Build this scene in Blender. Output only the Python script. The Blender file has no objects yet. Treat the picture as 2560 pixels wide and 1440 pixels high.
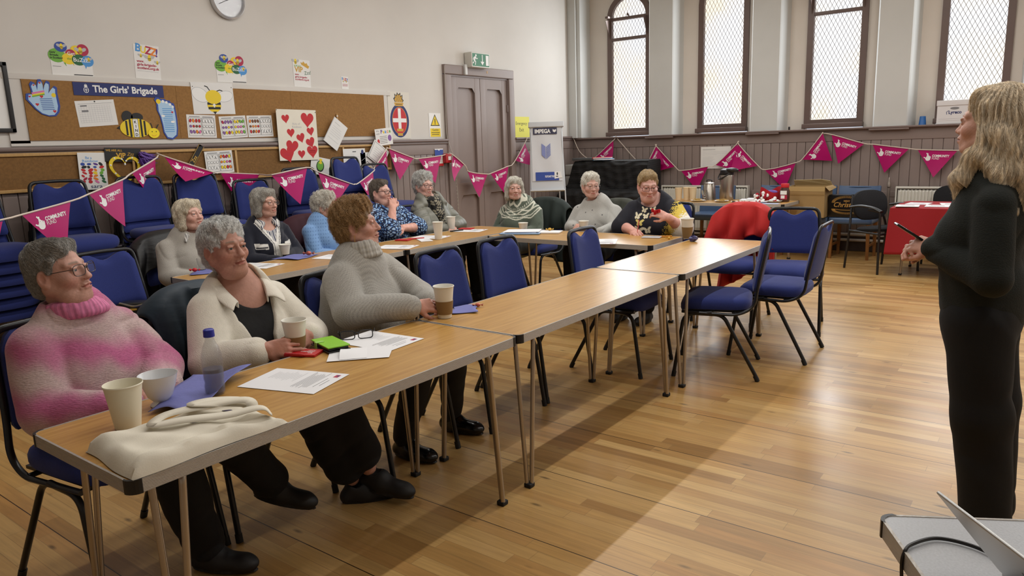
import bpy, bmesh, math, random
import numpy as np
from mathutils import Vector, Matrix
random.seed(7)
rng = np.random.default_rng(7)
S = bpy.context.scene
COL = S.collection
PI = math.pi

# ---------------------------------------------------------------- camera
cam_d = bpy.data.cameras.new('camera')
cam = bpy.data.objects.new('camera', cam_d)
COL.objects.link(cam)
S.camera = cam
cam_d.sensor_width = 36.0
cam_d.lens = 1826.38 / 2560 * 36.0
cam_d.clip_start = 0.05
_yaw, _pitch, _roll = -0.6508, 0.1925, -0.0341
_fw = Vector((math.sin(_yaw) * math.cos(_pitch), math.cos(_yaw) * math.cos(_pitch), -math.sin(_pitch)))
_rt = Vector((math.cos(_yaw), -math.sin(_yaw), 0))
_up = _rt.cross(_fw)
_r = _rt * math.cos(_roll) + _up * math.sin(_roll)
_u = -_rt * math.sin(_roll) + _up * math.cos(_roll)
cam.matrix_world = Matrix(((_r.x, _u.x, -_fw.x, 0), (_r.y, _u.y, -_fw.y, 0), (_r.z, _u.z, -_fw.z, 1.4533), (0, 0, 0, 1)))

# ---------------------------------------------------------------- world, exposure
W = bpy.data.worlds.new('world'); S.world = W
W.use_nodes = True
_bg = W.node_tree.nodes['Background']
_bg.inputs[0].default_value = (0.80, 0.88, 1.0, 1)
_bg.inputs[1].default_value = 1.0
S.view_settings.view_transform = 'Standard'
S.view_settings.look = 'None'
S.view_settings.gamma = 1.0
S.view_settings.use_curve_mapping = False
S.view_settings.exposure = -0.14
S.cycles.use_denoising = True
S.cycles.max_bounces = 6
S.cycles.diffuse_bounces = 4
S.cycles.glossy_bounces = 3
S.cycles.transmission_bounces = 6
S.cycles.transparent_max_bounces = 8
S.cycles.caustics_reflective = False
S.cycles.caustics_refractive = False

# ---------------------------------------------------------------- lamps: ceiling tubes running the length of the hall
def area(name, loc, rot, sx, sy, power, color=(1, 1, 1)):
    l = bpy.data.lights.new(name, 'AREA'); l.shape = 'RECTANGLE'; l.size = sx; l.size_y = sy
    l.energy = power; l.color = color
    o = bpy.data.objects.new(name, l); COL.objects.link(o); o.location = loc; o.rotation_euler = rot
    return o
TUBES = [(-3.75, 4.9, 7.4, 112), (-1.36, 4.9, 7.4, 84), (1.3, 4.9, 7.4, 84)]   # x, y centre, length, watts
TUBE_Z = 3.72
for _i, (_x, _y, _l, _p) in enumerate(TUBES):
    area('tube_light', (_x, _y, TUBE_Z - 0.075), (0, 0, 0), 0.05, _l, _p, (1.0, 0.985, 0.955))
# ================================================================ helpers
def lin(c):
    return tuple((x / 255 / 12.92) if x / 255 <= 0.04045 else ((x / 255 + 0.055) / 1.055) ** 2.4 for x in c)

MATS = {}
def M(name, rgb=None, rough=0.6, metal=0.0, noise=None, bump=None, spec=None, attr=False, emit=None, trans=0, ior=1.45, alpha=None, sheen=0, coat=0, sss=0):
    """rgb in 0-255 sRGB; noise=(scale, amount[, stretch xyz]); bump=(kind, scale, strength)"""
    if name in MATS: return MATS[name]
    m = bpy.data.materials.new(name); MATS[name] = m
    m.use_nodes = True
    nt = m.node_tree; N = nt.nodes; L = nt.links
    b = N['Principled BSDF']
    b.inputs['Roughness'].default_value = rough
    b.inputs['Metallic'].default_value = metal
    if spec is not None: b.inputs['Specular IOR Level'].default_value = spec
    if trans: b.inputs['Transmission Weight'].default_value = trans; b.inputs['IOR'].default_value = ior
    if sheen: b.inputs['Sheen Weight'].default_value = sheen; b.inputs['Sheen Roughness'].default_value = 0.4
    if coat: b.inputs['Coat Weight'].default_value = coat; b.inputs['Coat Roughness'].default_value = 0.15
    if alpha is not None: b.inputs['Alpha'].default_value = alpha
    if sss:
        b.inputs['Subsurface Weight'].default_value = sss
        b.inputs['Subsurface Radius'].default_value = (0.012, 0.005, 0.003); b.inputs['Subsurface Scale'].default_value = 1.0
    if attr:
        a = N.new('ShaderNodeAttribute'); a.attribute_name = 'Col'; src = a.outputs['Color']
    else:
        r = N.new('ShaderNodeRGB'); r.outputs[0].default_value = (*lin(rgb), 1); src = r.outputs[0]
    tc = None
    def coords(stretch):
        nonlocal tc
        if tc is None: tc = N.new('ShaderNodeTexCoord')
        mp = N.new('ShaderNodeMapping'); mp.inputs['Scale'].default_value = stretch
        L.new(tc.outputs['Object'], mp.inputs[0]); return mp.outputs[0]
    if noise:
        st = noise[2] if len(noise) > 2 else (1, 1, 1)
        n = N.new('ShaderNodeTexNoise'); n.inputs['Scale'].default_value = noise[0]; n.inputs['Detail'].default_value = 4
        L.new(coords(st), n.inputs[0])
        mr = N.new('ShaderNodeMapRange'); mr.inputs[1].default_value = 0.25; mr.inputs[2].default_value = 0.75
        mr.inputs[3].default_value = 1 - noise[1]; mr.inputs[4].default_value = 1 + noise[1]
        L.new(n.outputs[0], mr.inputs[0])
        mx = N.new('ShaderNodeVectorMath'); mx.operation = 'SCALE'
        L.new(src, mx.inputs[0]); L.new(mr.outputs[0], mx.inputs['Scale']); src = mx.outputs[0]
    L.new(src, b.inputs['Base Color'])
    if emit is not None:
        L.new(src, b.inputs['Emission Color']); b.inputs['Emission Strength'].default_value = emit
    if bump:
        kind, sc, stg = bump[:3]
        st = bump[3] if len(bump) > 3 else (1, 1, 1)
        if kind == 'noise':
            t = N.new('ShaderNodeTexNoise'); t.inputs['Scale'].default_value = sc; t.inputs['Detail'].default_value = 3; out = t.outputs[0]
        elif kind == 'voronoi':
            t = N.new('ShaderNodeTexVoronoi'); t.inputs['Scale'].default_value = sc; out = t.outputs[0]
        else:
            t = N.new('ShaderNodeTexWave'); t.inputs['Scale'].default_value = sc; t.inputs['Distortion'].default_value = 1.5
            t.inputs['Detail'].default_value = 2; t.bands_direction = kind; out = t.outputs[1]
        L.new(coords(st), t.inputs[0])
        bp = N.new('ShaderNodeBump'); bp.inputs['Strength'].default_value = stg; bp.inputs['Distance'].default_value = 0.004
        L.new(out, bp.inputs['Height']); L.new(bp.outputs[0], b.inputs['Normal'])
    return m

def tag(o, label=None, cat=None, group=None, kind=None):
    if label: o['label'] = label
    if cat: o['category'] = cat
    if group: o['group'] = group
    if kind: o['kind'] = kind
    return o

def thing(name, label, cat, loc=(0, 0, 0), rz=0.0, group=None, mat=None):
    o = bpy.data.objects.new(name, None); COL.objects.link(o)
    o.empty_display_size = 0.1
    if mat is not None: o.matrix_world = mat
    else: o.location = loc; o.rotation_euler = (0, 0, rz)
    return tag(o, label, cat, group)

def link(name, me, parent=None, mat=None, loc=None):
    o = bpy.data.objects.new(name, me); COL.objects.link(o)
    if parent is not None: o.parent = parent
    if mat is not None: o.matrix_world = mat
    elif loc is not None: o.location = loc
    return o

def dup(root, loc, rz=0, label=None, group=None, rot=None):
    r = root.copy(); COL.objects.link(r); r.location = loc
    r.rotation_euler = rot if rot else (0, 0, rz)
    if label: r['label'] = label
    if group: r['group'] = group
    for ch in list(root.children):
        c = ch.copy(); COL.objects.link(c); c.parent = r
        for g in list(ch.children):
            d = g.copy(); COL.objects.link(d); d.parent = c
    return r

class MB:
    """collects shapes, then builds ONE mesh object"""
    def __init__(s): s.v = []; s.f = []; s.mi = []; s.mats = []; s.sm = []
    def slot(s, m):
        if m is None: return 0
        if m not in s.mats: s.mats.append(m)
        return s.mats.index(m)
    def add(s, vs, fs, m=None, T=None, smooth=False):
        k = len(s.v); i = s.slot(m)
        for p in vs:
            p = Vector(p); s.v.append(tuple(T @ p) if T is not None else tuple(p))
        for f in fs: s.f.append([k + a for a in f]); s.mi.append(i); s.sm.append(smooth)
        return s
    def box(s, c, d, m=None, T=None, bev=0.0, rz=0.0):
        x, y, z = d[0] / 2, d[1] / 2, d[2] / 2
        if bev <= 0:
            vs = [(i * x, j * y, k * z) for i in (-1, 1) for j in (-1, 1) for k in (-1, 1)]
            fs = [(0, 1, 3, 2), (4, 6, 7, 5), (0, 4, 5, 1), (2, 3, 7, 6), (0, 2, 6, 4), (1, 5, 7, 3)]
            sm = False
        else:
            bm = bmesh.new(); bmesh.ops.create_cube(bm, size=1)
            for v in bm.verts: v.co = (v.co.x * d[0], v.co.y * d[1], v.co.z * d[2])
            bmesh.ops.bevel(bm, geom=bm.edges[:], offset=min(bev, min(d) * .48), segments=3, profile=0.6, affect='EDGES')
            bm.verts.index_update()
            vs = [tuple(v.co) for v in bm.verts]; fs = [[v.index for v in f.verts] for f in bm.faces]; bm.free(); sm = True
        R = Matrix.Translation(c) @ Matrix.Rotation(rz, 4, 'Z')
        if T is not None: R = T @ R
        return s.add(vs, fs, m, R, sm)
    def prism(s, pts, z0, z1, m=None, T=None, smooth=False):
        n = len(pts)
        vs = [(p[0], p[1], z0) for p in pts] + [(p[0], p[1], z1) for p in pts]
        fs = [list(range(n))[::-1], list(range(n, 2 * n))] + [(i, (i + 1) % n, n + (i + 1) % n, n + i) for i in range(n)]
        return s.add(vs, fs, m, T, smooth)
    def tube(s, pts, r, m=None, seg=10, T=None, closed=False, flat=1.0, caps=True):
        pts = [Vector(p) for p in pts]; n = len(pts)
        rs = r if isinstance(r, (list, tuple)) else [r] * n
        vs = []; prev = None
        for i, p in enumerate(pts):
            a = pts[(i - 1) % n] if (closed or i > 0) else p
            b = pts[(i + 1) % n] if (closed or i < n - 1) else p
            t = (b - a)
            t = t.normalized() if t.length > 1e-9 else Vector((0, 0, 1))
            if prev is None:
                u = t.cross(Vector((0, 0, 1)))
                if u.length < 0.2: u = t.cross(Vector((1, 0, 0)))
            else: u = prev - t * prev.dot(t)
            u.normalize(); prev = u; w = t.cross(u)
            for k in range(seg):
                an = 2 * PI * k / seg
                vs.append(p + u * (rs[i] * math.cos(an)) + w * (rs[i] * flat * math.sin(an)))
        fs = []
        for i in range(n if closed else n - 1):
            j = (i + 1) % n
            for k in range(seg):
                fs.append((i * seg + k, i * seg + (k + 1) % seg, j * seg + (k + 1) % seg, j * seg + k))
        if not closed and caps:
            fs.append(list(range(seg))[::-1]); fs.append([(n - 1) * seg + k for k in range(seg)])
        return s.add(vs, fs, m, T, True)
    def lathe(s, prof, m=None, seg=28, T=None, c=(0, 0, 0)):
        vs = []; n = len(prof)
        for r, z in prof:
            for k in range(seg):
                a = 2 * PI * k / seg; vs.append((c[0] + r * math.cos(a), c[1] + r * math.sin(a), c[2] + z))
        fs = [(i * seg + k, i * seg + (k + 1) % seg, (i + 1) * seg + (k + 1) % seg, (i + 1) * seg + k) for i in range(n - 1) for k in range(seg)]
        if prof[0][0] > 1e-6: fs.append(list(range(seg))[::-1])
        if prof[-1][0] > 1e-6: fs.append([(n - 1) * seg + k for k in range(seg)])
        return s.add(vs, fs, m, T, True)
    def ball(s, c, r, m=None, seg=14, T=None, R=None):
        r = r if isinstance(r, (tuple, list)) else (r, r, r)
        vs = []; nr = seg // 2 + 1
        for i in range(nr + 1):
            th = PI * i / nr
            for k in range(seg):
                a = 2 * PI * k / seg
                q = Vector((r[0] * math.sin(th) * math.cos(a), r[1] * math.sin(th) * math.sin(a), r[2] * math.cos(th)))
                if R is not None: q = R @ q
                vs.append(Vector(c) + q)
        fs = [(i * seg + k, (i + 1) * seg + k, (i + 1) * seg + (k + 1) % seg, i * seg + (k + 1) % seg) for i in range(nr) for k in range(seg)]
        return s.add(vs, fs, m, T, True)
    def grid(s, nu, nv, fn, m=None, T=None, smooth=True, closed_u=False):
        vs = [fn(i / (nu if closed_u else nu - 1), j / (nv - 1)) for i in range(nu) for j in range(nv)]
        fs = []
        for i in range(nu if closed_u else nu - 1):
            for j in range(nv - 1):
                a = i * nv + j; b = ((i + 1) % nu) * nv + j
                fs.append((a, b, b + 1, a + 1))
        return s.add(vs, fs, m, T, smooth)
    def build(s, name, parent=None, mat=None, loc=None, m=None):
        me = bpy.data.meshes.new(name); me.from_pydata(s.v, [], s.f)
        mats = s.mats or ([m] if m else [])
        for q in mats: me.materials.append(q)
        if len(s.mats) > 1: me.polygons.foreach_set('material_index', s.mi)
        me.polygons.foreach_set('use_smooth', s.sm)
        me.validate(clean_customdata=False)
        if any(s.sm): me.set_sharp_from_angle(angle=math.radians(42))
        me.update()
        return link(name, me, parent, mat, loc)

def fillet(pts, r, n=6):
    """polyline with rounded inner corners"""
    P = [Vector(p) for p in pts]; out = [P[0]]
    for i in range(1, len(P) - 1):
        a, b, c = P[i - 1], P[i], P[i + 1]
        d1 = (a - b); d2 = (c - b); rr = min(r, d1.length * .48, d2.length * .48)
        p1 = b + d1.normalized() * rr; p2 = b + d2.normalized() * rr
        for k in range(n + 1):
            t = k / n; out.append((1 - t) ** 2 * p1 + 2 * t * (1 - t) * b + t * t * p2)
    out.append(P[-1]); return out

def smooth_path(pts, n=8):
    """Catmull-Rom through the points"""
    P = [Vector(p) for p in pts]; P = [2 * P[0] - P[1]] + P + [2 * P[-1] - P[-2]]; out = []
    for i in range(1, len(P) - 2):
        for k in range(n):
            t = k / n
            out.append(0.5 * ((2 * P[i]) + (P[i + 1] - P[i - 1]) * t + (2 * P[i - 1] - 5 * P[i] + 4 * P[i + 1] - P[i + 2]) * t * t + (3 * P[i] - P[i - 1] - 3 * P[i + 1] + P[i + 2]) * t ** 3))
    out.append(P[-2]); return out

def struct(name, mb, m=None):
    o = mb.build(name, m=m); o['kind'] = 'structure'; return o

_tc = {}
def text_mesh(s, bold=0.0, shear=0.0):
    """outline letters of a string as (verts, faces), 1 unit high, starting at x=0"""
    k = (s, bold, shear)
    if k in _tc: return _tc[k]
    cu = bpy.data.curves.new('lettering', 'FONT'); cu.body = s; cu.offset = bold; cu.shear = shear; cu.resolution_u = 3
    o = bpy.data.objects.new('lettering', cu); COL.objects.link(o)
    dg = bpy.context.evaluated_depsgraph_get(); e = o.evaluated_get(dg); me = e.to_mesh()
    vs = [tuple(v.co) for v in me.vertices]; fs = [tuple(p.vertices) for p in me.polygons]
    e.to_mesh_clear(); bpy.data.objects.remove(o); bpy.data.curves.remove(cu)
    _tc[k] = (vs, fs); return _tc[k]

FA = lambda y, z, x=-6.25: Matrix(((0, 0, 1, x), (1, 0, 0, y), (0, 1, 0, z), (0, 0, 0, 1)))        # flat on the left wall
FB = lambda x, z, y=9.9: Matrix(((1, 0, 0, x), (0, 0, -1, y), (0, 1, 0, z), (0, 0, 0, 1)))          # flat on the window wall
def FT(x, y, z, a=0.0): return Matrix.Translation((x, y, z)) @ Matrix.Rotation(a, 4, 'Z')            # lying on a surface
def ROT(a): return Matrix.Rotation(a, 4, 'Z')

class Flat:
    """a sheet with what is printed on it, one mesh; X right, Y up, Z out of the sheet"""
    def __init__(s): s.mb = MB(); s.z = 0.0012; s.hold = False
    def sheet(s, pts, m, t=0.001, curl=0.0):
        if len(pts) == 2: w, h = pts; pts = [(-w / 2, -h / 2), (w / 2, -h / 2), (w / 2, h / 2), (-w / 2, h / 2)]
        s.mb.prism(pts, 0, t, m); s.z = t + 0.0003; return s
    def poly(s, pts, m, up=0.0):
        s.z += 0.0 if s.hold else 0.00004
        s.mb.add([(p[0], p[1], s.z + up) for p in pts], [list(range(len(pts)))], m); return s
    def rect(s, x, y, w, h, m, rot=0.0):
        c, q = math.cos(rot), math.sin(rot)
        return s.poly([(x + c * a - q * b, y + q * a + c * b) for a, b in ((-w / 2, -h / 2), (w / 2, -h / 2), (w / 2, h / 2), (-w / 2, h / 2))], m)
    def ell(s, x, y, rx, ry, m, rot=0.0, n=20):
        c, q = math.cos(rot), math.sin(rot)
        return s.poly([(x + c * rx * math.cos(t) - q * ry * math.sin(t), y + q * rx * math.cos(t) + c * ry * math.sin(t)) for t in [2 * PI * k / n for k in range(n)]], m)
    def line(s, pts, w, m):
        for a, b in zip(pts[:-1], pts[1:]):
            d = math.hypot(b[0] - a[0], b[1] - a[1])
            s.rect((a[0] + b[0]) / 2, (a[1] + b[1]) / 2, d + w * .5, w, m, math.atan2(b[1] - a[1], b[0] - a[0]))
        return s
    def text(s, t, x, y, h, m, bold=0.02, rot=0.0, align='l', sx=1.0, width=None, shear=0.0):
        vs, fs = text_mesh(t, bold, shear)
        if not vs: return s
        s.z += 0.0 if s.hold else 0.00004
        x1 = max(v[0] for v in vs); k = h / 0.70
        kx = k * sx if width is None else width / x1
        off = {'l': 0, 'c': -x1 * kx / 2, 'r': -x1 * kx}[align]
        c, q = math.cos(rot), math.sin(rot)
        out = []
        for v in vs:
            a, b = v[0] * kx + off, v[1] * k
            out.append((x + c * a - q * b, y + q * a + c * b, s.z))
        s.mb.add(out, fs, m); return s
    def lines(s, x, y, w, n, gap, m, th=0.0022, seed=1):
        r = random.Random(seed)
        for i in range(n): ww = w * r.uniform(.55, 1); s.rect(x + ww / 2, y - i * gap, ww, th, m)
        return s
    def heart(s, x, y, r, m, rot=0.0):
        pts = []
        for k in range(32):
            t = 2 * PI * k / 32
            a = 16 * math.sin(t) ** 3 / 16; b = (13 * math.cos(t) - 5 * math.cos(2 * t) - 2 * math.cos(3 * t) - math.cos(4 * t)) / 15
            c, q = math.cos(rot), math.sin(rot); pts.append((x + r * (c * a - q * b), y + r * (q * a + c * b)))
        return s.poly(pts, m)
    def build(s, name, label, cat, mat, group=None):
        o = s.mb.build(name, mat=mat); return tag(o, label, cat, group)
# ================================================================ the hall
XA, YB, XR, YN, ZC = -6.25, 9.9, 3.4, -3.2, 4.9     # left wall, window wall, right wall, wall behind, ceiling
RAIL = 1.53

def floor_mat():
    m = bpy.data.materials.new('maple_boards'); m.use_nodes = True
    nt = m.node_tree; N = nt.nodes; L = nt.links; b = N['Principled BSDF']
    tc = N.new('ShaderNodeTexCoord')
    def brick(w, h, off):
        t = N.new('ShaderNodeTexBrick'); t.inputs['Scale'].default_value = 1; t.inputs['Mortar Size'].default_value = 0.0009
        t.inputs['Mortar Smooth'].default_value = 0.1; t.inputs['Bias'].default_value = 0.0
        t.inputs['Brick Width'].default_value = w; t.inputs['Row Height'].default_value = h
        t.offset = off; t.offset_frequency = 2; t.squash = 1.4; t.squash_frequency = 3
        t.inputs['Color1'].default_value = (0, 0, 0, 1); t.inputs['Color2'].default_value = (1, 1, 1, 1); t.inputs['Mortar'].default_value = (.5, .5, .5, 1)
        L.new(tc.outputs['Object'], t.inputs[0]); return t
    t1 = brick(0.74, 0.0635, 0.37)
    ramp = N.new('ShaderNodeValToRGB'); e = ramp.color_ramp.elements
    e[0].position = 0.0; e[0].color = (*lin((158, 118, 66)), 1)
    e[1].position = 1.0; e[1].color = (*lin((204, 167, 108)), 1)
    for p, c in ((0.25, (186, 145, 86)), (0.55, (195, 157, 98)), (0.8, (176, 131, 74))):
        k = e.new(p); k.color = (*lin(c), 1)
    L.new(t1.outputs['Color'], ramp.inputs[0])
    mp = N.new('ShaderNodeMapping'); mp.inputs['Scale'].default_value = (1.6, 26, 1); L.new(tc.outputs['Object'], mp.inputs[0])
    n = N.new('ShaderNodeTexNoise'); n.inputs['Scale'].default_value = 2.2; n.inputs['Detail'].default_value = 6; n.inputs['Distortion'].default_value = 0.6
    L.new(mp.outputs[0], n.inputs[0])
    g = N.new('ShaderNodeMapRange'); g.inputs[1].default_value = .3; g.inputs[2].default_value = .75; g.inputs[3].default_value = .84; g.inputs[4].default_value = 1.12
    L.new(n.outputs[0], g.inputs[0])
    n2 = N.new('ShaderNodeTexNoise'); n2.inputs['Scale'].default_value = 1.1; n2.inputs['Detail'].default_value = 3; L.new(tc.outputs['Object'], n2.inputs[0])
    g2 = N.new('ShaderNodeMapRange'); g2.inputs[1].default_value = .3; g2.inputs[2].default_value = .7; g2.inputs[3].default_value = .86; g2.inputs[4].default_value = 1.1
    L.new(n2.outputs[0], g2.inputs[0])
    mp3 = N.new('ShaderNodeMapping'); mp3.inputs['Scale'].default_value = (2.4, 7, 1); L.new(tc.outputs['Object'], mp3.inputs[0])
    v = N.new('ShaderNodeTexVoronoi'); v.inputs['Scale'].default_value = 1.3; L.new(mp3.outputs[0], v.inputs[0])
    kn = N.new('ShaderNodeMapRange'); kn.inputs[1].default_value = .03; kn.inputs[2].default_value = .11; kn.inputs[3].default_value = .38; kn.inputs[4].default_value = 1.0
    L.new(v.outputs['Distance'], kn.inputs[0])
    mul = N.new('ShaderNodeMath'); mul.operation = 'MULTIPLY'; L.new(g.outputs[0], mul.inputs[0]); L.new(g2.outputs[0], mul.inputs[1])
    mul2 = N.new('ShaderNodeMath'); mul2.operation = 'MULTIPLY'; L.new(mul.outputs[0], mul2.inputs[0]); L.new(kn.outputs[0], mul2.inputs[1])
    sc = N.new('ShaderNodeVectorMath'); sc.operation = 'SCALE'; L.new(ramp.outputs[0], sc.inputs[0]); L.new(mul2.outputs[0], sc.inputs['Scale'])
    # seams: thin between strips, a wider dark one every eighth row
    t2 = brick(40.0, 0.508, 0.0); t2.inputs['Mortar Size'].default_value = 0.0022
    mxs = N.new('ShaderNodeMath'); mxs.operation = 'MULTIPLY'; mxs.inputs[1].default_value = 0.45; L.new(t1.outputs['Fac'], mxs.inputs[0])
    mxx = N.new('ShaderNodeMath'); mxx.operation = 'MAXIMUM'; L.new(mxs.outputs[0], mxx.inputs[0]); L.new(t2.outputs['Fac'], mxx.inputs[1])
    mix = N.new('ShaderNodeMix'); mix.data_type = 'RGBA'
    L.new(mxx.outputs[0], mix.inputs['Factor']); L.new(sc.outputs[0], mix.inputs['A']); mix.inputs['B'].default_value = (*lin((52, 36, 20)), 1)
    L.new(mix.outputs['Result'], b.inputs['Base Color'])
    r = N.new('ShaderNodeMapRange'); r.inputs[1].default_value = .3; r.inputs[2].default_value = .7; r.inputs[3].default_value = .26; r.inputs[4].default_value = .42
    L.new(n2.outputs[0], r.inputs[0]); L.new(r.outputs[0], b.inputs['Roughness'])
    bp = N.new('ShaderNodeBump'); bp.inputs['Strength'].default_value = 0.25; bp.inputs['Distance'].default_value = 0.002
    inv = N.new('ShaderNodeMath'); inv.operation = 'SUBTRACT'; inv.inputs[0].default_value = 1; L.new(mxx.outputs[0], inv.inputs[1])
    L.new(inv.outputs[0], bp.inputs['Height']); L.new(bp.outputs[0], b.inputs['Normal'])
    return m

plaster = M('cream_plaster', (216, 212, 206), .85, noise=(1.4, .05), bump=('noise', 9, .12))
plasterB = M('grey_plaster', (206, 208, 206), .85, noise=(1.7, .05), bump=('noise', 14, .15))
reveal = M('pale_plaster', (220, 213, 204), .85, noise=(1.4, .05), bump=('noise', 9, .12))
taupe = M('taupe_paint', (138, 123, 117), .42, noise=(3, .06))
taupeD = M('taupe_rail', (118, 102, 97), .35, noise=(3, .06))
white_trim = M('white_gloss', (226, 224, 218), .5)

mb = MB(); mb.box(((XA + XR) / 2, (YN + YB) / 2 + .2, -.05), (XR - XA + 1, YB - YN + 1, .1)); struct('floor', mb, floor_mat())
mb = MB(); mb.box(((XA + XR) / 2, (YN + YB) / 2 + .2, ZC + .05), (XR - XA + 1, YB - YN + 1, .1)); struct('ceiling', mb, M('ceiling_white', (222, 220, 214), .9))
mb = MB(); mb.box((XR + .1, (YN + YB) / 2, ZC / 2), (.2, YB - YN, ZC)); struct('wall_right', mb, plaster)
mb = MB(); mb.box(((XA + XR) / 2, YN - .1, ZC / 2), (XR - XA + .4, .2, ZC)); struct('wall_behind', mb, plaster)
mb = MB()
mb.box((XA - .1, (YN + 6.94) / 2, ZC / 2), (.2, 6.94 - YN, ZC)); mb.box((XA - .1, (8.355 + YB + .4) / 2, ZC / 2), (.2, YB + .4 - 8.355, ZC))
mb.box((XA - .1, 7.6475, (2.46 + ZC) / 2), (.2, 1.415, ZC - 2.46)); struct('wall_left', mb, plaster)

# left wall: boarded dado with its rail
def dadoA(y0, y1):
    mb = MB(); mb.box((XA + .006, (y0 + y1) / 2, .77), (.012, y1 - y0, 1.48), taupe)
    y = y0
    while y < y1 - .02:
        w = min(.105, y1 - y); mb.box((XA + .017, y + w / 2, .70), (.012, w - .006, 1.36), taupe, bev=.003); y += .105
    mb.box((XA + .02, (y0 + y1) / 2, 1.445), (.02, y1 - y0, .13), taupe, bev=.004)
    return mb
struct('trim_1', dadoA(YN, 6.94)); struct('trim_2', dadoA(8.355, YB - .02))
def railA(y0, y1):
    mb = MB(); mb.box((XA + .03, (y0 + y1) / 2, 1.545), (.06, y1 - y0, .035), taupeD, bev=.012)
    mb.box((XA + .022, (y0 + y1) / 2, 1.515), (.044, y1 - y0, .03), taupeD, bev=.008); return mb
struct('trim_3', railA(YN, 6.945)); struct('trim_4', railA(8.35, YB - .03))
mb = MB(); mb.box((XA + .045, (YN + 6.94) / 2, .09), (.025, 6.94 - YN, .18), taupeD, bev=.008); struct('baseboard_left', mb)
# the white painted batten above the corkboards
mb = MB(); mb.box((XA + .008, 4.1, 2.077), (.016, 3.86, .045), plaster, bev=.003); mb.box((XA + .006, 4.1, 1.59), (.012, 3.86, .04), plaster)
mb.box((XA + .006, 2.235, 1.83), (.012, .13, .48), plaster); mb.box((XA + .006, 5.95, 1.83), (.012, .05, .46), plaster); struct('trim_5', mb)

# window wall
ZS = RAIL
PIL = [-6.60, -4.755, -3.275, -1.765, -.27, 1.22, 2.71]      # pier centres
WIN = [-5.375, -3.93, -2.465, -.97, .50, 1.97]
D = 0.24
mb = MB(); mb.box(((XA + XR) / 2, YB + D + .06, ZS / 2), (XR - XA + 1, .12, ZS))
WZ0, WZ1 = ZS + .02, 3.60       # sill of frame, crown of the arch
WW = 0.355                      # half width of the opening
xs = [XA - .3] + [v for c in WIN for v in (c - WW, c + WW)] + [XR + .3]
for i in range(0, len(xs), 2): mb.box(((xs[i] + xs[i + 1]) / 2, YB + D + .06, (ZS + ZC) / 2), (xs[i + 1] - xs[i], .12, ZC - ZS))
for c in WIN:
    pts = [(c - WW, ZC), (c - WW, WZ1 - .33)] + [(c - WW * math.cos(t), WZ1 - .33 + .33 * math.sin(t)) for t in [PI * k / 14 for k in range(1, 14)]] + [(c + WW, WZ1 - .33), (c + WW, ZC)]
    mb.prism(pts, 0, .12, T=Matrix(((1, 0, 0, 0), (0, 0, 1, YB + D), (0, 1, 0, 0), (0, 0, 0, 1))))
struct('wall_back', mb, reveal)
for i, c in enumerate(PIL[1:]):                             # piers between the windows
    mb = MB(); w = .19
    pts = [(c - w - .05, YB + D + .01), (c - w, YB + .02), (c - w + .014, YB), (c + w - .014, YB), (c + w, YB + .02), (c + w + .05, YB + D + .01)]
    mb.prism(pts, ZS - .005, ZC, plasterB); struct('wall_pier_%d' % (i + 1), mb)
mb = MB(); mb.box((XA + .07, YB + .07, ZS + 1.7), (.14, .34, 3.4), plasterB, bev=.01); mb.box((XA + .165, YB + .09, ZS + 1.7), (.07, .30, 3.4), plasterB, bev=.01); struct('wall_corner_casing', mb)
mb = MB(); x = XA
mb.box(((XA + XR) / 2, YB + .05, .77), (XR - XA, .06, 1.5), taupe)
while x < XR:
    mb.box((x + .055, YB + .014, .76), (.104, .014, 1.22), taupe, bev=.003); x += .11
mb.box(((XA + XR) / 2, YB + .012, 1.44), (XR - XA, .024, .14), taupe, bev=.004)
mb.box(((XA + XR) / 2, YB + .010, .72), (XR - XA, .016, .07), taupe, bev=.004)
struct('trim_6', mb)
mb = MB(); mb.box(((XA + XR) / 2, YB + .10, ZS - .012), (XR - XA, .31, .026), taupeD, bev=.01)
for c in PIL[1:]: mb.box((c, YB - .01, ZS - .035), (.44, .10, .022), taupeD, bev=.008)
struct('trim_7', mb)
mb = MB(); mb.box(((XA + XR) / 2, YB - .005, .10), (XR - XA, .03, .2), M('dark_skirting', (70, 58, 53), .5), bev=.008); struct('baseboard_back', mb)

brownwin = M('brown_window_paint', (104, 86, 80), .4, noise=(4, .07))
def glass_mat():
    m = bpy.data.materials.new('obscured_daylight_glass'); m.use_nodes = True
    nt = m.node_tree; N = nt.nodes; L = nt.links; b = N['Principled BSDF']
    tc = N.new('ShaderNodeTexCoord'); n = N.new('ShaderNodeTexNoise'); n.inputs['Scale'].default_value = 1.7; L.new(tc.outputs['Object'], n.inputs[0])
    mix = N.new('ShaderNodeMix'); mix.data_type = 'RGBA'; mix.inputs['A'].default_value = (*lin((255, 242, 221)), 1); mix.inputs['B'].default_value = (*lin((244, 248, 255)), 1)
    mr = N.new('ShaderNodeMapRange'); mr.inputs[1].default_value = .35; mr.inputs[2].default_value = .6; L.new(n.outputs[0], mr.inputs[0]); L.new(mr.outputs[0], mix.inputs['Factor'])
    b.inputs['Base Color'].default_value = (.5, .5, .5, 1); b.inputs['Roughness'].default_value = .3
    L.new(mix.outputs['Result'], b.inputs['Emission Color']); b.inputs['Emission Strength'].default_value = 1.12
    return m
GL = glass_mat()
wire = M('guard_wire', (120, 112, 102), .5, metal=.4)
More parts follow.
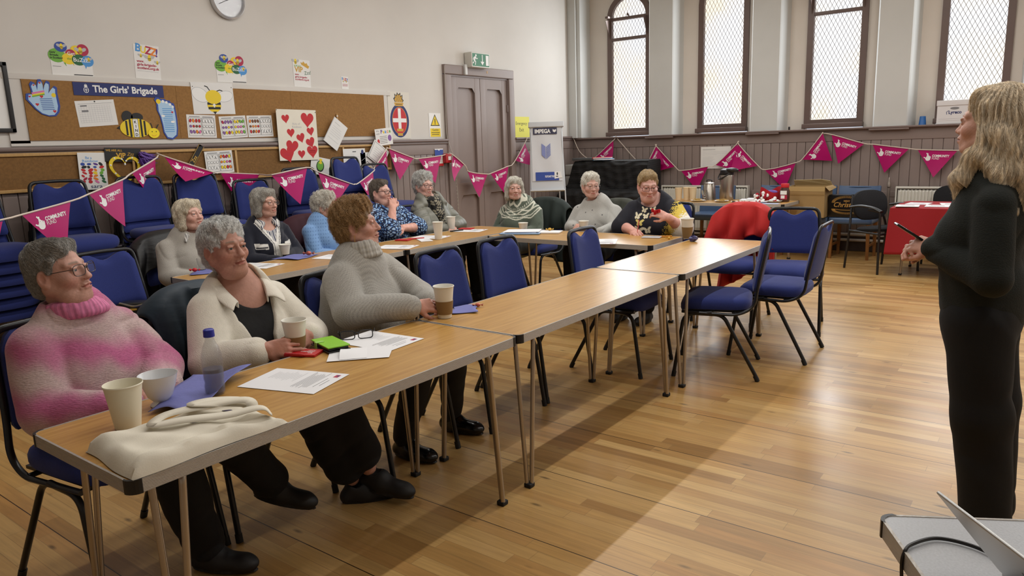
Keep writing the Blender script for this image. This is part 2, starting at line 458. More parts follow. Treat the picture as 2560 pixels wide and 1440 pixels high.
def window(i, c, bars):
    T = FB(c, 0, YB + D)
    y0, y1, r = WZ0, WZ1, WW
    def arch(hw, top, rr, z0):
        return [(-hw, z0), (hw, z0), (hw, top - rr)] + [(hw * math.cos(t), top - rr + rr * math.sin(t)) for t in [PI * k / 16 for k in range(1, 16)]] + [(-hw, top - rr)]
    root = thing('window_%d' % i, None, None, mat=Matrix.Identity(4)); root['kind'] = 'structure'
    mb = MB()
    o = arch(r, y1, .33, y0); q = arch(r - .075, y1 - .075, .27, y0 + .10); n = len(o)
    vs = [(*p, .035) for p in o] + [(*p, .035) for p in q] + [(*p, -.05) for p in o] + [(*p, -.05) for p in q]
    fs = []
    for k in range(n):
        j = (k + 1) % n
        fs += [(k, j, n + j, n + k), (2 * n + j, 2 * n + k, 3 * n + k, 3 * n + j), (n + k, n + j, 3 * n + j, 3 * n + k), (j, k, 2 * n + k, 2 * n + j)]
    mb.add(vs, fs, brownwin, T)
    mb.box((0, y0 + .02, .05), (2 * r + .02, .06, .09), brownwin, T, bev=.008)
    if bars:
        for z in (2.955, 3.245): mb.box((0, z, .0), (2 * (r - .07), .042, .06), brownwin, T, bev=.006)
        for sx in (-1, 1):      # stay plates of the tilting light
            mb.add([(sx * (r - .05), 2.95, .03), (sx * (r - .05), 3.24, .03), (sx * (r - .05), 3.22, .17), (sx * (r - .045), 2.95, .03), (sx * (r - .045), 3.24, .03), (sx * (r - .045), 3.22, .17)],
                   [(0, 1, 2), (3, 5, 4), (0, 3, 4, 1), (1, 4, 5, 2), (2, 5, 3, 0)], brownwin, T)
        mb.box((-r + .05, 3.27, .07), (.05, .03, .15), brownwin, T, bev=.006)
        mb.tube([(0, 3.27, .02), (0, 3.30, .06), (.0, 3.27, .07)], .009, brownwin, T=T)
    mb.build('window_frame', root)
    mb = MB(); mb.prism(arch(r - .07, y1 - .07, .27, y0 + .095), -.03, -.022, GL, T); mb.build('window_glass', root)
    mb = MB()       # diamond mesh guard in front of the pane
    hw = r - .075; zt = y1 - .075; zb = y0 + .10; sx, sz = .0255, .048
    def inside(x, z):
        if abs(x) > hw or z < zb or z > zt: return False
        return z < zt - .27 or (x / hw) ** 2 + ((z - zt + .27) / .27) ** 2 < 1
    for sgn in (1, -1):
        k0 = int(-(zt - zb) / sz) - 60
        for k in range(-130, 130):
            # z = zb + sgn*(x/sx)*sz + 2*k*sz
            a = b2 = None
            xs_ = np.linspace(-hw, hw, 57)
            zz = zb + sgn * xs_ / sx * sz + 2 * k * sz
            ok = [inside(x_, z_) for x_, z_ in zip(xs_, zz)]
            if not any(ok): continue
            i0 = ok.index(True); i1 = len(ok) - 1 - ok[::-1].index(True)
            if i1 == i0: continue
            mb.tube([(xs_[i0], zz[i0], .012), (xs_[i1], zz[i1], .012)], .0022, wire, seg=4, T=T, caps=False)
    g = mb.build('wire_guard', root); g['kind'] = 'stuff'
for i, c in enumerate(WIN): window(i + 1, c, i % 2 == 0)
for c in WIN: area('window_daylight', (c, YB + D - .08, 2.6), (-PI / 2, 0, 0), .55, 1.9, 26, (.93, .97, 1.0))

# door in the left wall
root = thing('door_1', None, None, mat=Matrix.Identity(4)); root['kind'] = 'structure'
mb = MB(); T = FA(0, 0)
for y0, y1, z0, z1 in ((6.94, 7.055, 0, 2.343), (8.24, 8.355, 0, 2.343), (6.94, 8.355, 2.345, 2.46)):
    mb.box(((y0 + y1) / 2, (z0 + z1) / 2, .01), (y1 - y0, z1 - z0, .07), taupe, T, bev=.012)
    if z0 < 1: mb.box((y1 + .005 if y1 < 7.1 else y0 - .005, 1.165, -.005), (.03, 2.33, .05), taupeD, T)
    else: mb.box(((y0 + y1) / 2, z0 - .006, -.006), (1.17, .03, .05), taupeD, T)
mb.build('door_frame', root)
for k, (y0, y1) in enumerate(((7.075, 7.65), (7.656, 8.225))):
    mb = MB(); w = y1 - y0; cx = (y0 + y1) / 2
    mb.box((cx, 1.17, -.045), (w, 2.34, .03), taupe, T)
    st = .105
    for x_ in (y0 + st / 2, y1 - st / 2): mb.box((x_, 1.17, -.012), (st, 2.34, .04), taupe, T, bev=.005)
    for z_, h in ((.11, .22), (.92, .16), (2.27, .15)): mb.box((cx, z_, -.0135), (w - 2 * st + .004, h, .04), taupe, T)
    for z_ in (.81, 2.165):     # clipped panel corners
        for sx in (-1, 1): mb.add([(cx + sx * (w / 2 - st), z_ + .03, .0055), (cx + sx * (w / 2 - st - .05), z_ + .03, .0055), (cx + sx * (w / 2 - st), z_ - .03, .0055)], [(0, 1, 2)], taupe, T)
    leaf = mb.build('door_leaf', root)
    if k == 0:
        mb = MB(); mb.box((y1 - .06, 1.02, .02), (.05, .18, .012), M('brass_worn', (120, 100, 62), .4, metal=.8), T, bev=.004)
        mb.tube([(y1 - .06, .99, .02), (y1 - .06, .99, .06), (y1 - .15, .99, .065)], .009, MATS['brass_worn'], T=T); mb.build('door_handle', leaf)
    else:
        for z_ in (.35, 1.95):
            mb = MB(); mb.box((y1 - .0, z_, .016), (.03, .1, .02), taupeD, T, bev=.005); mb.build('hinge', leaf)
# ================================================================ tables
def oak_mat():
    m = bpy.data.materials.new('oak_laminate'); m.use_nodes = True
    nt = m.node_tree; N = nt.nodes; L = nt.links; b = N['Principled BSDF']
    tc = N.new('ShaderNodeTexCoord'); mp = N.new('ShaderNodeMapping'); mp.inputs['Scale'].default_value = (34, 2.0, 1); L.new(tc.outputs['Object'], mp.inputs[0])
    n = N.new('ShaderNodeTexNoise'); n.inputs['Scale'].default_value = 1.6; n.inputs['Detail'].default_value = 6; n.inputs['Distortion'].default_value = .5; L.new(mp.outputs[0], n.inputs[0])
    r = N.new('ShaderNodeValToRGB'); e = r.color_ramp.elements
    e[0].position = .3; e[0].color = (*lin((170, 124, 60)), 1); e[1].position = .7; e[1].color = (*lin((195, 151, 82)), 1)
    L.new(n.outputs[0], r.inputs[0]); L.new(r.outputs[0], b.inputs['Base Color']); b.inputs['Roughness'].default_value = .3
    return m
OAK = oak_mat()
ALU = M('brushed_aluminium_edge', (172, 166, 158), .4, metal=.3, noise=(60, .08, (1, 1, 6)), bump=('Z', 90, .35))
CHROME = M('dull_steel_tube', (176, 166, 154), .3, metal=.85)
BLACKP = M('black_plastic', (22, 22, 24), .4)
FOOT = M('black_rubber', (18, 18, 18), .7)

def rounded_rect(w, l, r, n=5):
    out = []
    for cx, cy, a0 in ((w / 2 - r, l / 2 - r, 0), (-w / 2 + r, l / 2 - r, PI / 2), (-w / 2 + r, -l / 2 + r, PI), (w / 2 - r, -l / 2 + r, 1.5 * PI)):
        for k in range(n + 1):
            a = a0 + PI / 2 * k / n; out.append((cx + r * math.cos(a), cy + r * math.sin(a)))
    return out

TH = 0.70
def make_table(L=1.54, Wd=0.575, label='', loc=(0, 0, 0), rz=0, group='folding tables set out in a U', top=None):
    t = thing('folding_table', label, 'table', loc, rz, group)
    mb = MB(); mb.prism(rounded_rect(Wd - .012, L - .012, .022), TH - .032, TH, top or OAK); mb.build('tabletop', t)
    mb = MB(); o = rounded_rect(Wd, L, .028); q = rounded_rect(Wd - .012, L - .012, .022); n = len(o)
    vs = [(*p, TH - .034) for p in o] + [(*p, TH + .0012) for p in o] + [(*p, TH + .0012) for p in q] + [(*p, TH - .034) for p in q]
    fs = []
    for k in range(n):
        j = (k + 1) % n; fs += [(k, j, n + j, n + k), (n + k, n + j, 2 * n + j, 2 * n + k), (3 * n + j, 3 * n + k, 2 * n + k, 2 * n + j), (j, k, 3 * n + k, 3 * n + j)]
    mb.add(vs, fs, ALU); mb.build('metal_edging', t)
    for sx in (-1, 1):
        for sy in (-1, 1):
            mb = MB(); pts = []
            for k in range(7):
                a = PI / 2 * k / 6; pts.append((sx * (Wd / 2 - .028 + .0305 * math.cos(a)), sy * (L / 2 - .028 + .0305 * math.sin(a))))
            pin = [(sx * (Wd / 2 - .034), sy * (L / 2 - .012)), (sx * (Wd / 2 - .012), sy * (L / 2 - .034))]
            loop = pts + [(p[0] - sx * .006, p[1] - sy * .006) for p in pts[::-1]]
            if sx * sy < 0: loop = loop[::-1]
            mb.prism(loop, TH - .0345, TH + .0018, BLACKP); mb.build('corner_cap', t)
            # hairpin leg: two tubes that meet in one foot
            mb = MB(); fx, fy = sx * (Wd / 2 - .035), sy * (L / 2 - .085)
            a1 = (fx - sx * .058, fy - sy * .006, TH - .036); a2 = (fx - sx * .002, fy - sy * .062, TH - .036)
            for a, dx, dy in ((a1, -.011 * sx, 0), (a2, .004 * sx, -.012 * sy)):
                p0 = Vector((a[0] - sx * .05, a[1] - sy * .03, a[2])); p1 = Vector(a); p2 = Vector((fx + dx, fy + dy, .012))
                mb.tube(fillet([p0, p1 + Vector((0, 0, -.004)), p2], .045), .0098, CHROME, seg=10)
            lg = mb.build('leg', t)
            mb = MB(); mb.box((fx - sx * .004, fy - sy * .006, .010), (.036, .036, .02), FOOT, bev=.006); mb.build('rubber_foot', lg)
    mb = MB()
    for sy in (-1, 1): mb.tube([(-Wd / 2 + .05, sy * (L / 2 - .13), TH - .045), (Wd / 2 - .05, sy * (L / 2 - .13), TH - .045)], .011, CHROME, seg=8)
    mb.box((0, 0, TH - .044), (.05, L - .3, .02), BLACKP); mb.build('leg_hinge', t)
    return t

TX = -1.995
t0 = make_table(1.545, .575, 'nearest table of the front row, with the cream tote bag on it', (TX, .725 + .7725, 0))
dup(t0, (TX, 2.276 + .7725 + .003, 0), 0, 'middle table of the front row, empty but for a paper cup')
dup(t0, (TX + .01, 3.83 + .7725 + .006, 0), 0, 'far table of the front row, with blue chairs at its right side')
dup(t0, (-4.24, 2.34 + .7725, 0), 0, 'table in front of the blonde woman and the woman in a navy cardigan')
dup(t0, (-4.24, 3.895 + .7725, 0), 0, 'table in front of the women in the floral dress and the puffer coat')
dup(t0, (-3.155, 5.11, 0), PI / 2, 'table across the far end, bearing a blue folder and paper pads')
dup(t0, (-3.29, 8.70, 0), PI / 2 - .02, 'refreshment table by the radiator, laid with plates, flasks and cups', group='tables by the window wall')

# foreground table under the laptop
GREYLAM = M('grey_laminate', (176, 178, 182), .38, noise=(220, .10), bump=('noise', 260, .12))
dup_t = make_table(1.54, .575, 'grey topped table in the bottom right corner under the laptop', (-.234 + .876 * .77 + .483 * .2875 - .012, 1.512 + .483 * .77 - .876 * .2875, 0), math.radians(28.9 - 90), 'grey topped table', GREYLAM)

# ================================================================ blue stacking chairs
BLUE = M('royal_blue_weave', (31, 45, 112), .88, noise=(260, .16), bump=('noise', 420, .3), sheen=.15)
FRAME = M('charcoal_frame', (30, 31, 34), .32, metal=.3)
PANEL = M('blue_back_panel', (30, 38, 84), .6)

def back_plane(z):      # how far the back leans at height z
    return -.205 - .30 * (z - .46) * .62
def make_chair():
    c = thing('stacking_chair', 'x', 'chair', (0, 0, 0), 0, 'blue stacking chairs')
    # seat: rounded pad, waterfall front
    def seat(u, v):
        a = 2 * PI * u; ca, sa = math.cos(a), math.sin(a)
        sup = lambda t: math.copysign(abs(t) ** .42, t)
        x = .222 * sup(ca); y = .212 * sup(sa) + .012
        if v < .5: k = v / .5; s_ = math.sin(k * PI / 2) ** .5 if k > 0 else 0; z = .432 - .010 * (s_)
        else: k = (v - .5) / .5; s_ = 1; z = .432
        return (x, y, z)
    mb = MB(); rings = []
    prof = [(0, .425), (.90, .425), (.98, .432), (1.0, .448), (1.0, .468), (.97, .485), (.88, .497), (.5, .505), (0, .507)]
    n = 40; vs = []; sup = lambda t: math.copysign(abs(t) ** .45, t)
    for s_, z in prof:
        for k in range(n):
            a = 2 * PI * k / n; x = s_ * .222 * sup(math.cos(a)); y = s_ * .215 * sup(math.sin(a)) + .005
            zz = z - max(0, y - .12) ** 2 * 3.0
            vs.append((x * (1 + .03 * y / .2), y, zz))
    fs = [(i * n + k, i * n + (k + 1) % n, (i + 1) * n + (k + 1) % n, (i + 1) * n + k) for i in range(len(prof) - 1) for k in range(n)]
    mb.add(vs, fs, BLUE, smooth=True); mb.build('seat', c)
    # backrest pad with scooped top
    mb = MB(); z0, z1 = .545, .880; nx, nz = 17, 16
    def outline(t):     # half width at height fraction t
        w = .199 - .030 * t
        if t < .08: w -= .012 * (1 - t / .08) ** 2
        return w
    def topz(xf):       # scoop in the top edge
        a = abs(xf); s_ = .5 + .5 * math.cos(min(1, a / .62) * PI)
        corner = max(0, (a - .70) / .30); return z1 - .042 * s_ - .062 * corner ** 2.4
    front, rear = [], []
    for i in range(nx):
        xf = -1 + 2 * i / (nx - 1)
        for j in range(nz):
            t = j / (nz - 1); z = z0 + (topz(xf) - z0) * t
            x = outline((z - z0) / (z1 - z0)) * xf
            ed = min(1, min(1 - abs(xf), t * 1.2, (1 - t) * 1.2) * 7 + .0); bul = ed ** .5
            curve = -.022 * (1 - xf * xf)
            yb = back_plane(z)
            front.append((x, yb + curve + .006 + .020 * bul, z)); rear.append((x, yb + curve - .012 - .004 * bul, z))
    fs = []
    for i in range(nx - 1):
        for j in range(nz - 1):
            a = i * nz + j; fs.append((a, a + 1, a + nz + 1, a + nz))
    N_ = nx * nz
    rim = [i * nz for i in range(nx)] + [(nx - 1) * nz + j for j in range(1, nz)] + [i * nz + nz - 1 for i in range(nx - 2, -1, -1)] + [j for j in range(nz - 2, 0, -1)]
    mb.add(front + rear, [tuple(f) for f in fs] + [tuple(N_ + q for q in f[::-1]) for f in fs] + [(rim[k], rim[(k + 1) % len(rim)], N_ + rim[(k + 1) % len(rim)], N_ + rim[k])[::-1] for k in range(len(rim))], BLUE, smooth=True)
    mb.build('backrest', c)
    # one oval tube forms uprights, top rail and the seat rails
    mb = MB(); pl = []
    for s_ in (-1, 1):
        pts = [(s_ * .232, .20, .418), (s_ * .232, -.13, .405), (s_ * .222, -.225, .455), (s_ * .205, back_plane(.60) - .012, .60), (s_ * .190, back_plane(.80) - .012, .80), (s_ * .178, back_plane(.885) - .012, .888), (s_ * .02, back_plane(.89) - .016, .893)]
        pl.append(fillet(pts, .07, 8))
    mb.tube(pl[0] + pl[1][::-1], .0125, FRAME, seg=10, flat=.75); mb.build('back_frame', c)
    mb = MB()
    for y in (.175, -.11): mb.tube([(-.23, y, .412), (.23, y, .412)], .010, FRAME, seg=8)
    mb.box((0, .0, .420), (.40, .36, .012), BLACKP); mb.build('seat_frame', c)
    for sx in (-1, 1):
        mb = MB(); mb.tube(fillet([(sx * .232, .02, .415), (sx * .232, .185, .402), (sx * .240, .245, .012)], .06, 7), .0118, FRAME, seg=10)
        l = mb.build('leg', c); mb = MB(); mb.tube([(sx * .2392, .240, .034), (sx * .240, .246, .001)], .014, FOOT, seg=10); mb.build('rubber_foot', l)
        mb = MB(); mb.tube(fillet([(sx * .220, .10, .404), (sx * .220, -.045, .402), (sx * .238, -.255, .012)], .05, 7), .0118, FRAME, seg=10)
        l = mb.build('leg', c); mb = MB(); mb.tube([(sx * .2365, -.240, .034), (sx * .238, -.256, .001)], .014, FOOT, seg=10); mb.build('rubber_foot', l)
    return c
chair0 = make_chair(); _used = [False]
def place_chair(x, y, face, label, group='blue chairs around the tables', z=0.0, tilt=0.0):
    """face: heading of the sitter in degrees from +x"""
    rz = math.radians(face) - PI / 2
    if not _used[0]:
        _used[0] = True; c = chair0; c.location = (x, y, z); c.rotation_euler = (0, 0, rz); c['label'] = label; c['group'] = group
    else: c = dup(chair0, (x, y, z), rz, label, group)
    return c
place_chair(-2.64, 1.08, 8, 'blue chair under the woman in the pink jumper')
place_chair(-2.66, 1.62, 2, 'blue chair under the woman in the white fleece, coat on its back')
place_chair(-2.50, 2.25, 6, 'blue chair under the woman in the grey turtleneck')
place_chair(-2.50, 2.99, 0, 'empty blue chair behind the paper cup with a brown sleeve')
place_chair(-2.50, 3.52, -2, 'second empty blue chair beyond the woman in the turtleneck')
place_chair(-2.27, 4.17, 2, 'empty blue chair at the far table, its back before the cross table')
place_chair(-1.71, 4.40, 198, 'nearest blue chair right of the far table, seen from its side')
place_chair(-1.51, 4.955, 182, 'blue chair right of the far table with its back panel to us')
place_chair(-1.645, 5.67, -78, 'blue chair facing us beside the chair with a red jacket')
place_chair(-2.12, 5.74, -88, 'blue chair under the red jacket at the end of the tables')
for x, y, a, w in ((-5.0, 2.75, 5, 'blonde woman in a grey jumper'), (-4.98, 3.36, 0, 'woman in the navy cardigan'), (-4.98, 3.98, 0, 'woman in the pale blue cardigan'), (-4.98, 4.62, -4, 'woman in the floral dress'), (-5.0, 5.20, -6, 'woman in the grey puffer coat'),
                   (-4.2, 5.87, -90, 'woman in the green patterned jumper'), (-3.37, 5.87, -90, 'woman in the pale grey jumper'), (-2.86, 5.93, -95, 'woman in the butterfly top')):
    place_chair(x, y, a, 'blue chair under the ' + w)
place_chair(-4.46, 2.07, 2, 'empty blue chair behind the woman in pink, with a black handbag on it')
place_chair(-3.0, .03, 65, 'blue chair in the bottom left corner, only its top showing')
# stacks along the left wall
STACK = [(1.77, 6, 4), (2.31, 6, -4), (2.95, 6, 2), (3.40, 6, -2), (3.98, 5, 4), (4.47, 6, -2), (5.06, 7, 3), (5.47, 6, 0)]
ORD = ['first', 'second', 'third', 'fourth', 'fifth', 'sixth', 'seventh', 'eighth']
LEV = ['bottom', 'second', 'third', 'fourth', 'fifth', 'sixth', 'seventh']
for i, (y, n, a) in enumerate(STACK):
    for k in range(n):
        lev = 'top' if k == n - 1 else LEV[k]
        place_chair(-5.82 + .028 * k, y, a + random.uniform(-1, 1), '%s blue chair in the %s stack from the left against the wall' % (lev, ORD[i]), 'stacked blue chairs along the wall', z=.083 * k)

# ================================================================ blue vinyl chairs by the window wall
VINYL = M('slate_blue_vinyl', (72, 96, 130), .33, noise=(6, .06))
LEGW = M('orange_brown_wood', (132, 86, 38), .45, noise=(14, .12, (6, 6, 1)))
def vinyl_chair():
    c = thing('vinyl_chair', 'x', 'chair', (0, 0, 0), 0, 'blue vinyl chairs along the window wall')
    mb = MB(); mb.box((0, 0, .455), (.475, .45, .085), VINYL, bev=.032); mb.build('seat', c)
    mb = MB()
    T = Matrix.Translation((0, -.215, .66)) @ Matrix.Rotation(math.radians(8), 4, 'X')
    mb.grid(13, 9, lambda u, v: tuple(T @ Vector(((u - .5) * .455, .022 - .03 * (1 - (2 * u - 1) ** 2) + .010 * math.sin(v * PI), (v - .5) * .36 - (.012 * math.sin(u * PI) if v > .9 else 0)))), VINYL)
    mb.grid(13, 9, lambda u, v: tuple(T @ Vector((-(u - .5) * .455, -.022 - .03 * (1 - (2 * u - 1) ** 2), (v - .5) * .36 - (.012 * math.sin(u * PI) if v > .9 else 0)))), VINYL)
    for s_ in (-1, 1): mb.box((s_ * .222, 0, 0), (.022, .046, .352), VINYL, T, bev=.009)
    for z_ in (-.172, .166): mb.box((0, -.022, z_), (.44, .05, .022), VINYL, T, bev=.009)
    mb.build('backrest', c)
    for sx in (-1, 1):
        for y in (.19, -.19):
            mb = MB(); mb.add([(sx * .2 + i * .02, y + j * .02, .415) for i, j in ((-1, -1), (1, -1), (1, 1), (-1, 1))] + [(sx * .205 + i * .014, y * 1.03 + j * .014, 0) for i, j in ((-1, -1), (1, -1), (1, 1), (-1, 1))],
                [(0, 1, 2, 3), (7, 6, 5, 4)] + [(k, 4 + k, 4 + (k + 1) % 4, (k + 1) % 4) for k in range(4)], LEGW); mb.build('leg', c)
        mb = MB(); mb.box((sx * .2, 0, .16), (.016, .36, .03), LEGW, bev=.004); mb.build('stretcher', c)
    for s_ in (-1, 1):
        mb = MB(); mb.box((s_ * .19, -.212, .47), (.028, .02, .2), LEGW, bev=.004); mb.build('back_post', c)
    return c
v0 = vinyl_chair(); v0.location = (-3.72, 9.30, 0); v0.rotation_euler = (0, 0, PI + .05); v0['label'] = 'blue vinyl chair behind the tall steel flask'
dup(v0, (-2.97, 9.42, 0), PI - .04, 'blue vinyl chair behind the drinking chocolate jar, snack packets on its seat')
dup(v0, (-2.485, 9.40, 0), PI + .03, 'blue vinyl chair under the cardboard box')
dup(v0, (-1.995, 9.39, 0), PI, 'blue vinyl chair under the black christmas bag')

# ================================================================ black visitor chairs
BLKF = M('black_fabric', (19, 20, 24), .9, noise=(80, .2), bump=('voronoi', 300, .3))
def visitor_chair(label, loc, rz, arms=True):
    c = thing('visitor_chair', label, 'chair', loc, rz, 'black visitor chairs')
    mb = MB(); prof = [(0, .425), (.95, .425), (1, .44), (1, .455), (.93, .472), (.6, .48), (0, .482)]; n = 32; vs = []
    for s_, z in prof:
        for k in range(n):
            a = 2 * PI * k / n; sp = lambda t: math.copysign(abs(t) ** .6, t); vs.append((s_ * .235 * sp(math.cos(a)), s_ * .22 * sp(math.sin(a)), z + .02 * sp(math.sin(a)) * s_))
    mb.add(vs, [(i * n + k, i * n + (k + 1) % n, (i + 1) * n + (k + 1) % n, (i + 1) * n + k) for i in range(len(prof) - 1) for k in range(n)], BLKF, smooth=True); mb.build('seat', c)
    mb = MB(); T = Matrix.Translation((0, -.235, .685)) @ Matrix.Rotation(math.radians(10), 4, 'X'); vs = []
    for i, (s_, y) in enumerate([(0, .03), (.8, .028), (.97, .018), (1, 0), (.97, -.015), (.8, -.02), (0, -.02)]):
        for k in range(n):
            a = 2 * PI * k / n; sp = lambda t: math.copysign(abs(t) ** .72, t)
            x = s_ * .225 * sp(math.cos(a)); z = s_ * .165 * sp(math.sin(a)); vs.append(T @ Vector((x, y + .35 * x * x, z)))
    mb.add(vs, [(i * n + k, (i + 1) * n + k, (i + 1) * n + (k + 1) % n, i * n + (k + 1) % n) for i in range(6) for k in range(n)], BLKF, smooth=True); mb.build('backrest', c)
    for s_ in (-1, 1):
        mb = MB(); mb.tube(fillet([(s_ * .26, .23, .0), (s_ * .255, .215, .655), (s_ * .25, .05, .665)], .03), .0125, BLACKP); mb.build('leg', c)
        mb = MB(); mb.tube(fillet([(s_ * .25, -.27, .0), (s_ * .245, -.225, .43), (s_ * .16, -.30, .80)], .06), .0125, BLACKP); mb.build('leg', c)
        mb = MB(); mb.tube([(s_ * .25, -.22, .42), (s_ * .255, .21, .42)], .0115, BLACKP); mb.build('seat_rail', c)
        if arms:
            mb = MB(); mb.tube(smooth_path([(s_ * .255, .235, .655), (s_ * .26, .12, .69), (s_ * .265, -.05, .70), (s_ * .26, -.2, .68)]), .024, BLACKP, flat=.55); mb.build('armrest', c)
    mb = MB(); mb.tube([(-.25, .2, .415), (.25, .2, .415)], .0115, BLACKP); mb.tube([(-.25, -.2, .415), (.25, -.2, .415)], .0115, BLACKP); mb.build('cross_rail', c)
    return c
visitor_chair('black armchair left of the red covered table', (-1.53, 8.62, 0), math.radians(-127))
visitor_chair('black chair behind the red covered table by the radiator', (-.98, 9.42, 0), PI + .05, False)

# ================================================================ radiators and pipe
RADW = M('cream_radiator', (224, 222, 212), .35)
def radiator(label, x0, x1, z0=.17, z1=.82):
    c = thing('radiator', label, 'radiator', ((x0 + x1) / 2, 9.80, 0), 0, 'radiators on the window wall')
    w = x1 - x0; mb = MB()
    n = int(w / .036); vs = []; fs = []
    cols = []
    for k in range(n):
        x = -w / 2 + .02 + (w - .04) * k / n; d = (w - .04) / n
        for a, y in ((0, 0), (.3, 0), (.42, -.013), (.88, -.013)): cols.append((x + a * d, y - .02))
    cols.append((w / 2 - .02, -.02))
    for x, y in cols:
        for z, f in ((z0 + .02, 0), (z0 + .06, 1), (z1 - .06, 1), (z1 - .035, 0)): vs.append((x, y * f - .012 * (1 - f) - .008, z))
    for i in range(len(cols) - 1):
        for j in range(3): a = i * 4 + j; fs.append((a, a + 4, a + 5, a + 1))
    mb.add(vs, fs, RADW); mb.box((0, .02, (z0 + z1) / 2), (w - .03, .045, z1 - z0 - .05), RADW); mb.build('panel', c)
    mb = MB(); mb.box((0, 0, z1 - .012), (w, .082, .022), RADW, bev=.006)
    for k in range(int(w / .04)): mb.box((-w / 2 + .03 + k * .04, -.0415, z1 - .035), (.022, .002, .01), M('grille_slot', (70, 68, 64), .6))
    mb.build('top_grille', c)
    for s_ in (-1, 1): mb = MB(); mb.box((s_ * w / 2, 0, (z0 + z1) / 2), (.014, .085, z1 - z0), RADW, bev=.005); mb.build('side_panel', c)
    for s_ in (-1, 1): mb = MB(); mb.tube(fillet([(s_ * (w / 2 - .02), .0, z0 + .03), (s_ * (w / 2 + .04), 0, z0 + .03), (s_ * (w / 2 + .04), 0, .15)], .02), .008, M('copper_grey', (150, 140, 132), .4, metal=.6)); mb.build('valve_tail', c)
    return c
radiator('long cream radiator behind the refreshment table', -4.66, -3.42)
radiator('cream radiator behind the red covered table', -1.625, -.45)
mb = MB()
for z in (.145, .215): mb.tube([(-5.4, 9.845, z), (3.2, 9.845, z)], .019, M('pipe_white', (205, 203, 198), .4))
tag(mb.build('heating_pipe'), 'pair of pale heating pipes running along the foot of the window wall', 'pipe')
mb = MB(); mb.tube([(-1.72, 9.84, .2), (-1.72, 9.84, .80)], .016, MATS['copper_grey']); mb.lathe([(.010, .80), (.022, .81), (.022, .86), (.012, .88), (.016, .90), (.0, .93)], MATS['copper_grey'], c=(-1.72, 9.84, 0), seg=14)
tag(mb.build('radiator_valve'), 'upright pipe with valve at the left of the cream radiator', 'valve')

# lamps above, out of the frame: they carry the tube lights
hous = M('white_lamp_housing', (235, 235, 232), .4)
for i, (x, y, l, p) in enumerate(TUBES):
    c = thing('strip_lamp', 'long fluorescent strip hung above %s' % ['the back row of tables', 'the front row of tables', 'the open floor'][i], 'lamp', (x, y, TUBE_Z), 0, 'fluorescent strips')
    mb = MB(); mb.box((0, 0, 0.0), (.10, l, .07), hous, bev=.01); mb.build('housing', c)
    mb = MB(); mb.tube([(0, -l / 2 + .05, -.05), (0, l / 2 - .05, -.05)], .013, M('tube_glass', (255, 246, 228), .3, emit=2.0)); mb.build('lamp_tube', c)
    for yy in (-l / 3, l / 3): mb = MB(); mb.tube([(0, yy, .03), (0, yy, ZC - TUBE_Z)], .006, CHROME); mb.build('hanger', c)
# ================================================================ things on the walls
def paint(n, c, r=.6): return M('print_' + n, c, r)
PW = M('paper_white', (232, 231, 228), .7, noise=(7, .03)); PC = M('paper_cream', (236, 230, 214), .75, noise=(7, .03))
INK = paint('black', (26, 26, 28)); GREY = paint('grey', (130, 130, 132)); LG = paint('light_grey', (186, 187, 190)); NAVY = paint('navy', (28, 42, 104)); RED = paint('red', (196, 30, 38)); YEL = paint('yellow', (238, 208, 40))
GRN = paint('green', (112, 176, 62)); DGRN = paint('dark_green', (34, 100, 58)); SKY = paint('sky_blue', (74, 148, 214)); BLU = paint('blue', (44, 74, 160)); CRIM = paint('crimson', (176, 32, 70)); ORG = paint('orange', (232, 132, 36)); PUR = paint('purple', (92, 54, 140)); PNK = paint('pink', (222, 120, 170)); WHT = paint('white', (240, 240, 238)); GOLD = paint('gold', (206, 160, 56)); BRN = paint('brown', (120, 70, 40)); VIO = paint('violet', (138, 92, 160))
CORK = M('cork', (150, 110, 62), .9, noise=(60, .16), bump=('noise', 160, .3)); CORKD = M('dark_cork', (128, 92, 50), .9, noise=(60, .18), bump=('noise', 160, .3))
PINE = M('pine_lath', (190, 150, 92), .5, noise=(10, .1, (8, 1, 8)))

# corkboards
c = thing('corkboard', 'wide brown corkboard above the rail, blue banner near its top', 'notice board', mat=FA(4.1, 1.833, -6.240), group=None)
for i, (a, b) in enumerate(((-1.805, -.62), (-.62, .565), (.565, 1.82))):
    mb = MB(); mb.box(((a + b) / 2, 0, .005), (b - a - .002, .447, .012), CORK); mb.build('cork_panel', c)
c = thing('corkboard', 'long low corkboard in a pine frame under the rail', 'notice board', mat=FA(3.2, 1.375, -6.222))
mb = MB(); mb.box((0, 0, .004), (5.5, .27, .014), CORKD); mb.build('cork_panel', c)
for yy in (-.132, .132): mb = MB(); mb.box((0, yy, .012), (5.5, .024, .022), PINE, bev=.003); mb.build('lath', c)
for xx in (.78, 2.06, 2.74): mb = MB(); mb.box((xx, 0, .0115), (.022, .24, .02), PINE, bev=.003); mb.build('lath', c)

XW, XC, XL = -6.249, -6.228, -6.196       # plane of the bare wall, of the upper and the lower corkboard
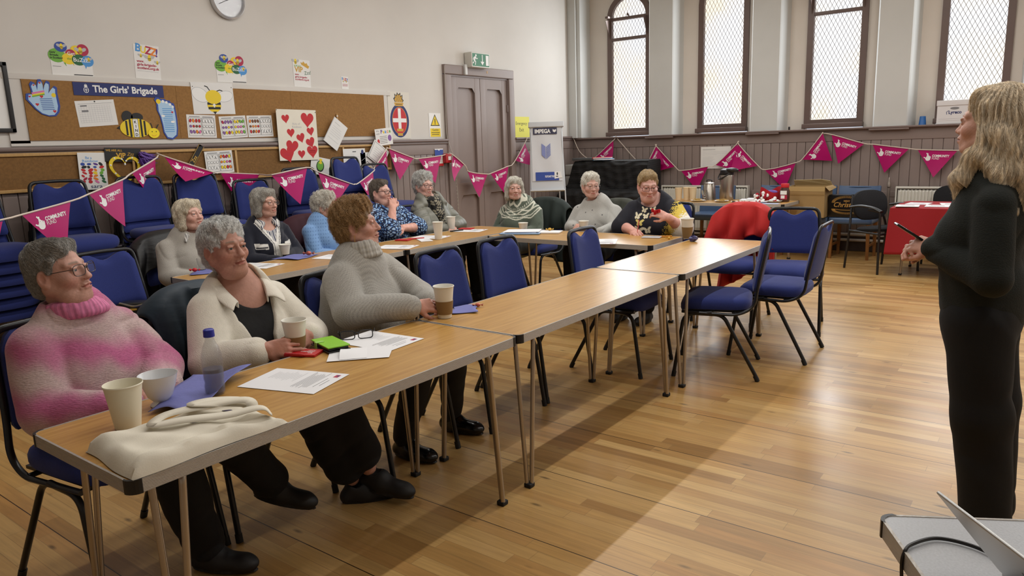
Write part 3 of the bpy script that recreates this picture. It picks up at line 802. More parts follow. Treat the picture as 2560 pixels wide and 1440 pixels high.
# clock
c = thing('wall_clock', 'round white wall clock at the top of the picture', 'clock', mat=FA(4.075, 2.835, XW))
mb = MB(); mb.lathe([(.165, 0), (.17, .01), (.168, .04), (.158, .048), (.150, .04), (.149, .02)], M('clock_rim', (222, 224, 228), .25, metal=.5), seg=48); mb.build('rim', c)
mb = MB(); mb.lathe([(0, .018), (.15, .018)], WHT, seg=48)
f = Flat(); f.mb = mb; f.z = .0185
for h in range(1, 13):
    a = PI / 2 - h * PI / 6; f.text(str(h), .118 * math.cos(a), .118 * math.sin(a) - .014, .028, INK, .02, align='c')
for h in range(60):
    a = h * PI / 30; f.rect(.143 * math.cos(a), .143 * math.sin(a), .008, .0016 if h % 5 else .003, INK, a)
mb.build('dial', c)
for nm, ang, l, w in (('hour_hand', math.radians(48), .075, .007), ('minute_hand', math.radians(206), .115, .005), ('second_hand', math.radians(40), .125, .002)):
    mb = MB(); g = Flat(); g.mb = mb; g.z = .024 if nm != 'second_hand' else .028; g.rect(math.cos(ang) * (l / 2 - .012), math.sin(ang) * (l / 2 - .012), l, w, INK, ang); mb.build(nm, c)
mb = MB(); mb.lathe([(.148, .044), (.10, .048), (0, .050)], M('clock_glass', (255, 255, 255), .05, trans=1.0, alpha=.25), seg=48); mb.build('lens', c)

def bee(f, x, y, s, wing=True):     # a plain striped bee
    if wing: f.ell(x + .5 * s, y + .25 * s, .42 * s, .26 * s, LG, .5); f.ell(x - .5 * s, y + .25 * s, .42 * s, .26 * s, LG, -.5)
    f.ell(x, y, .3 * s, .42 * s, YEL, 0)
    for k in (-.2, .02): f.rect(x, y + k * s, .54 * s, .10 * s, INK)
    f.ell(x, y + .42 * s, .24 * s, .2 * s, YEL)
def getbuzz(y, z, label, w=.30):
    f = Flat(); f.sheet([(-w / 2, -.125), (w / 2, -.125), (w / 2, .0), (-w / 2, .0)], PW)
    f.ell(-.10, .02, .062, .052, GRN); f.ell(-.065, .085, .045, .038, BLU); f.ell(.045, .068, .042, .036, YEL); f.ell(.092, .072, .045, .045, CRIM); f.ell(.0, .04, .036, .032, CRIM); f.ell(-.018, .0, .05, .042, YEL); f.ell(.055, -.004, .052, .042, DGRN); f.ell(.118, -.01, .046, .042, SKY)
    f.poly([(-.06, -.03), (-.045, -.03), (-.04, -.058)], GRN); f.poly([(.09, -.035), (.11, -.045), (.10, -.07)], SKY); f.poly([(0, -.025), (.015, -.03), (.016, -.052)], YEL)
    bee(f, -.06, .085, .04); bee(f, .075, .062, .05); bee(f, .128, .0, .032)
    for k, t in enumerate(("Girls'", 'Brigade', 'in Scotland')): f.text(t, -.15, .036 - k * .02, .014, INK, .02)
    f.text('Get', -.026, .028, .026, WHT, .01); f.text('the', -.03, -.006, .016, GRN, .01); f.text('BuZzz..', .012, -.018, .030, WHT, .01)
    f.rect(-.11, -.06, .06, .003, GREY); f.rect(.075, -.117, .14, .006, INK)
    return f.build('wall_poster', label, 'poster', FA(y, z, XW), 'bee posters along the wall')
getbuzz(2.675, 2.225, 'speech bubble poster high on the wall, left of the BUZZ sheet')
getbuzz(4.05, 2.235, 'speech bubble poster high on the wall, above the big bee picture')
f = Flat(); f.sheet((.215, .275), PW)
for k, (ch, cl) in enumerate(zip('BUZZ!', (SKY, YEL, CRIM, ORG, PUR))): f.text(ch, -.098 + k * .042, .085 - k * .008, .062 - (k == 1) * .012, cl, .03, rot=-.12)
bee(f, -.05, .045, .03); bee(f, .02, .03, .05); bee(f, .085, -.0, .03)
for k, t in enumerate(('www.', 'girls-brigade-', 'scotland.org.uk')): f.text(t, -.088, -.005 - k * .027, .02, CRIM, .025, width=(.06, .165, .185)[k])
f.rect(0, -.075, .18, .002, LG)
f.build('wall_poster', 'white poster headed BUZZ in coloured letters on the bare wall', 'poster', FA(3.272, 2.24, XW) @ ROT(-.035), 'bee posters along the wall')
f = Flat(); f.sheet((.205, .265), PW); bee(f, -.07, .105, .05)
f.poly([(-.01, .11), (.0, .085), (.08, .05), (.095, .075), (.075, .085), (.065, .105), (.045, .098), (.025, .12), (.012, .102)], GOLD)
f.text('FOR ALL', -.09, .062, .016, GRN, .02); f.text('VIP', -.085, .012, .05, GOLD, .03); f.text('Zzz!', .03, -.012, .034, DGRN, .0, rot=.15)
for k, t in enumerate(('www.', 'girls-brigade-', 'scotland.org.uk')): f.text(t, -.086, -.02 - k * .024, .017, CRIM, .025, width=(.05, .15, .17)[k])
f.build('wall_poster', 'white poster headed FOR ALL VIP with a gold crown', 'poster', FA(4.842, 2.235, XW) @ ROT(-.02), 'bee posters along the wall')
f = Flat(); f.sheet((.095, .13), PW)
for k, (ch, cl) in enumerate(zip('BUZZ', (SKY, ORG, CRIM, BLU))): f.text(ch, -.04 + k * .02, .03 - k * .004, .026, cl, .03)
bee(f, -.02, .012, .016); bee(f, .02, .012, .018)
for k in range(3): f.rect(0, -.015 - k * .009, .07, .003, CRIM)
f.build('wall_poster', 'smallest white BUZZ slip on the wall above the corkboard', 'poster', FA(5.39, 2.168, XW), 'bee posters along the wall')

# picture frame at the left edge
c = thing('picture_frame', 'black framed picture at the left edge of the photo', 'picture', mat=FA(1.90, 1.92, XW))
mb = MB()
for x_, y_, w_, h_ in ((-.30, 0, .03, .50), (.30, 0, .03, .50), (0, .235, .63, .03), (0, -.235, .63, .03)): mb.box((x_, y_, .014), (w_, h_, .028), BLACKP, bev=.004)
mb.build('frame', c); mb = MB(); mb.box((0, 0, .008), (.58, .45, .008), WHT); mb.build('mount', c)

# the painted hand, banner, table sheet, bee, foot
def finger(x0, y0, ang, l, w): return [(x0 - w * math.sin(ang + PI / 2 - PI / 2) * 0 + l * .0, 0)]
f = Flat()
hand = [(-.115, -.01), (-.11, .03), (-.085, .035), (-.072, .01), (-.075, .06), (-.082, .10), (-.068, .122), (-.046, .112), (-.038, .07), (-.03, .115), (-.022, .14), (-.002, .142), (.008, .115), (.008, .07), (.022, .115), (.035, .135), (.055, .125), (.055, .10), (.045, .05), (.07, .085), (.085, .10), (.102, .088), (.10, .05), (.105, .0), (.11, -.05), (.10, -.095), (.075, -.125), (.03, -.13), (-.02, -.115), (-.06, -.08), (-.095, -.035)]
f.sheet([(x * 1.03, y) for x, y in hand], BLU, t=.004)
f.poly([(x * .88, y * .9 - .004) for x, y in hand], M('print_pale_blue', (176, 208, 236), .6))
f.rect(-.03, .045, .09, .012, PNK, .25); f.rect(-.03, .032, .09, .010, YEL, .25); f.rect(-.03, .022, .09, .010, GRN, .25)
f.ell(.075, .03, .016, .016, YEL); f.heart(-.045, -.045, .012, RED); f.heart(-.01, .015, .012, RED); f.heart(.07, -.09, .012, RED); f.heart(-.012, .115, .008, RED); f.heart(-.055, .095, .007, RED); f.heart(-.09, .01, .008, RED)
for k in range(7): f.rect(.018 + k * .002, .0 - k * .013, .085, .004, BLU, .08)
f.build('handprint_cutout', 'blue cut-out hand with rhyme, leftmost thing on the corkboard', 'decoration', FA(2.425, 1.918, XC) @ ROT(-.03))

def crest(f, x, y, s, a, b):
    f.ell(x, y, .40 * s, .46 * s, a); f.ell(x, y, .31 * s, .37 * s, b); f.rect(x, y, .46 * s, .09 * s, a); f.rect(x, y, .09 * s, .60 * s, a)
    f.poly([(x - .22 * s, y + .46 * s), (x + .22 * s, y + .46 * s), (x + .26 * s, y + .62 * s), (x - .26 * s, y + .62 * s)], a)
    f.poly([(x - .2 * s, y + .63 * s), (x - .16 * s, y + .9 * s), (x - .05 * s, y + .72 * s), (x, y + 1.0 * s), (x + .06 * s, y + .72 * s), (x + .16 * s, y + .88 * s), (x + .2 * s, y + .63 * s)], a)
f = Flat(); f.sheet((.72, .10), NAVY, t=.003); crest(f, -.265, -.008, .05, WHT, NAVY)
f.text("The Girls' Brigade", -.215, -.022, .052, WHT, .028, width=.52)
f.build('banner_sign', "navy sign with white lettering The Girls' Brigade", 'sign', FA(3.008, 2.002, XC) @ ROT(.0))
f = Flat(); f.sheet((.30, .20), PW)
f.rect(0, .075, .26, .002, GREY); f.hold = True
for i in range(9): f.rect(-.01, .06 - i * .016, .24, .0012, LG)
for i in range(13): f.rect(-.13 + i * .02, -.005, .0012, .13, LG)
f.rect(-.09, .06, .05, .01, GREY); f.rect(-.085, .02, .05, .014, GREY); f.hold = False
f.ell(0, .09, .006, .006, INK)
f.build('notice_sheet', 'white sheet with a ruled table, pinned slanting under the navy sign', 'notice', FA(2.80, 1.817, XC) @ ROT(.07), 'papers on the corkboard')
c = thing('paper_bee', 'card bee in black and yellow with KIND down its middle', 'decoration', mat=FA(3.095, 1.70, XC))
f = Flat(); f.sheet([(.13 * math.cos(t), .078 * math.sin(t)) for t in [2 * PI * k / 28 for k in range(28)]], YEL, t=.004)
for x_ in (-.075, -.045, .045, .075): f.rect(x_, 0, .016, .118 if abs(x_) > .06 else .144, INK)
f.rect(0, 0, .046, .15, INK); f.rect(0, 0, .040, .144, WHT)
for k, ch in enumerate('KIND'): f.text(ch, 0, .038 - k * .034, .022, INK, .03, align='c')
f.mb.build('body', c)
f = Flat(); f.z = .005; f.mb.prism([(-.02 + .045 * math.cos(t) - .04, .09 + .05 * math.sin(t)) for t in [2 * PI * k / 18 for k in range(18)]], 0, .003, INK); f.mb.prism([(.02 + .05 * math.cos(t), .088 + .036 * math.sin(t)) for t in [2 * PI * k / 18 for k in range(18)]], 0, .003, INK); f.mb.prism([(-.125, -.01), (-.155, .0), (-.125, .02)], 0, .003, INK); f.mb.build('wing', c)
f = Flat(); f.mb.prism([(.145 + .048 * math.cos(t), -.042 + .042 * math.sin(t)) for t in [2 * PI * k / 22 for k in range(22)]], .004, .008, M('print_bright_yellow', (250, 226, 30), .6)); f.z = .0085
f.ell(.13, -.03, .004, .005, INK); f.ell(.165, -.03, .004, .005, INK); f.line([(.125, -.058), (.138, -.065), (.152, -.065), (.165, -.056)], .003, ORG); f.line([(.135, -.0), (.125, .04)], .008, INK); f.line([(.17, -.0), (.19, .03)], .008, INK); f.mb.build('head', c)
f = Flat(); foot = [(-.075, .14), (-.09, .165), (-.075, .185), (-.045, .182), (-.03, .17), (.0, .172), (.02, .158), (.045, .158), (.055, .14), (.078, .135), (.085, .11), (.09, .06), (.092, .0), (.088, -.08), (.075, -.14), (.03, -.17), (-.02, -.16), (-.045, -.11), (-.05, -.04), (-.06, .03), (-.078, .08)]
f.sheet(foot, BLU, t=.004); f.poly([(x * .84 + .002, y * .9 - .004) for x, y in foot], MATS['print_pale_blue'])
for x_, y_, r_ in ((-.055, .15, .02), (-.015, .15, .012), (.015, .142, .011), (.045, .125, .011), (.066, .105, .010)): f.ell(x_, y_, r_, r_, YEL if r_ > .015 else WHT)
f.hold = True
for k in range(13): f.rect(.012, .09 - k * .016, .085, .005, SKY)
f.hold = False; f.ell(-.03, .03, .016, .01, WHT); f.ell(.05, -.02, .018, .01, WHT); f.heart(.055, .06, .010, RED)
f.build('footprint_cutout', 'blue cut-out footprint with verse right of the card bee', 'decoration', FA(3.37, 1.772, XC) @ ROT(.02))
f = Flat(); f.sheet((.41, .275), PW)
f.ell(.115, .02, .085, .05, LG, .2, 24); f.ell(.115, .02, .081, .046, WHT, .2, 24); f.ell(-.125, .03, .085, .06, LG, -.5, 24); f.ell(-.125, .03, .081, .056, WHT, -.5, 24)
f.ell(0, -.06, .068, .062, YEL); f.rect(0, -.045, .132, .022, INK); f.rect(0, -.085, .12, .022, INK); f.poly([(-.02, -.115), (.02, -.115), (0, -.14)], INK); f.ell(0, .012, .078, .062, YEL)
f.rect(0, -.062, .012, .035, WHT); f.rect(0, -.058, .03, .01, WHT); f.line([(-.03, .07), (-.05, .10), (-.075, .108)], .008, INK); f.line([(.04, .065), (.07, .075), (.095, .068)], .008, INK)
for k in (-1, 1): f.ell(k * .19, .10, .004, .004, INK)
f.build('drawing_sheet', 'white sheet with a big yellow and black bee, pinned right of the blue footprint', 'drawing', FA(3.828, 1.96, XC) @ ROT(.012), 'papers on the corkboard')
# colouring sheets
def colouring(y, z, rot, pal, label, seed, xx=None, group='colouring sheets'):
    r = random.Random(seed); f = Flat(); f.sheet((.275, .20), PW)
    for sx in (-1, 1):
        f.rect(sx * .063, .083, .10, .006, GREY)
        for a in (0, 1): f.rect(sx * .063, .072 if a else -.082, .118, .002, INK)
        for a in (-1, 1): f.rect(sx * .063 + a * .059, -.005, .002, .155, INK)
        for i in range(4):
            for j in range(3):
                x_, y_ = sx * .063 - .042 + i * .028, .048 - j * .048; f.hold = True
                f.ell(x_, y_, .0125, .017 if j != 1 else .012, INK, r.uniform(-.6, .6), 12); f.hold = False; f.z += .00004
                k = pal[sx > 0]; f.ell(x_, y_, .0105, .015 if j != 1 else .010, r.choice(k) if k else WHT, 0, 12)
                f.hold = False
    return f.build('colouring_sheet', label, 'drawing', FA(y, z, xx or XC) @ ROT(rot), group)
colouring(3.685, 1.714, -.02, ([RED, ORG, BRN, VIO, YEL, PNK], None), 'colouring sheet below the big bee picture', 1)
colouring(4.00, 1.708, .05, ([CRIM, VIO, VIO, YEL], [VIO, YEL, PNK, GRN]), 'mostly purple colouring sheet, second of three under the corkboard', 2)
colouring(4.285, 1.716, .02, ([RED, ORG, YEL, BRN], None), 'colouring sheet touching the poster of red hearts', 3)
colouring(3.80, 1.395, .03, (None, [ORG, RED, YEL, PNK, CRIM]), 'colouring sheet alone on the low corkboard', 4, XL)
f = Flat(); f.sheet((.475, .495), PC)
for x_, y_, r_, a in ((-.135, .155, .045, .1), (.125, .15, .078, -.05), (.155, .035, .045, .15), (-.085, .02, .045, .05), (.03, -.03, .05, .3), (.145, -.075, .055, .35), (-.08, -.115, .072, -.1), (-.14, -.185, .085, .3), (.025, -.19, .044, 0), (.16, -.165, .066, .05)): f.heart(x_, y_ + .005, r_, RED, a)
f.hold = True
for x_, y_, w_ in ((.03, -.02, .05), (.148, -.075, .05), (-.08, -.105, .07), (.025, -.19, .04), (.16, -.155, .075), (-.15, -.18, .06)):
    for k in range(2): f.rect(x_, y_ - k * .014, w_, .003, CRIM)
f.text('Acts of', -.06, .10, .022, LG, 0); f.text('Kindness', -.065, .07, .022, LG, 0); f.hold = False
f.ell(-.232, .24, .005, .005, INK); f.ell(.23, .225, .005, .005, INK)
f.build('hearts_poster', 'cream poster covered with red paper hearts, hanging over the rail', 'poster', FA(4.68, 1.627, -6.183) @ ROT(-.01))
f = Flat(); f.sheet((.205, .29), PW); f.rect(-.098, 0, .006, .28, LG); f.lines(-.07, .10, .13, 1, .02, GREY); f.lines(-.075, .06, .15, 5, .024, LG, seed=5); f.rect(.0, -.075, .16, .002, LG)
f.build('plastic_wallet', 'typed sheet in a clear wallet hung by its corner like a diamond', 'notice', FA(5.155, 1.635, -6.180) @ ROT(-.62), 'papers on the corkboard')
mb = MB(); mb.box((0, 0, .006), (.014, .085, .012), PINE, bev=.002); mb.box((0, .02, .006), (.02, .01, .014), CHROME)
tag(mb.build('clothes_peg', mat=FA(5.225, 1.80, XC) @ ROT(.03)), 'small wooden peg pinned near the middle of the corkboard', 'peg')
f = Flat(); f.sheet((.255, .185), PW)
for k, (ch, cl) in enumerate(zip('Peace', (PUR, YEL, SKY, ORG, GRN))): f.text(ch, -.045 + k * .032, .038, .04, cl, .03)
f.text('We', -.11, .06, .02, GREY, 0); f.text('wish', -.112, .03, .02, GREY, 0)
f.ell(.085, -.02, .028, .035, VIO); f.ell(-.09, -.045, .018, .026, RED)
for k in range(5): f.rect(-.01, .005 - k * .018, .11, .004, INK)
f.build('drawing_sheet', 'small hand drawn sheet headed Peace at the right of the corkboard', 'drawing', FA(5.838, 1.598, -6.180) @ ROT(.09), 'papers on the corkboard')
# embroidered crest banner
f = Flat(); f.sheet((.345, .53), M('banner_canvas', (224, 220, 210), .85, bump=('noise', 200, .3)), t=.004)
f.ell(0, -.06, .150, .19, NAVY, 0, 30); f.ell(0, -.06, .118, .155, GOLD, 0, 30); f.ell(0, -.06, .112, .150, RED, 0, 30); f.rect(0, -.055, .215, .045, WHT); f.rect(0, -.04, .045, .24, WHT); f.rect(0, -.165, .10, .03, GOLD); f.rect(0, -.215, .08, .03, GOLD)
f.poly([(-.06, .105), (.06, .105), (.075, .145), (-.075, .145)], GOLD); f.rect(0, .125, .10, .006, INK)
fl = [(-.06, .15), (-.085, .19), (-.06, .205), (-.065, .245), (-.035, .225), (-.02, .262), (.0, .235), (.03, .258), (.035, .22), (.065, .235), (.06, .19), (.08, .17), (.06, .15)]
f.poly(fl, INK); f.poly([(x * .82, .15 + (y - .15) * .84) for x, y in fl], GOLD)
for k in (-.03, 0, .03): f.line([(k, .155), (k * 1.1 + .01, .185), (k * .8, .215)], .005, INK)
f.build('crest_banner', 'white hanging with a flaming crest in navy and red by the door', 'banner', FA(6.165, 1.838, XW) @ ROT(-.01))
f = Flat(); f.sheet((.21, .285), WHT, t=.003)
f.poly([(-.083, -.01), (.083, -.01), (0, .13)], INK); f.poly([(-.066, 0), (.066, 0), (0, .112)], YEL); f.rect(0, .05, .014, .05, INK); f.ell(0, .014, .008, .008, INK); f.rect(0, -.09, .18, .10, YEL)
f.text('Caution', -.055, -.068, .024, INK, .015, width=.11); f.rect(0, -.09, .15, .007, INK); f.rect(0, -.112, .13, .007, INK)
f.build('warning_sign', 'yellow triangle warning sign left of the door', 'sign', FA(6.763, 1.73, XW))
f = Flat(); f.sheet((.385, .295), M('yellow_card', (226, 220, 92), .6)); f.text('Emergency', 0, .035, .045, INK, .0, align='c', width=.27); f.text('Exit', 0, -.055, .05, INK, .0, align='c')
f.build('exit_notice', 'yellow card reading Emergency Exit right of the door', 'sign', FA(8.555, 1.70, XW))
# running man box over the door
c = thing('exit_sign', 'green running man box above the door', 'sign', mat=FA(7.545, 2.535, -6.12))
mb = MB(); mb.box((0, 0, -.06), (.365, .185, .12), M('sign_case', (214, 212, 204), .4), bev=.008); mb.build('case', c)
f = Flat(); f.sheet((.335, .155), M('exit_green', (22, 106, 66), .4, emit=.12)); f.z = .003
f.ell(-.10, .052, .015, .015, WHT); f.line([(-.11, .03), (-.135, -.005)], .026, WHT); f.line([(-.11, .032), (-.085, .01), (-.07, .018)], .011, WHT); f.line([(-.12, .034), (-.145, .022), (-.158, -.0)], .011, WHT); f.line([(-.13, -.01), (-.108, -.025), (-.118, -.062)], .014, WHT); f.line([(-.135, -.008), (-.150, -.04), (-.164, -.042)], .013, WHT)
f.rect(.025, .02, .016, .09, WHT); f.poly([(-.012, -.018), (.062, -.018), (.025, -.064)], WHT); f.rect(.125, 0, .06, .125, WHT)
f.mb.build('panel', c)
mb = MB(); mb.box((0, 0, .02), (.05, .13, .045), M('sensor_white', (206, 206, 204), .4), bev=.012)
tag(mb.build('door_sensor', mat=FA(7.315, 2.41, -6.215)), 'small white sensor on the door frame left of the green sign', 'sensor')
mb = MB(); mb.box((0, 0, .004), (.30, .055, .01), M('bare_plate', (84, 62, 54), .6)); mb.box((.09, 0, .006), (.02, .03, .01), PINE)
tag(mb.build('closer_plate', mat=FA(7.68, 2.405, -6.214)), 'dark plate on the door frame below the green sign', 'plate')
mb = MB(); mb.box((0, 0, .03), (.11, .115, .06), M('alarm_red', (176, 26, 32), .4), bev=.01); mb.box((.012, 0, .061), (.05, .045, .003), WHT)
tag(mb.build('fire_alarm', mat=FA(6.885, 1.325, -6.215)), 'red break glass alarm box on the boarding left of the door', 'alarm')
f = Flat(); f.sheet((.15, .21), PW); f.rect(0, .055, .15, .075, BLU); f.rect(0, -.09, .15, .03, RED); f.lines(-.06, -.0, .12, 4, .016, GREY, seed=3); f.ell(0, .09, .01, .01, WHT)
f.build('fire_notice', 'small blue and white fire notice on the boarding beside the alarm', 'notice', FA(6.77, 1.34, -6.213))
# fairy light flex down the door edge
mb = MB(); mb.tube(smooth_path([(-6.21, 6.945, 2.44), (-6.20, 6.925, 2.0), (-6.21, 6.93, 1.60), (-6.16, 7.0, 1.28), (-6.17, 7.03, .95), (-6.18, 7.05, .5)]), .0035, M('clear_flex', (176, 170, 160), .3), seg=6)
for k in range(18): mb.ball((-6.168, 7.0 + .002 * k, 1.28 - .045 * k), .006, MATS['clear_flex'], seg=6)
tag(mb.build('fairy_lights'), 'unlit string of tiny lights trailing down the left of the door', 'string lights')

# low corkboard papers
f = Flat(); f.sheet((.21, .29), PW); f.text('Be a', -.05, .095, .02, SKY, .01); f.text('Rainbow', -.075, .07, .02, SKY, .01, width=.12)
r = random.Random(11); pal = [[BLU, PUR, INK], [INK, BLU, RED], [RED, ORG, GRN], [RED, YEL, GRN], [RED, ORG, DGRN], [CRIM, ORG, DGRN], [RED, PNK, DGRN]]
for i in range(7):
    for j in range(4):
        f.ell(-.072 + j * .047 + r.uniform(-.008, .008), .055 - i * .023, r.uniform(.012, .021), r.uniform(.008, .013), pal[i][min(2, j * 3 // 4)], r.uniform(-.8, .8), 12)
f.text('sara', -.03, -.132, .028, NAVY, 0, width=.09)
f.build('drawing_sheet', 'sheet of coloured fruit and vegetables signed sara', 'drawing', FA(2.695, 1.365, -6.194) @ ROT(-.03), 'papers on the corkboard')
c = thing('photo_prop', 'black and gold VIP photo frame with a heart shaped opening', 'frame', mat=FA(2.945, 1.40, -6.194) @ ROT(-.04))
f = Flat(); f.sheet([(-.15, .03), (.14, .03), (.14, .14), (-.15, .14)], INK, t=.006); f.text('WE ARE ALL', -.14, .112, .016, GOLD, .02, width=.13); f.text('VIP', -.06, .062, .038, GOLD, .035); f.text('Zzz', .025, .078, .026, GOLD, 0, shear=.3)
f.mb.build('header', c)
mb = MB(); hp = lambda s, t: (s * 16 * math.sin(t) ** 3 / 16, s * (13 * math.cos(t) - 5 * math.cos(2 * t) - 2 * math.cos(3 * t) - math.cos(4 * t)) / 15 - .03)
n = 40; vs = [(*hp(.128, 2 * PI * k / n), z) for z in (.008, .014) for k in range(n)] + [(*hp(.102, 2 * PI * k / n), z) for z in (.008, .014) for k in range(n)]; fs = []
for k in range(n): j = (k + 1) % n; fs += [(n + k, n + j, 3 * n + j, 3 * n + k), (k, j, n + j, n + k), (j, k, 2 * n + k, 2 * n + j), (2 * n + j, 2 * n + k, 3 * n + k, 3 * n + j)]
mb.add(vs, fs, YEL)
for k in range(0, n, 3): mb.ball((*hp(.115, 2 * PI * k / n), .014), (.008, .008, .004), WHT, seg=8)
mb.build('heart_surround', c)
mb = MB(); mb.box((.075, -.06, .004), (.018, .22, .006), PINE); mb.build('stick', c)
mb = MB(); r = random.Random(3)
for k in range(60):
    a = r.uniform(-1.3, -.2); l = r.uniform(.05, .13); x0, y0 = .13 + r.uniform(-.02, .03), .09 + r.uniform(-.06, .02); z0 = .012 + r.uniform(0, .03)
    mb.tube([(x0, y0, z0), (x0 + l * .5 * math.cos(a), y0 + l * .5 * math.sin(a), z0 + .008), (x0 + l * math.cos(a + .2), y0 + l * math.sin(a + .2), z0)], [.006, .008, .001], PUR, seg=5)
mb.build('feather', c)
f = Flat(); f.sheet((.26, .055), INK, t=.004); f.rect(0, .024, .26, .003, GOLD); f.rect(0, -.024, .26, .003, GOLD); f.text('P  Zzz', -.09, -.014, .03, GOLD, .02)
f.build('photo_prop', 'upper black and gold prop strip, slanting behind the pink flag', 'frame', FA(3.565, 1.44, -6.194) @ ROT(.95), 'prop strips')
f = Flat(); f.sheet((.34, .055), INK, t=.004); f.rect(0, .024, .34, .003, GOLD); f.rect(0, -.024, .34, .003, GOLD); f.text('the place to', -.14, -.014, .032, GOLD, .02, width=.28)
f.build('photo_prop', 'lower black and gold prop strip reading the place to', 'frame', FA(3.63, 1.135, -6.194) @ ROT(1.02), 'prop strips')
f = Flat(); f.sheet((.31, .215), PW); f.rect(-.0, .075, .05, .008, INK); f.ell(.115, .07, .018, .024, NAVY); f.lines(-.13, .04, .2, 7, .02, LG, seed=8)
f.build('notice_sheet', 'white typed notice behind the tallest chair stack', 'notice', FA(5.40, 1.37, -6.194), 'papers on the corkboard')
f = Flat(); f.sheet((.22, .27), PW)
for k in range(4): f.line([(-.10, .05 - k * .05), (-.02, .09 - k * .055), (.05, .03 - k * .05), (.09, -.06 - k * .02)], .006, INK if k % 2 else GREY)
f.ell(0, -.05, .03, .03, YEL)
f.build('drawing_sheet', 'sheet with swirling dark lines half behind the chair stack', 'drawing', FA(5.60, 1.30, -6.194) @ ROT(.05), 'papers on the corkboard')
f = Flat(); f.sheet((.25, .22), PW); f.rect(0, 0, .225, .195, GREY); f.rect(0, 0, .215, .185, PW); f.lines(-.07, .05, .14, 5, .024, GREY, seed=9)
f.build('certificate', 'tilted certificate with a grey border below the Peace drawing', 'notice', FA(5.735, 1.41, -6.178) @ ROT(-.6), 'papers on the corkboard')
f = Flat(); f.sheet((.24, .18), PW); f.ell(0, .0, .05, .06, INK); f.ell(0, .005, .04, .05, GRN)
for k in range(6): f.ell(.0, .05, .006, .03, YEL, -.8 + k * .32)
f.build('drawing_sheet', 'sheet with a green and black pineapple drawing near the hearts', 'drawing', FA(4.93, 1.31, -6.194) @ ROT(-.2), 'papers on the corkboard')
f = Flat(); f.sheet((.43, .30), PW); f.lines(-.19, .11, .3, 1, .03, GREY, th=.005); f.lines(-.19, .08, .36, 3, .02, LG, seed=2); f.lines(-.19, .01, .25, 9, .016, LG, seed=4)
f.build('notice_sheet', 'white typed notice on the window wall behind the bunting', 'notice', FB(-3.92, 1.195, 9.898))

# ================================================================ bunting
MAG = M('magenta_pennant', (176, 10, 100), .42, noise=(5, .05), spec=.25); TAPE = M('cream_tape', (222, 208, 194), .7)
def sub(a, b, t): return a + (b - a) * t
def flag_mesh(hang=0.0, curl=0.0):
    """top edge along X from -.2 to .2, hangs in -Y; print on +Z"""
    mb = MB(); n = 9
    def pos(x, y): return Vector((x, y, curl * (y / .31) ** 2 * .31 + .010 * math.sin(x * 14) * (y / -.31)))
    vs = []; fs = []; idx = {}
    for j in range(n):
        y = -.31 * j / (n - 1); hw = .2 * (1 - j / (n - 1)) + .0008
        for i in range(n): idx[i, j] = len(vs); vs.append(pos(-hw + 2 * hw * i / (n - 1), y))
    for j in range(n - 1):
        for i in range(n - 1): fs.append((idx[i, j], idx[i, j + 1], idx[i + 1, j + 1], idx[i + 1, j]))
    k = len(vs); vs2 = vs + [v + Vector((0, 0, -.0008)) for v in vs]
    mb.add(vs2, fs + [tuple(q + k for q in f[::-1]) for f in fs], MAG, smooth=True)
    def pr(f2):      # lay flat print on the curved cloth
        f2.mb.v = [tuple(pos(x, y) + Vector((0, 0, .0012 + z))) for x, y, z in f2.mb.v]; return f2
    f = Flat(); f.z = 0
    f.text('COMMUNITY', -.045, -.075, .026, WHT, .035, width=.175); f.text('FUND', -.045, -.105, .026, WHT, .0, width=.075)
    # crossed fingers
    cx, cy = -.085, -.085
    f.ell(cx, cy - .012, .026, .026, WHT); f.ell(cx + .002, cy - .008, .016, .014, MAG); f.line([(cx - .012, cy - .01), (cx + .016, cy - .012)], .006, WHT)
    f.line([(cx - .012, cy), (cx - .004, cy + .045)], .011, WHT); f.line([(cx - .018, cy + .05), (cx + .008, cy + .012)], .010, WHT)
    f.line([(cx - .022, cy - .01), (cx - .042, cy + .002)], .010, WHT); f.line([(cx + .012, cy + .002), (cx + .012, cy + .018)], .010, WHT); f.line([(cx + .023, cy - .004), (cx + .024, cy + .012)], .009, WHT)
    pr(f); k = len(mb.v); off = {}
    mb.add(f.mb.v, f.mb.f, WHT)
    base = len(mb.f) - len(f.mb.f)
    for q, mi in enumerate(f.mb.mi): mb.mi[base + q] = mb.slot(f.mb.mats[mi])
    return mb
_fl = [flag_mesh(0, c) for c in (0.0, .10, .45)]
_fm = []
def pennant(a, b, lean, label, v=0, sx=1.0):
    """a,b: ends of the top edge in the world (left to right as read); lean: angle the point swings out from hanging straight"""
    a = Vector(a); b = Vector(b); X = (b - a).normalized()
    Yv = Vector((0, 0, 1)); Yv = (Yv - X * Yv.dot(X)).normalized(); Z = X.cross(Yv)
    R = Matrix((X, Yv, Z)).transposed().to_4x4(); T = Matrix.Translation((a + b) / 2) @ R @ Matrix.Rotation(-lean, 4, 'X') @ Matrix.Diagonal((sx, 1, 1, 1))
    if len(_fm) <= v or _fm[v] is None:
        while len(_fm) <= v: _fm.append(None)
        o = _fl[v].build('pennant', mat=T); _fm[v] = o.data
    else: o = link('pennant', _fm[v], None, T)
    return tag(o, label, 'pennant', 'magenta pennants on the bunting')
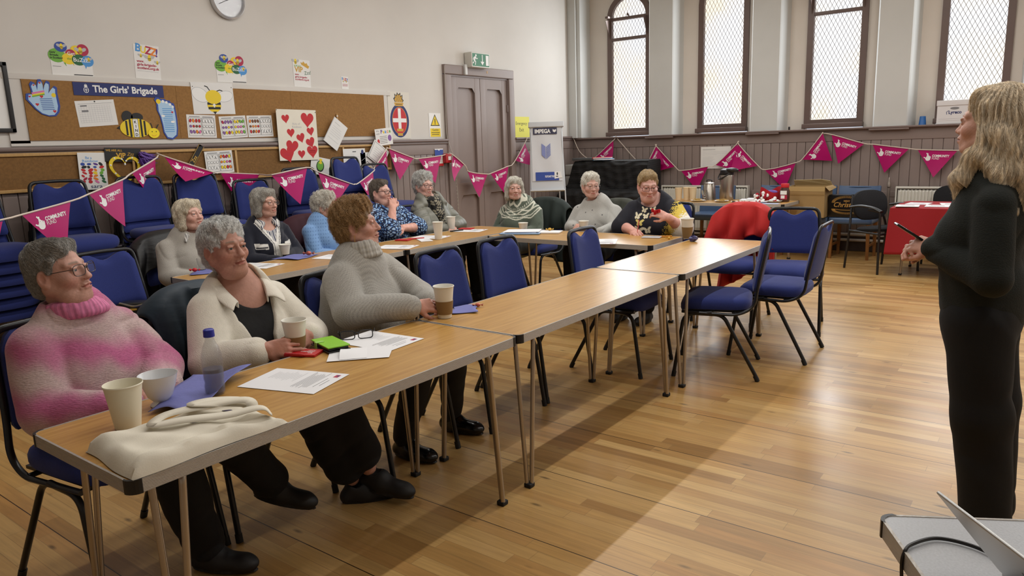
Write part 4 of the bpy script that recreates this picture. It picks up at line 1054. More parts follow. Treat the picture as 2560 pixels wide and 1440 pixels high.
FLAGS = [((-5.3, 1.824, 1.119), (-5.48, 2.224, 1.178), .10, 1), ((-5.55, 2.364, 1.211), (-5.75, 2.711, 1.295), .10, 1), ((-5.85, 2.815, 1.329), (-6.12, 3.188, 1.45), .05, 0),
 ((-6.12, 3.255, 1.458), (-5.95, 3.58, 1.31), 1.0, 1), ((-6.15, 3.771, 1.296), (-6.15, 4.172, 1.261), 0, 0), ((-5.72, 4.01, 1.264), (-5.72, 4.392, 1.311), .12, 1), ((-5.70, 4.499, 1.269), (-5.70, 4.893, 1.132), .12, 1),
 ((-5.75, 5.045, 1.13), (-5.95, 5.444, 1.233), .1, 1), ((-6.0, 5.499, 1.265), (-6.16, 5.848, 1.456), .05, 0), ((-6.16, 5.898, 1.459), (-6.16, 6.254, 1.349), .04, 1), ((-6.16, 6.367, 1.336), (-6.16, 6.739, 1.357), .05, 1),
 ((-6.12, 6.90, 1.371), (-6.08, 7.10, 1.22), .0, 2), ((-6.1, 7.187, 1.141), (-6.1, 7.541, 1.093), .05, 1), ((-6.1, 7.66, 1.103), (-6.1, 7.997, 1.172), .03, 0), ((-6.17, 8.24, 1.213), (-6.17, 8.558, 1.524), .02, 2),
 ((-5.843, 9.84, 1.206), (-5.477, 9.86, 1.495), .05, 2), ((-4.94, 9.82, 1.123), (-4.808, 9.86, 1.372), .25, 2), ((-4.796, 9.86, 1.366), (-4.492, 9.84, 1.072), .06, 1), ((-4.392, 9.85, 1.02), (-4.019, 9.85, 1.073), .03, 0),
 ((-3.904, 9.85, 1.093), (-3.608, 9.85, 1.372), .03, 0), ((-3.58, 9.85, 1.356), (-3.329, 9.85, 1.092), .05, 1), ((-3.205, 9.85, 1.023), (-2.838, 9.85, 1.107), .02, 0), ((-2.735, 9.85, 1.172), (-2.528, 9.85, 1.456), .02, 0),
 ((-2.393, 9.86, 1.446), (-2.041, 9.86, 1.333), .03, 0), ((-1.915, 9.86, 1.315), (-1.552, 9.86, 1.259), .03, 0), ((-1.408, 9.86, 1.241), (-1.071, 9.86, 1.225), .05, 1)]
FLAB = ['nearest pennant at the left edge, its point behind the head of the woman in pink', 'second pennant from the left, before the third chair stack', 'pennant hanging left of the first peak below the low corkboard', 'pennant folded forward over a chair back right of the first peak', 'pennant partly hidden by the fifth chair stack',
 'pennant before the sixth chair stack', 'pennant before the tallest chair stack, left of the low knot', 'pennant rising right of the low knot, behind the woman in dark rectangular glasses', 'pennant rising to the corner of the low corkboard', 'first pennant on the boarding right of the low corkboard', 'pennant between the fire notice and the corkboard', 'curled pennant below the red alarm box',
 'pennant in front of the left door leaf', 'pennant in front of the right door leaf', 'folded pennant right of the door under the yellow card', 'pennant in the room corner above the black quilted cover', 'folded pennant left of a peak, above the woman in the butterfly top', 'pennant right of that peak, turned over at its corner', 'pennant below the typed notice on the window wall',
 'pennant left of the peak above the steel flask', 'pennant right of the peak above the steel flask', 'pennant pointing at the drinking chocolate jar', 'pennant on the steep rise under the third window', 'pennant just right of the peak under the third window', 'pennant left of the standing woman, two before her face', 'pennant nearest the face of the standing woman']
for k, ((a, b, ln, v), lb) in enumerate(zip(FLAGS, FLAB)): pennant(a, b, ln, lb, v, {11: .5, 14: .85, 16: .75}.get(k, 1.0))
pennant((-5.08, 1.33, 1.06), (-5.22, 1.70, 1.10), .1, 'pennant cut off by the left edge of the picture', 0)
def cord(name, pts, label, r=.006, m=TAPE, cat='string', sm=5, flat=1.0):
    mb = MB(); mb.tube(smooth_path(pts, sm), r, m, seg=6, flat=flat); return tag(mb.build(name), label, cat)
def run(i0, i1, pre, post, mid={}):
    pts = list(pre)
    for k in range(i0, i1):
        pts += [FLAGS[k][0], FLAGS[k][1]] + mid.get(k, [])
    return [Vector(p) + Vector((.004, -.004, .004)) for p in pts + list(post)]
cord('bunting_tape', run(0, 15, [(-5.0, 1.0, 1.03), (-5.22, 1.69, 1.105)], [(-6.19, 8.57, 1.545)], {2: [(-6.19, 3.225, 1.486)], 6: [(-5.72, 4.964, 1.122)], 8: [(-6.19, 5.87, 1.472)], 10: [(-6.17, 6.87, 1.372)]}), 'cream bunting tape strung along the left wall and over the door', sm=3)
cord('bunting_tape', run(15, 26, [(-6.2, 9.84, 1.54), (-6.08, 9.82, 1.33), (-5.93, 9.82, 1.215)], [(-.75, 9.86, 1.215), (-.25, 9.86, 1.17)], {15: [(-5.45, 9.87, 1.505), (-5.1, 9.87, 1.15)], 16: [(-4.805, 9.87, 1.39)], 19: [(-3.60, 9.87, 1.40)], 22: [(-2.52, 9.88, 1.468)]}), 'cream bunting tape strung along the window wall', sm=3)

# ================================================================ cups, papers and small things on the tables
CUPW = M('cup_white', (226, 223, 212), .5); SLEEVE = M('cup_sleeve', (134, 106, 66), .75); COFFEE = M('milky_tea', (160, 140, 104), .2); CREAM = M('cup_cream', (228, 222, 200), .5)
CUPS = 'paper cups on the tables'
def cup(label, loc, h=.115, r0=.029, r1=.044, sleeve=None, mat=None, fill=None, group=CUPS):
    c = thing('paper_cup', label, 'cup', loc, 0, group); m = mat or CUPW
    mb = MB(); mb.lathe([(0, .004), (r0 - .001, .004), (r0, 0), (r1, h - .004), (r1 + .0022, h - .004), (r1 + .003, h - .001), (r1 + .0015, h + .0015), (r1 - .001, h - .001), (r0 - .001, .006), (0, .006)], m, seg=36); mb.build('cup_body', c)
    if sleeve:
        a, b = sleeve; rr = lambda z: r0 + (r1 - r0) * z / h
        mb = MB(); mb.lathe([(rr(a) + .0008, a), (rr(a) + .0028, a), (rr(b) + .0028, b), (rr(b) + .0008, b)], SLEEVE, seg=36); mb.build('sleeve', c)
    if fill:
        mb = MB(); rr = r0 + (r1 - r0) * fill / h - .002; mb.lathe([(0, fill), (rr, fill)], COFFEE, seg=30); mb.build('drink', c)
    return c
Z = TH + .0015
cup('large cream paper cup beside the tote bag, before the woman in pink', (-2.085, .905, Z), .128, .034, .050, mat=CREAM)
cup('cup with brown sleeve held by the woman in the grey turtleneck', (-2.195, 2.375, Z), .145, .030, .0455, (.018, .078))
cup('low paper cup in front of the woman in the navy cardigan', (-4.70, 3.345, Z), .075, .030, .042)
cup('tall white cup on the back table before the floral dress', (-4.185, 4.50, Z), .145, .029, .043)
cup('white cup by the hand of the woman in the puffer coat', (-4.60, 5.13, Z), .115, .031, .042)
cup('white cup just showing in front of the green patterned jumper', (-3.98, 5.43, TH - .034), .085, .030, .043)
cup('cup with brown sleeve held by the woman in the pale grey jumper', (-3.355, 5.475, .690), .095, .030, .044, (.012, .05))
cup('tall cup with brown sleeve at the far corner of the long table', (-2.315, 5.30, Z), .155, .030, .048, (.006, .090))
c = thing('tea_bowl', 'white footed bowl behind the large cream cup', 'bowl', (-2.185, 1.055, Z), 0)
mb = MB(); mb.lathe([(0, .012), (.022, .010), (.031, 0), (.031, .004), (.020, .013), (.036, .03), (.048, .065), (.056, .098), (.0575, .099), (.055, .096), (.046, .063), (.03, .03), (0, .02)], M('bowl_white', (222, 224, 226), .25), seg=36); mb.build('bowl_body', c)
PAPER = M('printer_paper', (230, 230, 232), .7)
def a4(label, x, y, a, seed=1, curl=0.0, logo=True, z=Z, w=.21, h=.297, group='printed sheets on the tables', part=None):
    f = Flat(); f.sheet((w, h), PAPER, t=.0006)
    if logo: f.rect(-w / 2 + .032, h / 2 - .028, .026, .018, CRIM); f.rect(-w / 2 + .028, h / 2 - .026, .012, .008, NAVY)
    f.hold = True; r = random.Random(seed)
    f.rect(-.0, h / 2 - .03, .06, .0026, GREY); f.rect(-.0, h / 2 - .045, .09, .0022, GREY)
    for k in range(9): f.rect(-w / 2 + .02 + r.uniform(.06, .085), h / 2 - .065 - k * .007, r.uniform(.11, .16), .0018, GREY)
    for k in range(11): f.rect(-w / 2 + .02 + .05, h / 2 - .15 - k * .0105, r.uniform(.05, .10), .0016, LG)
    n = len(f.mb.v)
    f.mb.v = [(x_, y_, z_ + curl * max(0, y_ / h - .1) ** 2) for x_, y_, z_ in f.mb.v]
    return f.build('printed_sheet', label, 'paper', FT(x, y, z, a), group)
a4('printed sheet between the water bottle and the table edge', -2.022, 1.428, -1.27, 1)
# sheets under the glasses
a4('printed sheet under the spectacles on the nearest table', -2.158, 1.938, -1.50, 2)
f = Flat(); f.sheet([(-.09, -.12), (.085, -.125), (.09, .10), (-.07, .12)], PAPER, t=.0006)
f.mb.grid(9, 5, lambda u, v: (-.07 + .15 * u, .02 - .10 * v, .002 + .014 * math.sin(u * PI) * v), PAPER)
f.build('folded_sheet', 'folded white sheet poking out from under the green phone case', 'paper', FT(-2.075, 1.775, Z + .0016, -.75))
c = thing('phone', 'lime green wallet phone case on the nearest table', 'phone', mat=FT(-2.245, 1.765, Z + .002, -.29))
mb = MB(); mb.box((0, 0, .004), (.176, .092, .004), BLACKP, bev=.0015); mb.box((0, 0, .011), (.160, .082, .012), BLACKP, bev=.004); mb.build('phone_body', c)
mb = MB(); mb.box((0, 0, .020), (.172, .09, .005), M('lime_leather', (134, 196, 36), .45), bev=.002); mb.build('cover', c)
mb = MB(); mb.box((-.02, -.036, .0235), (.022, .034, .003), M('strap_green', (150, 200, 90), .5), bev=.001); mb.box((-.02, -.052, .012), (.022, .003, .024), MATS['strap_green'], bev=.001); mb.build('strap', c)
f = Flat(); f.sheet((.125, .082), M('booklet_red', (186, 26, 32), .45), t=.008); f.text('fun', -.04, .008, .011, WHT, .02, rot=0); f.text('COMMUNITY', -.04, -.008, .009, WHT, .03, width=.055); f.text('FUND', -.04, -.022, .009, WHT, .0, width=.03)
f.build('red_booklet', 'small red booklet next to the green phone case', 'booklet', FT(-2.265, 1.655, Z, .45 + PI))
mb = MB(); mb.tube([(-.06, 0, .008), (.055, 0, .008), (.066, 0, .008)], [.0055, .0055, .001], MATS['booklet_red'], seg=8)
tag(mb.build('pencil', mat=FT(-2.285, 1.605, Z, .42 - .10)), 'red pencil lying along the red booklet', 'pencil')
def spectacles(parent, wd, col, lens, half=False, rr=.0014, round_=.35, hgt=.036, temple=.135, fold=False, lensmat=None):
    """frame in local coords: X right, Y forward, Z up, at the bridge"""
    mb = MB(); L2 = []
    for s in (-1, 1):
        pts = []
        for k in range(24):
            a = 2 * PI * k / 24; e = lambda t: math.copysign(abs(t) ** (1 - round_), t)
            x = s * wd * .255 + wd * .205 * e(math.cos(a)); z = hgt / 2 * e(math.sin(a)) - .002
            pts.append((x, -.010 * (abs(x) / (wd / 2)) ** 2, z))
        mb.tube(pts, rr, col, seg=6, closed=True); L2.append(pts)
    mb.tube(smooth_path([(-wd * .055, 0, .004), (0, .002, .008), (wd * .055, 0, .004)], 4), rr * 1.1, col, seg=6); o = mb.build('rim', parent)
    for s in (-1, 1):
        mb = MB(); mb.tube([(s * wd * .46, -.010, .006), (s * wd * .52, -.016, .007), (s * wd * .53, -.10, .006), (s * wd * .52, -.10 - temple * .15, .0), (s * wd * .515, -.105 - temple * .2, -.02)], rr, col, seg=6); mb.build('temple', parent)
        p = L2[0 if s < 0 else 1]; mb = MB(); mb.add([(q[0], q[1] - .0004, q[2]) for q in p], [list(range(24))], lens); mb.build('lens', parent)
    return o
SPEC_L = M('spectacle_lens', (250, 252, 255), .03, alpha=.035, spec=.8)
c = thing('reading_glasses', 'black framed reading glasses lying open on the papers', 'glasses', mat=FT(-2.252, 1.905, Z + .021, -2.29) @ Matrix.Rotation(.10, 4, 'X'))
spectacles(c, .140, BLACKP, SPEC_L, rr=.0022, round_=.5, hgt=.034)
# napkins
LIL = M('lilac_paper', (108, 112, 172), .8, noise=(30, .05), bump=('noise', 60, .3))
def napkin(label, mat, pts, seed, amp=.012, m=None, name='paper_napkin', group='lilac napkins'):
    r = random.Random(seed); ph = [r.uniform(0, 6) for _ in range(4)]
    P = [Vector((*p, 0)) for p in pts]
    def fn(u, v):
        q = (P[0] * (1 - u) + P[1] * u) * (1 - v) + (P[3] * (1 - u) + P[2] * u) * v
        return (q.x + .006 * math.sin(9 * v + ph[0]), q.y + .006 * math.sin(8 * u + ph[1]), .003 + amp * (.5 + .5 * math.sin(5 * u + 3 * v + ph[2])) * (.4 + .6 * u))
    mb = MB(); mb.grid(16, 14, fn, m or LIL); o = mb.build(name, mat=mat)
    md = o.modifiers.new('thick', 'SOLIDIFY'); md.thickness = .0012
    return tag(o, label, 'napkin', group)
napkin('lilac paper sheet under the white bowl, beside the bottle', FT(0, 0, Z), [(-2.12, .985), (-2.04, 1.09), (-2.235, 1.40), (-2.375, 1.27)], 2, .03)
napkin('lilac napkin beside the cup with a brown sleeve', FT(0, 0, Z), [(-2.22, 2.43), (-2.12, 2.52), (-2.23, 2.64), (-2.29, 2.55)], 3, .006)
napkin('lilac napkin in front of the blonde woman', FT(0, 0, Z), [(-4.46, 2.43), (-4.36, 2.62), (-4.50, 2.78), (-4.62, 2.58)], 4, .008)
napkin('lilac napkin in front of the woman in the navy cardigan', FT(0, 0, Z), [(-4.56, 3.13), (-4.33, 3.19), (-4.42, 3.45), (-4.60, 3.35)], 5, .008)
mb = MB(); r = random.Random(5); mb.ball((0, 0, .02), (.035, .028, .022), M('dark_violet_foil', (62, 58, 104), .4), seg=12); mb.v = [(x + r.uniform(-.008, .008), y + r.uniform(-.008, .008), max(0, z + r.uniform(-.006, .008))) for x, y, z in mb.v]
tag(mb.build('crumpled_wrapper', mat=FT(-2.205, 5.16, Z)), 'crumpled violet wrapper on the far corner of the long table', 'wrapper')
FOIL = M('copper_foil', (190, 104, 88), .3, metal=.6)
def sweet(label, x, y, m=None, s=1.0, z=Z):
    mb = MB(); mb.ball((0, 0, .010 * s), (.013 * s, .010 * s, .010 * s), m or FOIL, seg=10)
    for k in (-1, 1): mb.add([(k * .010 * s, 0, .010 * s), (k * .026 * s, .010 * s, .016 * s), (k * .026 * s, -.010 * s, .014 * s), (k * .024 * s, .0, .004)], [(0, 1, 2), (0, 2, 3), (0, 3, 1), (1, 3, 2)], m or FOIL)
    return tag(mb.build('wrapped_sweet', mat=FT(x, y, z, .6)), label, 'sweet', 'wrapped sweets')
sweet('wrapped sweet on the long table right of the lilac napkin', -2.20, 2.615)
sweet('red wrapped sweet on the napkin in front of the blonde woman', -4.50, 2.50, RED, 1.3, Z + .012)
sweet('pink striped sweets on the napkin of the woman in navy', -4.41, 3.34, FOIL, 1.6, Z + .01)
sweet('gold sweet on the cross table by the butterfly top', -2.42, 5.20, GOLD)
c = thing('drinking_glass', 'small empty glass on the napkin of the blonde woman', 'glass', (-4.585, 2.60, Z + .008))
mb = MB(); mb.lathe([(0, .006), (.02, .004), (.024, .0), (.030, .075), (.0285, .075), (.022, .01), (0, .01)], M('clear_glass', (255, 255, 255), .02, trans=1, ior=1.45), seg=24); mb.build('glass_body', c)
# water bottle
CLEAR = M('clear_plastic', (120, 124, 138), .05, alpha=.20, spec=1.0)
c = thing('water_bottle', 'half full plastic water bottle with a blue cap', 'bottle', (-2.13, 1.205, Z))
pr = [(0, .004), (.018, .003), (.026, 0), (.031, .008), (.032, .03), (.0295, .042), (.032, .055), (.0325, .11), (.032, .13), (.024, .158), (.0145, .178), (.0135, .186), (.0132, .198)]
mb = MB(); mb.lathe(pr, CLEAR, seg=32); mb.build('bottle_body', c)
mb = MB(); mb.lathe([(0, .006)] + [(r_ - .0022, z_) for r_, z_ in pr[2:8] if z_ < .09 and z_ > 0] + [(.0300, .086), (0, .086)], M('water', (96, 98, 124), .05, alpha=.45), seg=32); mb.build('water', c)
mb = MB(); mb.lathe([(0, .215), (.013, .215), (.0165, .212), (.0172, .194), (.0168, .190), (.014, .190)], M('cap_blue', (26, 38, 150), .35), seg=28); mb.build('cap', c)
# tote bag, flat on the near corner
CANVAS = M('cream_canvas', (220, 213, 196), .9, noise=(12, .05), bump=('noise', 240, .10))
c = thing('tote_bag', 'cream cotton tote bag lying flat on the near corner of the table', 'bag', (-1.86, .955, Z))
Q = [Vector((-.135, -.205, 0)), Vector((.150, -.222, 0)), Vector((.150, .215, 0)), (Vector((-.10, .20, 0)))]
def bagtop(u, v):
    q = (Q[0] * (1 - u) + Q[1] * u) * (1 - v) + (Q[3] * (1 - u) + Q[2] * u) * v
    e = min(u, 1 - u, v * 1.2, (1 - v) * 1.2); h = .046 * min(1, e / .10) ** .5 * (1 - .45 * v)
    w = .0035 * math.sin(14 * u + 5 * v) * math.sin(6 * v + 2 * u) + .003 * math.sin(23 * v - 9 * u)
    w += .005 * math.exp(-((u * .8 + v * .35 - .85) / .02) ** 2) - .008 * math.exp(-((u - .86 + .06 * math.sin(4 * v)) / .02) ** 2)
    return Vector((q.x + .004 * math.sin(9 * v), q.y + .004 * math.sin(7 * u), max(.0015, h + w * min(1, e / .08))))
mb = MB(); mb.grid(34, 40, lambda u, v: bagtop(u, v), CANVAS)
mb.grid(34, 40, lambda u, v: Vector((bagtop(u, 1 - v).x, bagtop(u, 1 - v).y, .0005)), CANVAS)
PUT = M('print_plum', (48, 32, 70), .7)
def onbag(f, u0, v0, sc):       # drape a flat print on the bag
    out = []
    for x, y, z in f.mb.v: p = bagtop(u0 + x * sc, v0 + y * sc); out.append((p.x, p.y, p.z + .0012 + z * .1))
    mb.add(out, f.mb.f, PUT)
f = Flat(); f.z = 0; f.text('assco', 0, 0, .05, PUT, .01); onbag(f, .36, .66, 1.25)
f = Flat(); f.z = 0; f.text('ral', 0, 0, .05, PUT, .01); onbag(f, .52, .80, 1.25)
f = Flat(); f.z = 0; f.poly([(.07 * math.cos(t), .05 * math.sin(t)) for t in [PI * k / 12 for k in range(13)]], PUT); onbag(f, .30, .82, 1.0)
f = Flat(); f.z = 0
for k in range(5): f.rect(k * .022, 0, .016, .045, PUT, .2)
onbag(f, .42, .56, 1.0)
mb.build('bag_body', c)
def strap(pts, nm, w=.0165):
    mb = MB(); P = smooth_path(pts, 7); vs = []; n = len(P)
    for i, p in enumerate(P):
        t = (P[min(i + 1, n - 1)] - P[max(i - 1, 0)]).normalized(); s = t.cross(Vector((0, 0, 1)))
        s = (s.normalized() if s.length > .05 else Vector((1, 0, 0))); s = (s + Vector((0, 0, .45 * math.sin(i * .12) * .6))).normalized()
        vs += [p + s * w, p - s * w]
    mb.add(vs, [(2 * i, 2 * i + 1, 2 * i + 3, 2 * i + 2) for i in range(n - 1)], CANVAS, smooth=True)
    o = mb.build(nm, c); md = o.modifiers.new('thick', 'SOLIDIFY'); md.thickness = .0018; return o
B_ = lambda u, v, dz: tuple(bagtop(u, v) + Vector((0, 0, dz)))
strap([B_(.60, .93, .004), B_(.48, .93, .035), B_(.25, .75, .022), B_(.17, .48, .016), B_(.30, .34, .012), B_(.47, .50, .014), B_(.66, .72, .020), B_(.80, .90, .022), B_(.86, .95, .006)], 'strap')
strap([B_(.22, .97, .004), B_(.12, 1.0, .03), B_(.05, .82, .026), B_(.14, .66, .018), B_(.30, .80, .022), B_(.45, .93, .02), B_(.52, .96, .006)], 'strap')

# things on the back and cross tables
a4('printed sheet between the blonde woman and the navy cardigan', -4.40, 2.90, -1.25, 6)
a4('printed sheet behind the grey turtleneck, at the seam of the back tables', -4.19, 3.42, -1.3, 7)
a4('printed sheet beside the pink card tube', -4.17, 4.00, -1.2, 8)
a4('printed sheet under the tall white cup on the back table', -4.35, 4.58, -1.3, 9)
a4('printed sheet with a red booklet on it before the puffer coat', -4.35, 5.09, -1.3, 10)
a4('printed sheet lying alone in the middle of the cross table', -2.83, 4.90, -2.7, 11)
f = Flat(); f.sheet((.13, .085), MATS['booklet_red'], t=.008); f.build('red_booklet', 'red booklet on the sheet before the puffer coat', 'booklet', FT(-4.44, 5.16, Z + .002, .3))
f = Flat(); f.sheet((.12, .08), MATS['booklet_red'], t=.008); f.build('red_booklet', 'red booklet behind the grey turtleneck by the floral dress', 'booklet', FT(-4.42, 4.32, Z, .3))
f = Flat(); f.sheet((.20, .10), PAPER, t=.004); f.build('note_pad', 'narrow white pad beside a red pen on the back table', 'pad', FT(-4.25, 4.40, Z, -.6), 'note pads')
mb = MB(); mb.tube([(-.07, 0, .006), (.07, 0, .006)], .006, RED, seg=8); tag(mb.build('pen', mat=FT(-4.37, 4.42, Z, .9)), 'red pen on the back table left of the narrow pad', 'pen', 'pens')
mb = MB(); mb.tube([(-.07, 0, .006), (.07, 0, .006)], .006, INK, seg=8); tag(mb.build('pen', mat=FT(-4.42, 5.0, Z + .001, 1.3)), 'black pen on the sheet before the puffer coat', 'pen', 'pens')
mb = MB()
n = 20
mb.grid(20, 5, lambda u, v: (.045 * math.cos(2 * PI * u) * (1.25 - .5 * u), (v - .5) * .12, .045 + .042 * math.sin(2 * PI * u)), MAG); o = mb.build('card_roll', mat=FT(-4.25, 3.78, Z, .5)); o.modifiers.new('t', 'SOLIDIFY').thickness = .001
tag(o, 'rolled magenta card on the back table behind the grey turtleneck', 'card')
c = thing('document_folder', 'pale blue folder with loose white sheets on the cross table', 'folder', mat=FT(-3.76, 5.11, Z, .42))
mb = MB(); mb.box((0, 0, .006), (.35, .25, .010), M('folder_blue', (134, 164, 200), .5), bev=.003); mb.build('cover', c)
mb = MB(); mb.box((-.01, .02, .014), (.297, .21, .006), PAPER); mb.box((.01, .01, .020), (.297, .21, .003), PAPER, rz=.06); mb.build('sheets', c)
mb = MB(); mb.box((0, 0, .006), (.21, .15, .012), PAPER, bev=.002); tag(mb.build('note_pad', mat=FT(-3.55, 5.22, Z, .35)), 'cream pad right of the blue folder', 'pad', 'note pads')
sweet('gold wrapped sweet on the pad right of the blue folder', -3.57, 5.26, GOLD, 1.3, Z + .012)
mb = MB(); mb.box((0, 0, .004), (.145, .085, .008), M('phone_case', (204, 204, 214), .3), bev=.003); mb.box((0, 0, .0085), (.135, .077, .001), M('phone_screen', (226, 228, 232), .1)); tag(mb.build('mobile_phone', mat=FT(-2.59, 5.245, Z, .2)), 'pale mobile phone in front of the butterfly top', 'phone')
mb = MB(); mb.box((0, 0, .004), (.12, .05, .006), M('orange_card', (196, 132, 48), .5)); tag(mb.build('orange_slip', mat=FT(-2.52, 5.33, Z, .5)), 'orange card slip beside the pale mobile phone', 'card')

# ================================================================ refreshment table
RT = lambda x, y: (x, y + .3, TH + .0015)
STEEL = M('brushed_steel', (176, 168, 158), .28, metal=.95, noise=(40, .05, (1, 1, .05)))
c = thing('airpot', 'tall steel flask with a black pump head on the refreshment table', 'flask', (-3.36, 8.86, TH + .0015))
mb = MB(); mb.lathe([(0, 0), (.082, 0), (.085, .01), (.085, .29), (.080, .31), (.07, .315)], STEEL, seg=40); mb.build('flask_body', c)
mb = MB(); mb.lathe([(.080, .305), (.083, .32), (.083, .345), (.079, .37), (.05, .385), (0, .39)], BLACKP, seg=32); mb.ball((.07, -.03, .368), (.085, .055, .030), BLACKP, seg=18); mb.build('pump_head', c)
mb = MB(); mb.tube(smooth_path([(-.086, -.01, .325), (-.10, -.03, .27), (-.06, -.088, .262), (.0, -.095, .29), (.06, -.075, .325)], 6), .0075, BLACKP, seg=8); mb.build('carry_handle', c)
c = thing('tea_caddy', 'steel canister with a black knob left of the tall flask', 'canister', (-3.60, 8.90, TH + .0015))
mb = MB(); mb.lathe([(0, 0), (.086, 0), (.084, .01), (.070, .195), (.066, .20)], STEEL, seg=32); mb.build('canister_body', c)
mb = MB(); mb.lathe([(.072, .195), (.072, .205), (.05, .215), (.02, .222), (0, .224)], STEEL, seg=28); mb.tube(smooth_path([(-.03, 0, .215), (-.03, 0, .24), (0, 0, .246), (.03, 0, .24), (.03, 0, .215)], 5), .006, BLACKP); mb.build('lid', c)
c = thing('stemmed_glass', 'clear stemmed glass before the steel canister', 'glass', (-3.59, 8.72, TH + .0015))
mb = MB(); mb.lathe([(0, .003), (.03, .002), (.032, 0), (.006, .01), (.005, .03), (.02, .05), (.034, .09), (.036, .13), (.034, .13), (.018, .052), (0, .04)], MATS['clear_glass'], seg=24); mb.build('glass_body', c)
TEA = M('tea_filled_cup', (214, 190, 140), .5)
for i, (x, y, h, lb) in enumerate(((-3.93, 8.42, .155, 'leftmost cream cup in the row on the refreshment table'), (-3.83, 8.44, .16, 'cream cup second from the left in the row on the refreshment table'), (-3.74, 8.42, .16, 'cream cup in the row nearest the steel canister'))):
    cup(lb, RT(x, y), h, .034, .047, mat=M('urn_cup', (226, 206, 170), .5), group='cups on the refreshment table')
PLATE = M('plate_white', (226, 226, 224), .4); BISC = M('biscuit', (176, 140, 72), .8, noise=(40, .2))
def plate(label, x, y, kind, r=.09):
    c = thing('paper_plate', label, 'plate', RT(x, y), 0, 'plates of food')
    mb = MB(); mb.lathe([(0, .003), (r * .7, .003), (r * .8, .005), (r, .014), (r, .016), (r * .78, .008), (0, .006)], PLATE, seg=30); mb.build('plate_body', c)
    rr = random.Random(int(x * -100)); mb = MB()
    for k in range(9 if kind == 'b' else 12):
        a = rr.uniform(0, 6.28); d = rr.uniform(0, r * .6)
        if kind == 'b': mb.box((d * math.cos(a), d * math.sin(a), .014 + .006 * (k % 3)), (.05, .035, .009), BISC, bev=.003, rz=a)
        else: mb.ball((d * math.cos(a), d * math.sin(a), .016 + .008 * (k % 3)), (.016, .012, .010), WHT if k % 3 else RED, seg=8)
    mb.build('biscuits' if kind == 'b' else 'wrapped_sweets', c)['kind'] = 'stuff'
plate('plate of biscuits left on the refreshment table', -3.62, 8.30, 'b'); plate('plate of biscuits in front of the tall flask', -3.32, 8.30, 'b', .085)
plate('plate of red and white sweets, left of two', -2.86, 8.27, 's', .10); plate('plate of red and white sweets behind, right of two', -2.72, 8.38, 's', .09)
mb = MB(); rr = random.Random(4)
for k in range(22): mb.ball((rr.uniform(-.12, .12), rr.uniform(-.04, .05), .008), (.014, .010, .008), WHT if k % 3 else BLACKP, seg=7)
o = tag(mb.build('scattered_sweets', loc=RT(-3.08, 8.27)), 'loose wrapped sweets scattered along the refreshment table', 'sweets'); o['kind'] = 'stuff'
mb = MB(); mb.box((0, 0, .008), (.30, .2, .014), PAPER, bev=.004); mb.box((.05, .02, .02), (.25, .18, .01), PAPER, bev=.004); tag(mb.build('napkin_pile', mat=FT(-3.02, 8.85, TH + .0015, .2)), 'pile of white napkins behind the sweets', 'napkins')
f = Flat(); f.sheet((.24, .14), M('leaflet_blue', (170, 180, 208), .5), t=.002); f.build('leaflet', 'pale blue leaflet at the front edge of the refreshment table', 'leaflet', FT(-2.72, 8.48, TH + .0015, .05))
c = thing('felt_basket', 'red cloth basket with violet lining and white trim', 'basket', (-2.82, 8.86, TH + .0015))
mb = MB(); mb.lathe([(0, .003), (.10, .002), (.115, .03), (.12, .10), (.115, .135), (.112, .13), (.105, .03), (0, .008)], M('red_felt', (172, 18, 30), .9), seg=28); mb.v = [(x, y, z * (1 + .25 * math.sin(math.atan2(y, x) * 2))) for x, y, z in mb.v]; mb.build('basket_body', c)
mb = MB(); rr = random.Random(9)
for k in range(26): a = rr.uniform(2.2, 5.2); mb.ball((.13 * math.cos(a) + rr.uniform(-.05, .03), .13 * math.sin(a), .03 + rr.uniform(0, .08)), .022, WHT if k % 2 else M('santa_red', (170, 24, 46), .9), seg=8)
mb.build('woolly_trim', c)['kind'] = 'stuff'
mb = MB(); mb.ball((.01, .0, .10), (.075, .07, .03), PUR, seg=14); mb.build('lining', c)
c = thing('chocolate_jar', 'brown drinking chocolate jar with a red lid', 'jar', (-2.63, 8.78, TH + .0015))
mb = MB(); mb.lathe([(0, 0), (.050, 0), (.054, .01), (.056, .05), (.056, .12), (.044, .15), (.042, .17)], M('chocolate_plastic', (74, 44, 36), .35), seg=30); mb.build('jar_body', c)
mb = MB(); mb.lathe([(.046, .165), (.047, .17), (.047, .205), (.043, .21), (0, .21)], RED, seg=28); mb.build('lid', c)
mb = MB()
for (h, r0, a0, a1, z0, z1, mm) in ((0, .0575, -2.3, -.9, .085, .13, WHT), (0, .0572, -2.4, -.8, .03, .08, CRIM), (0, .0578, -2.1, -1.3, .04, .075, WHT)):
    mb.grid(10, 4, lambda u, v, a0=a0, a1=a1, z0=z0, z1=z1, r0=r0: (r0 * math.cos(a0 + (a1 - a0) * u), r0 * math.sin(a0 + (a1 - a0) * u), z0 + (z1 - z0) * v), mm)
mb.build('jar_label', c)
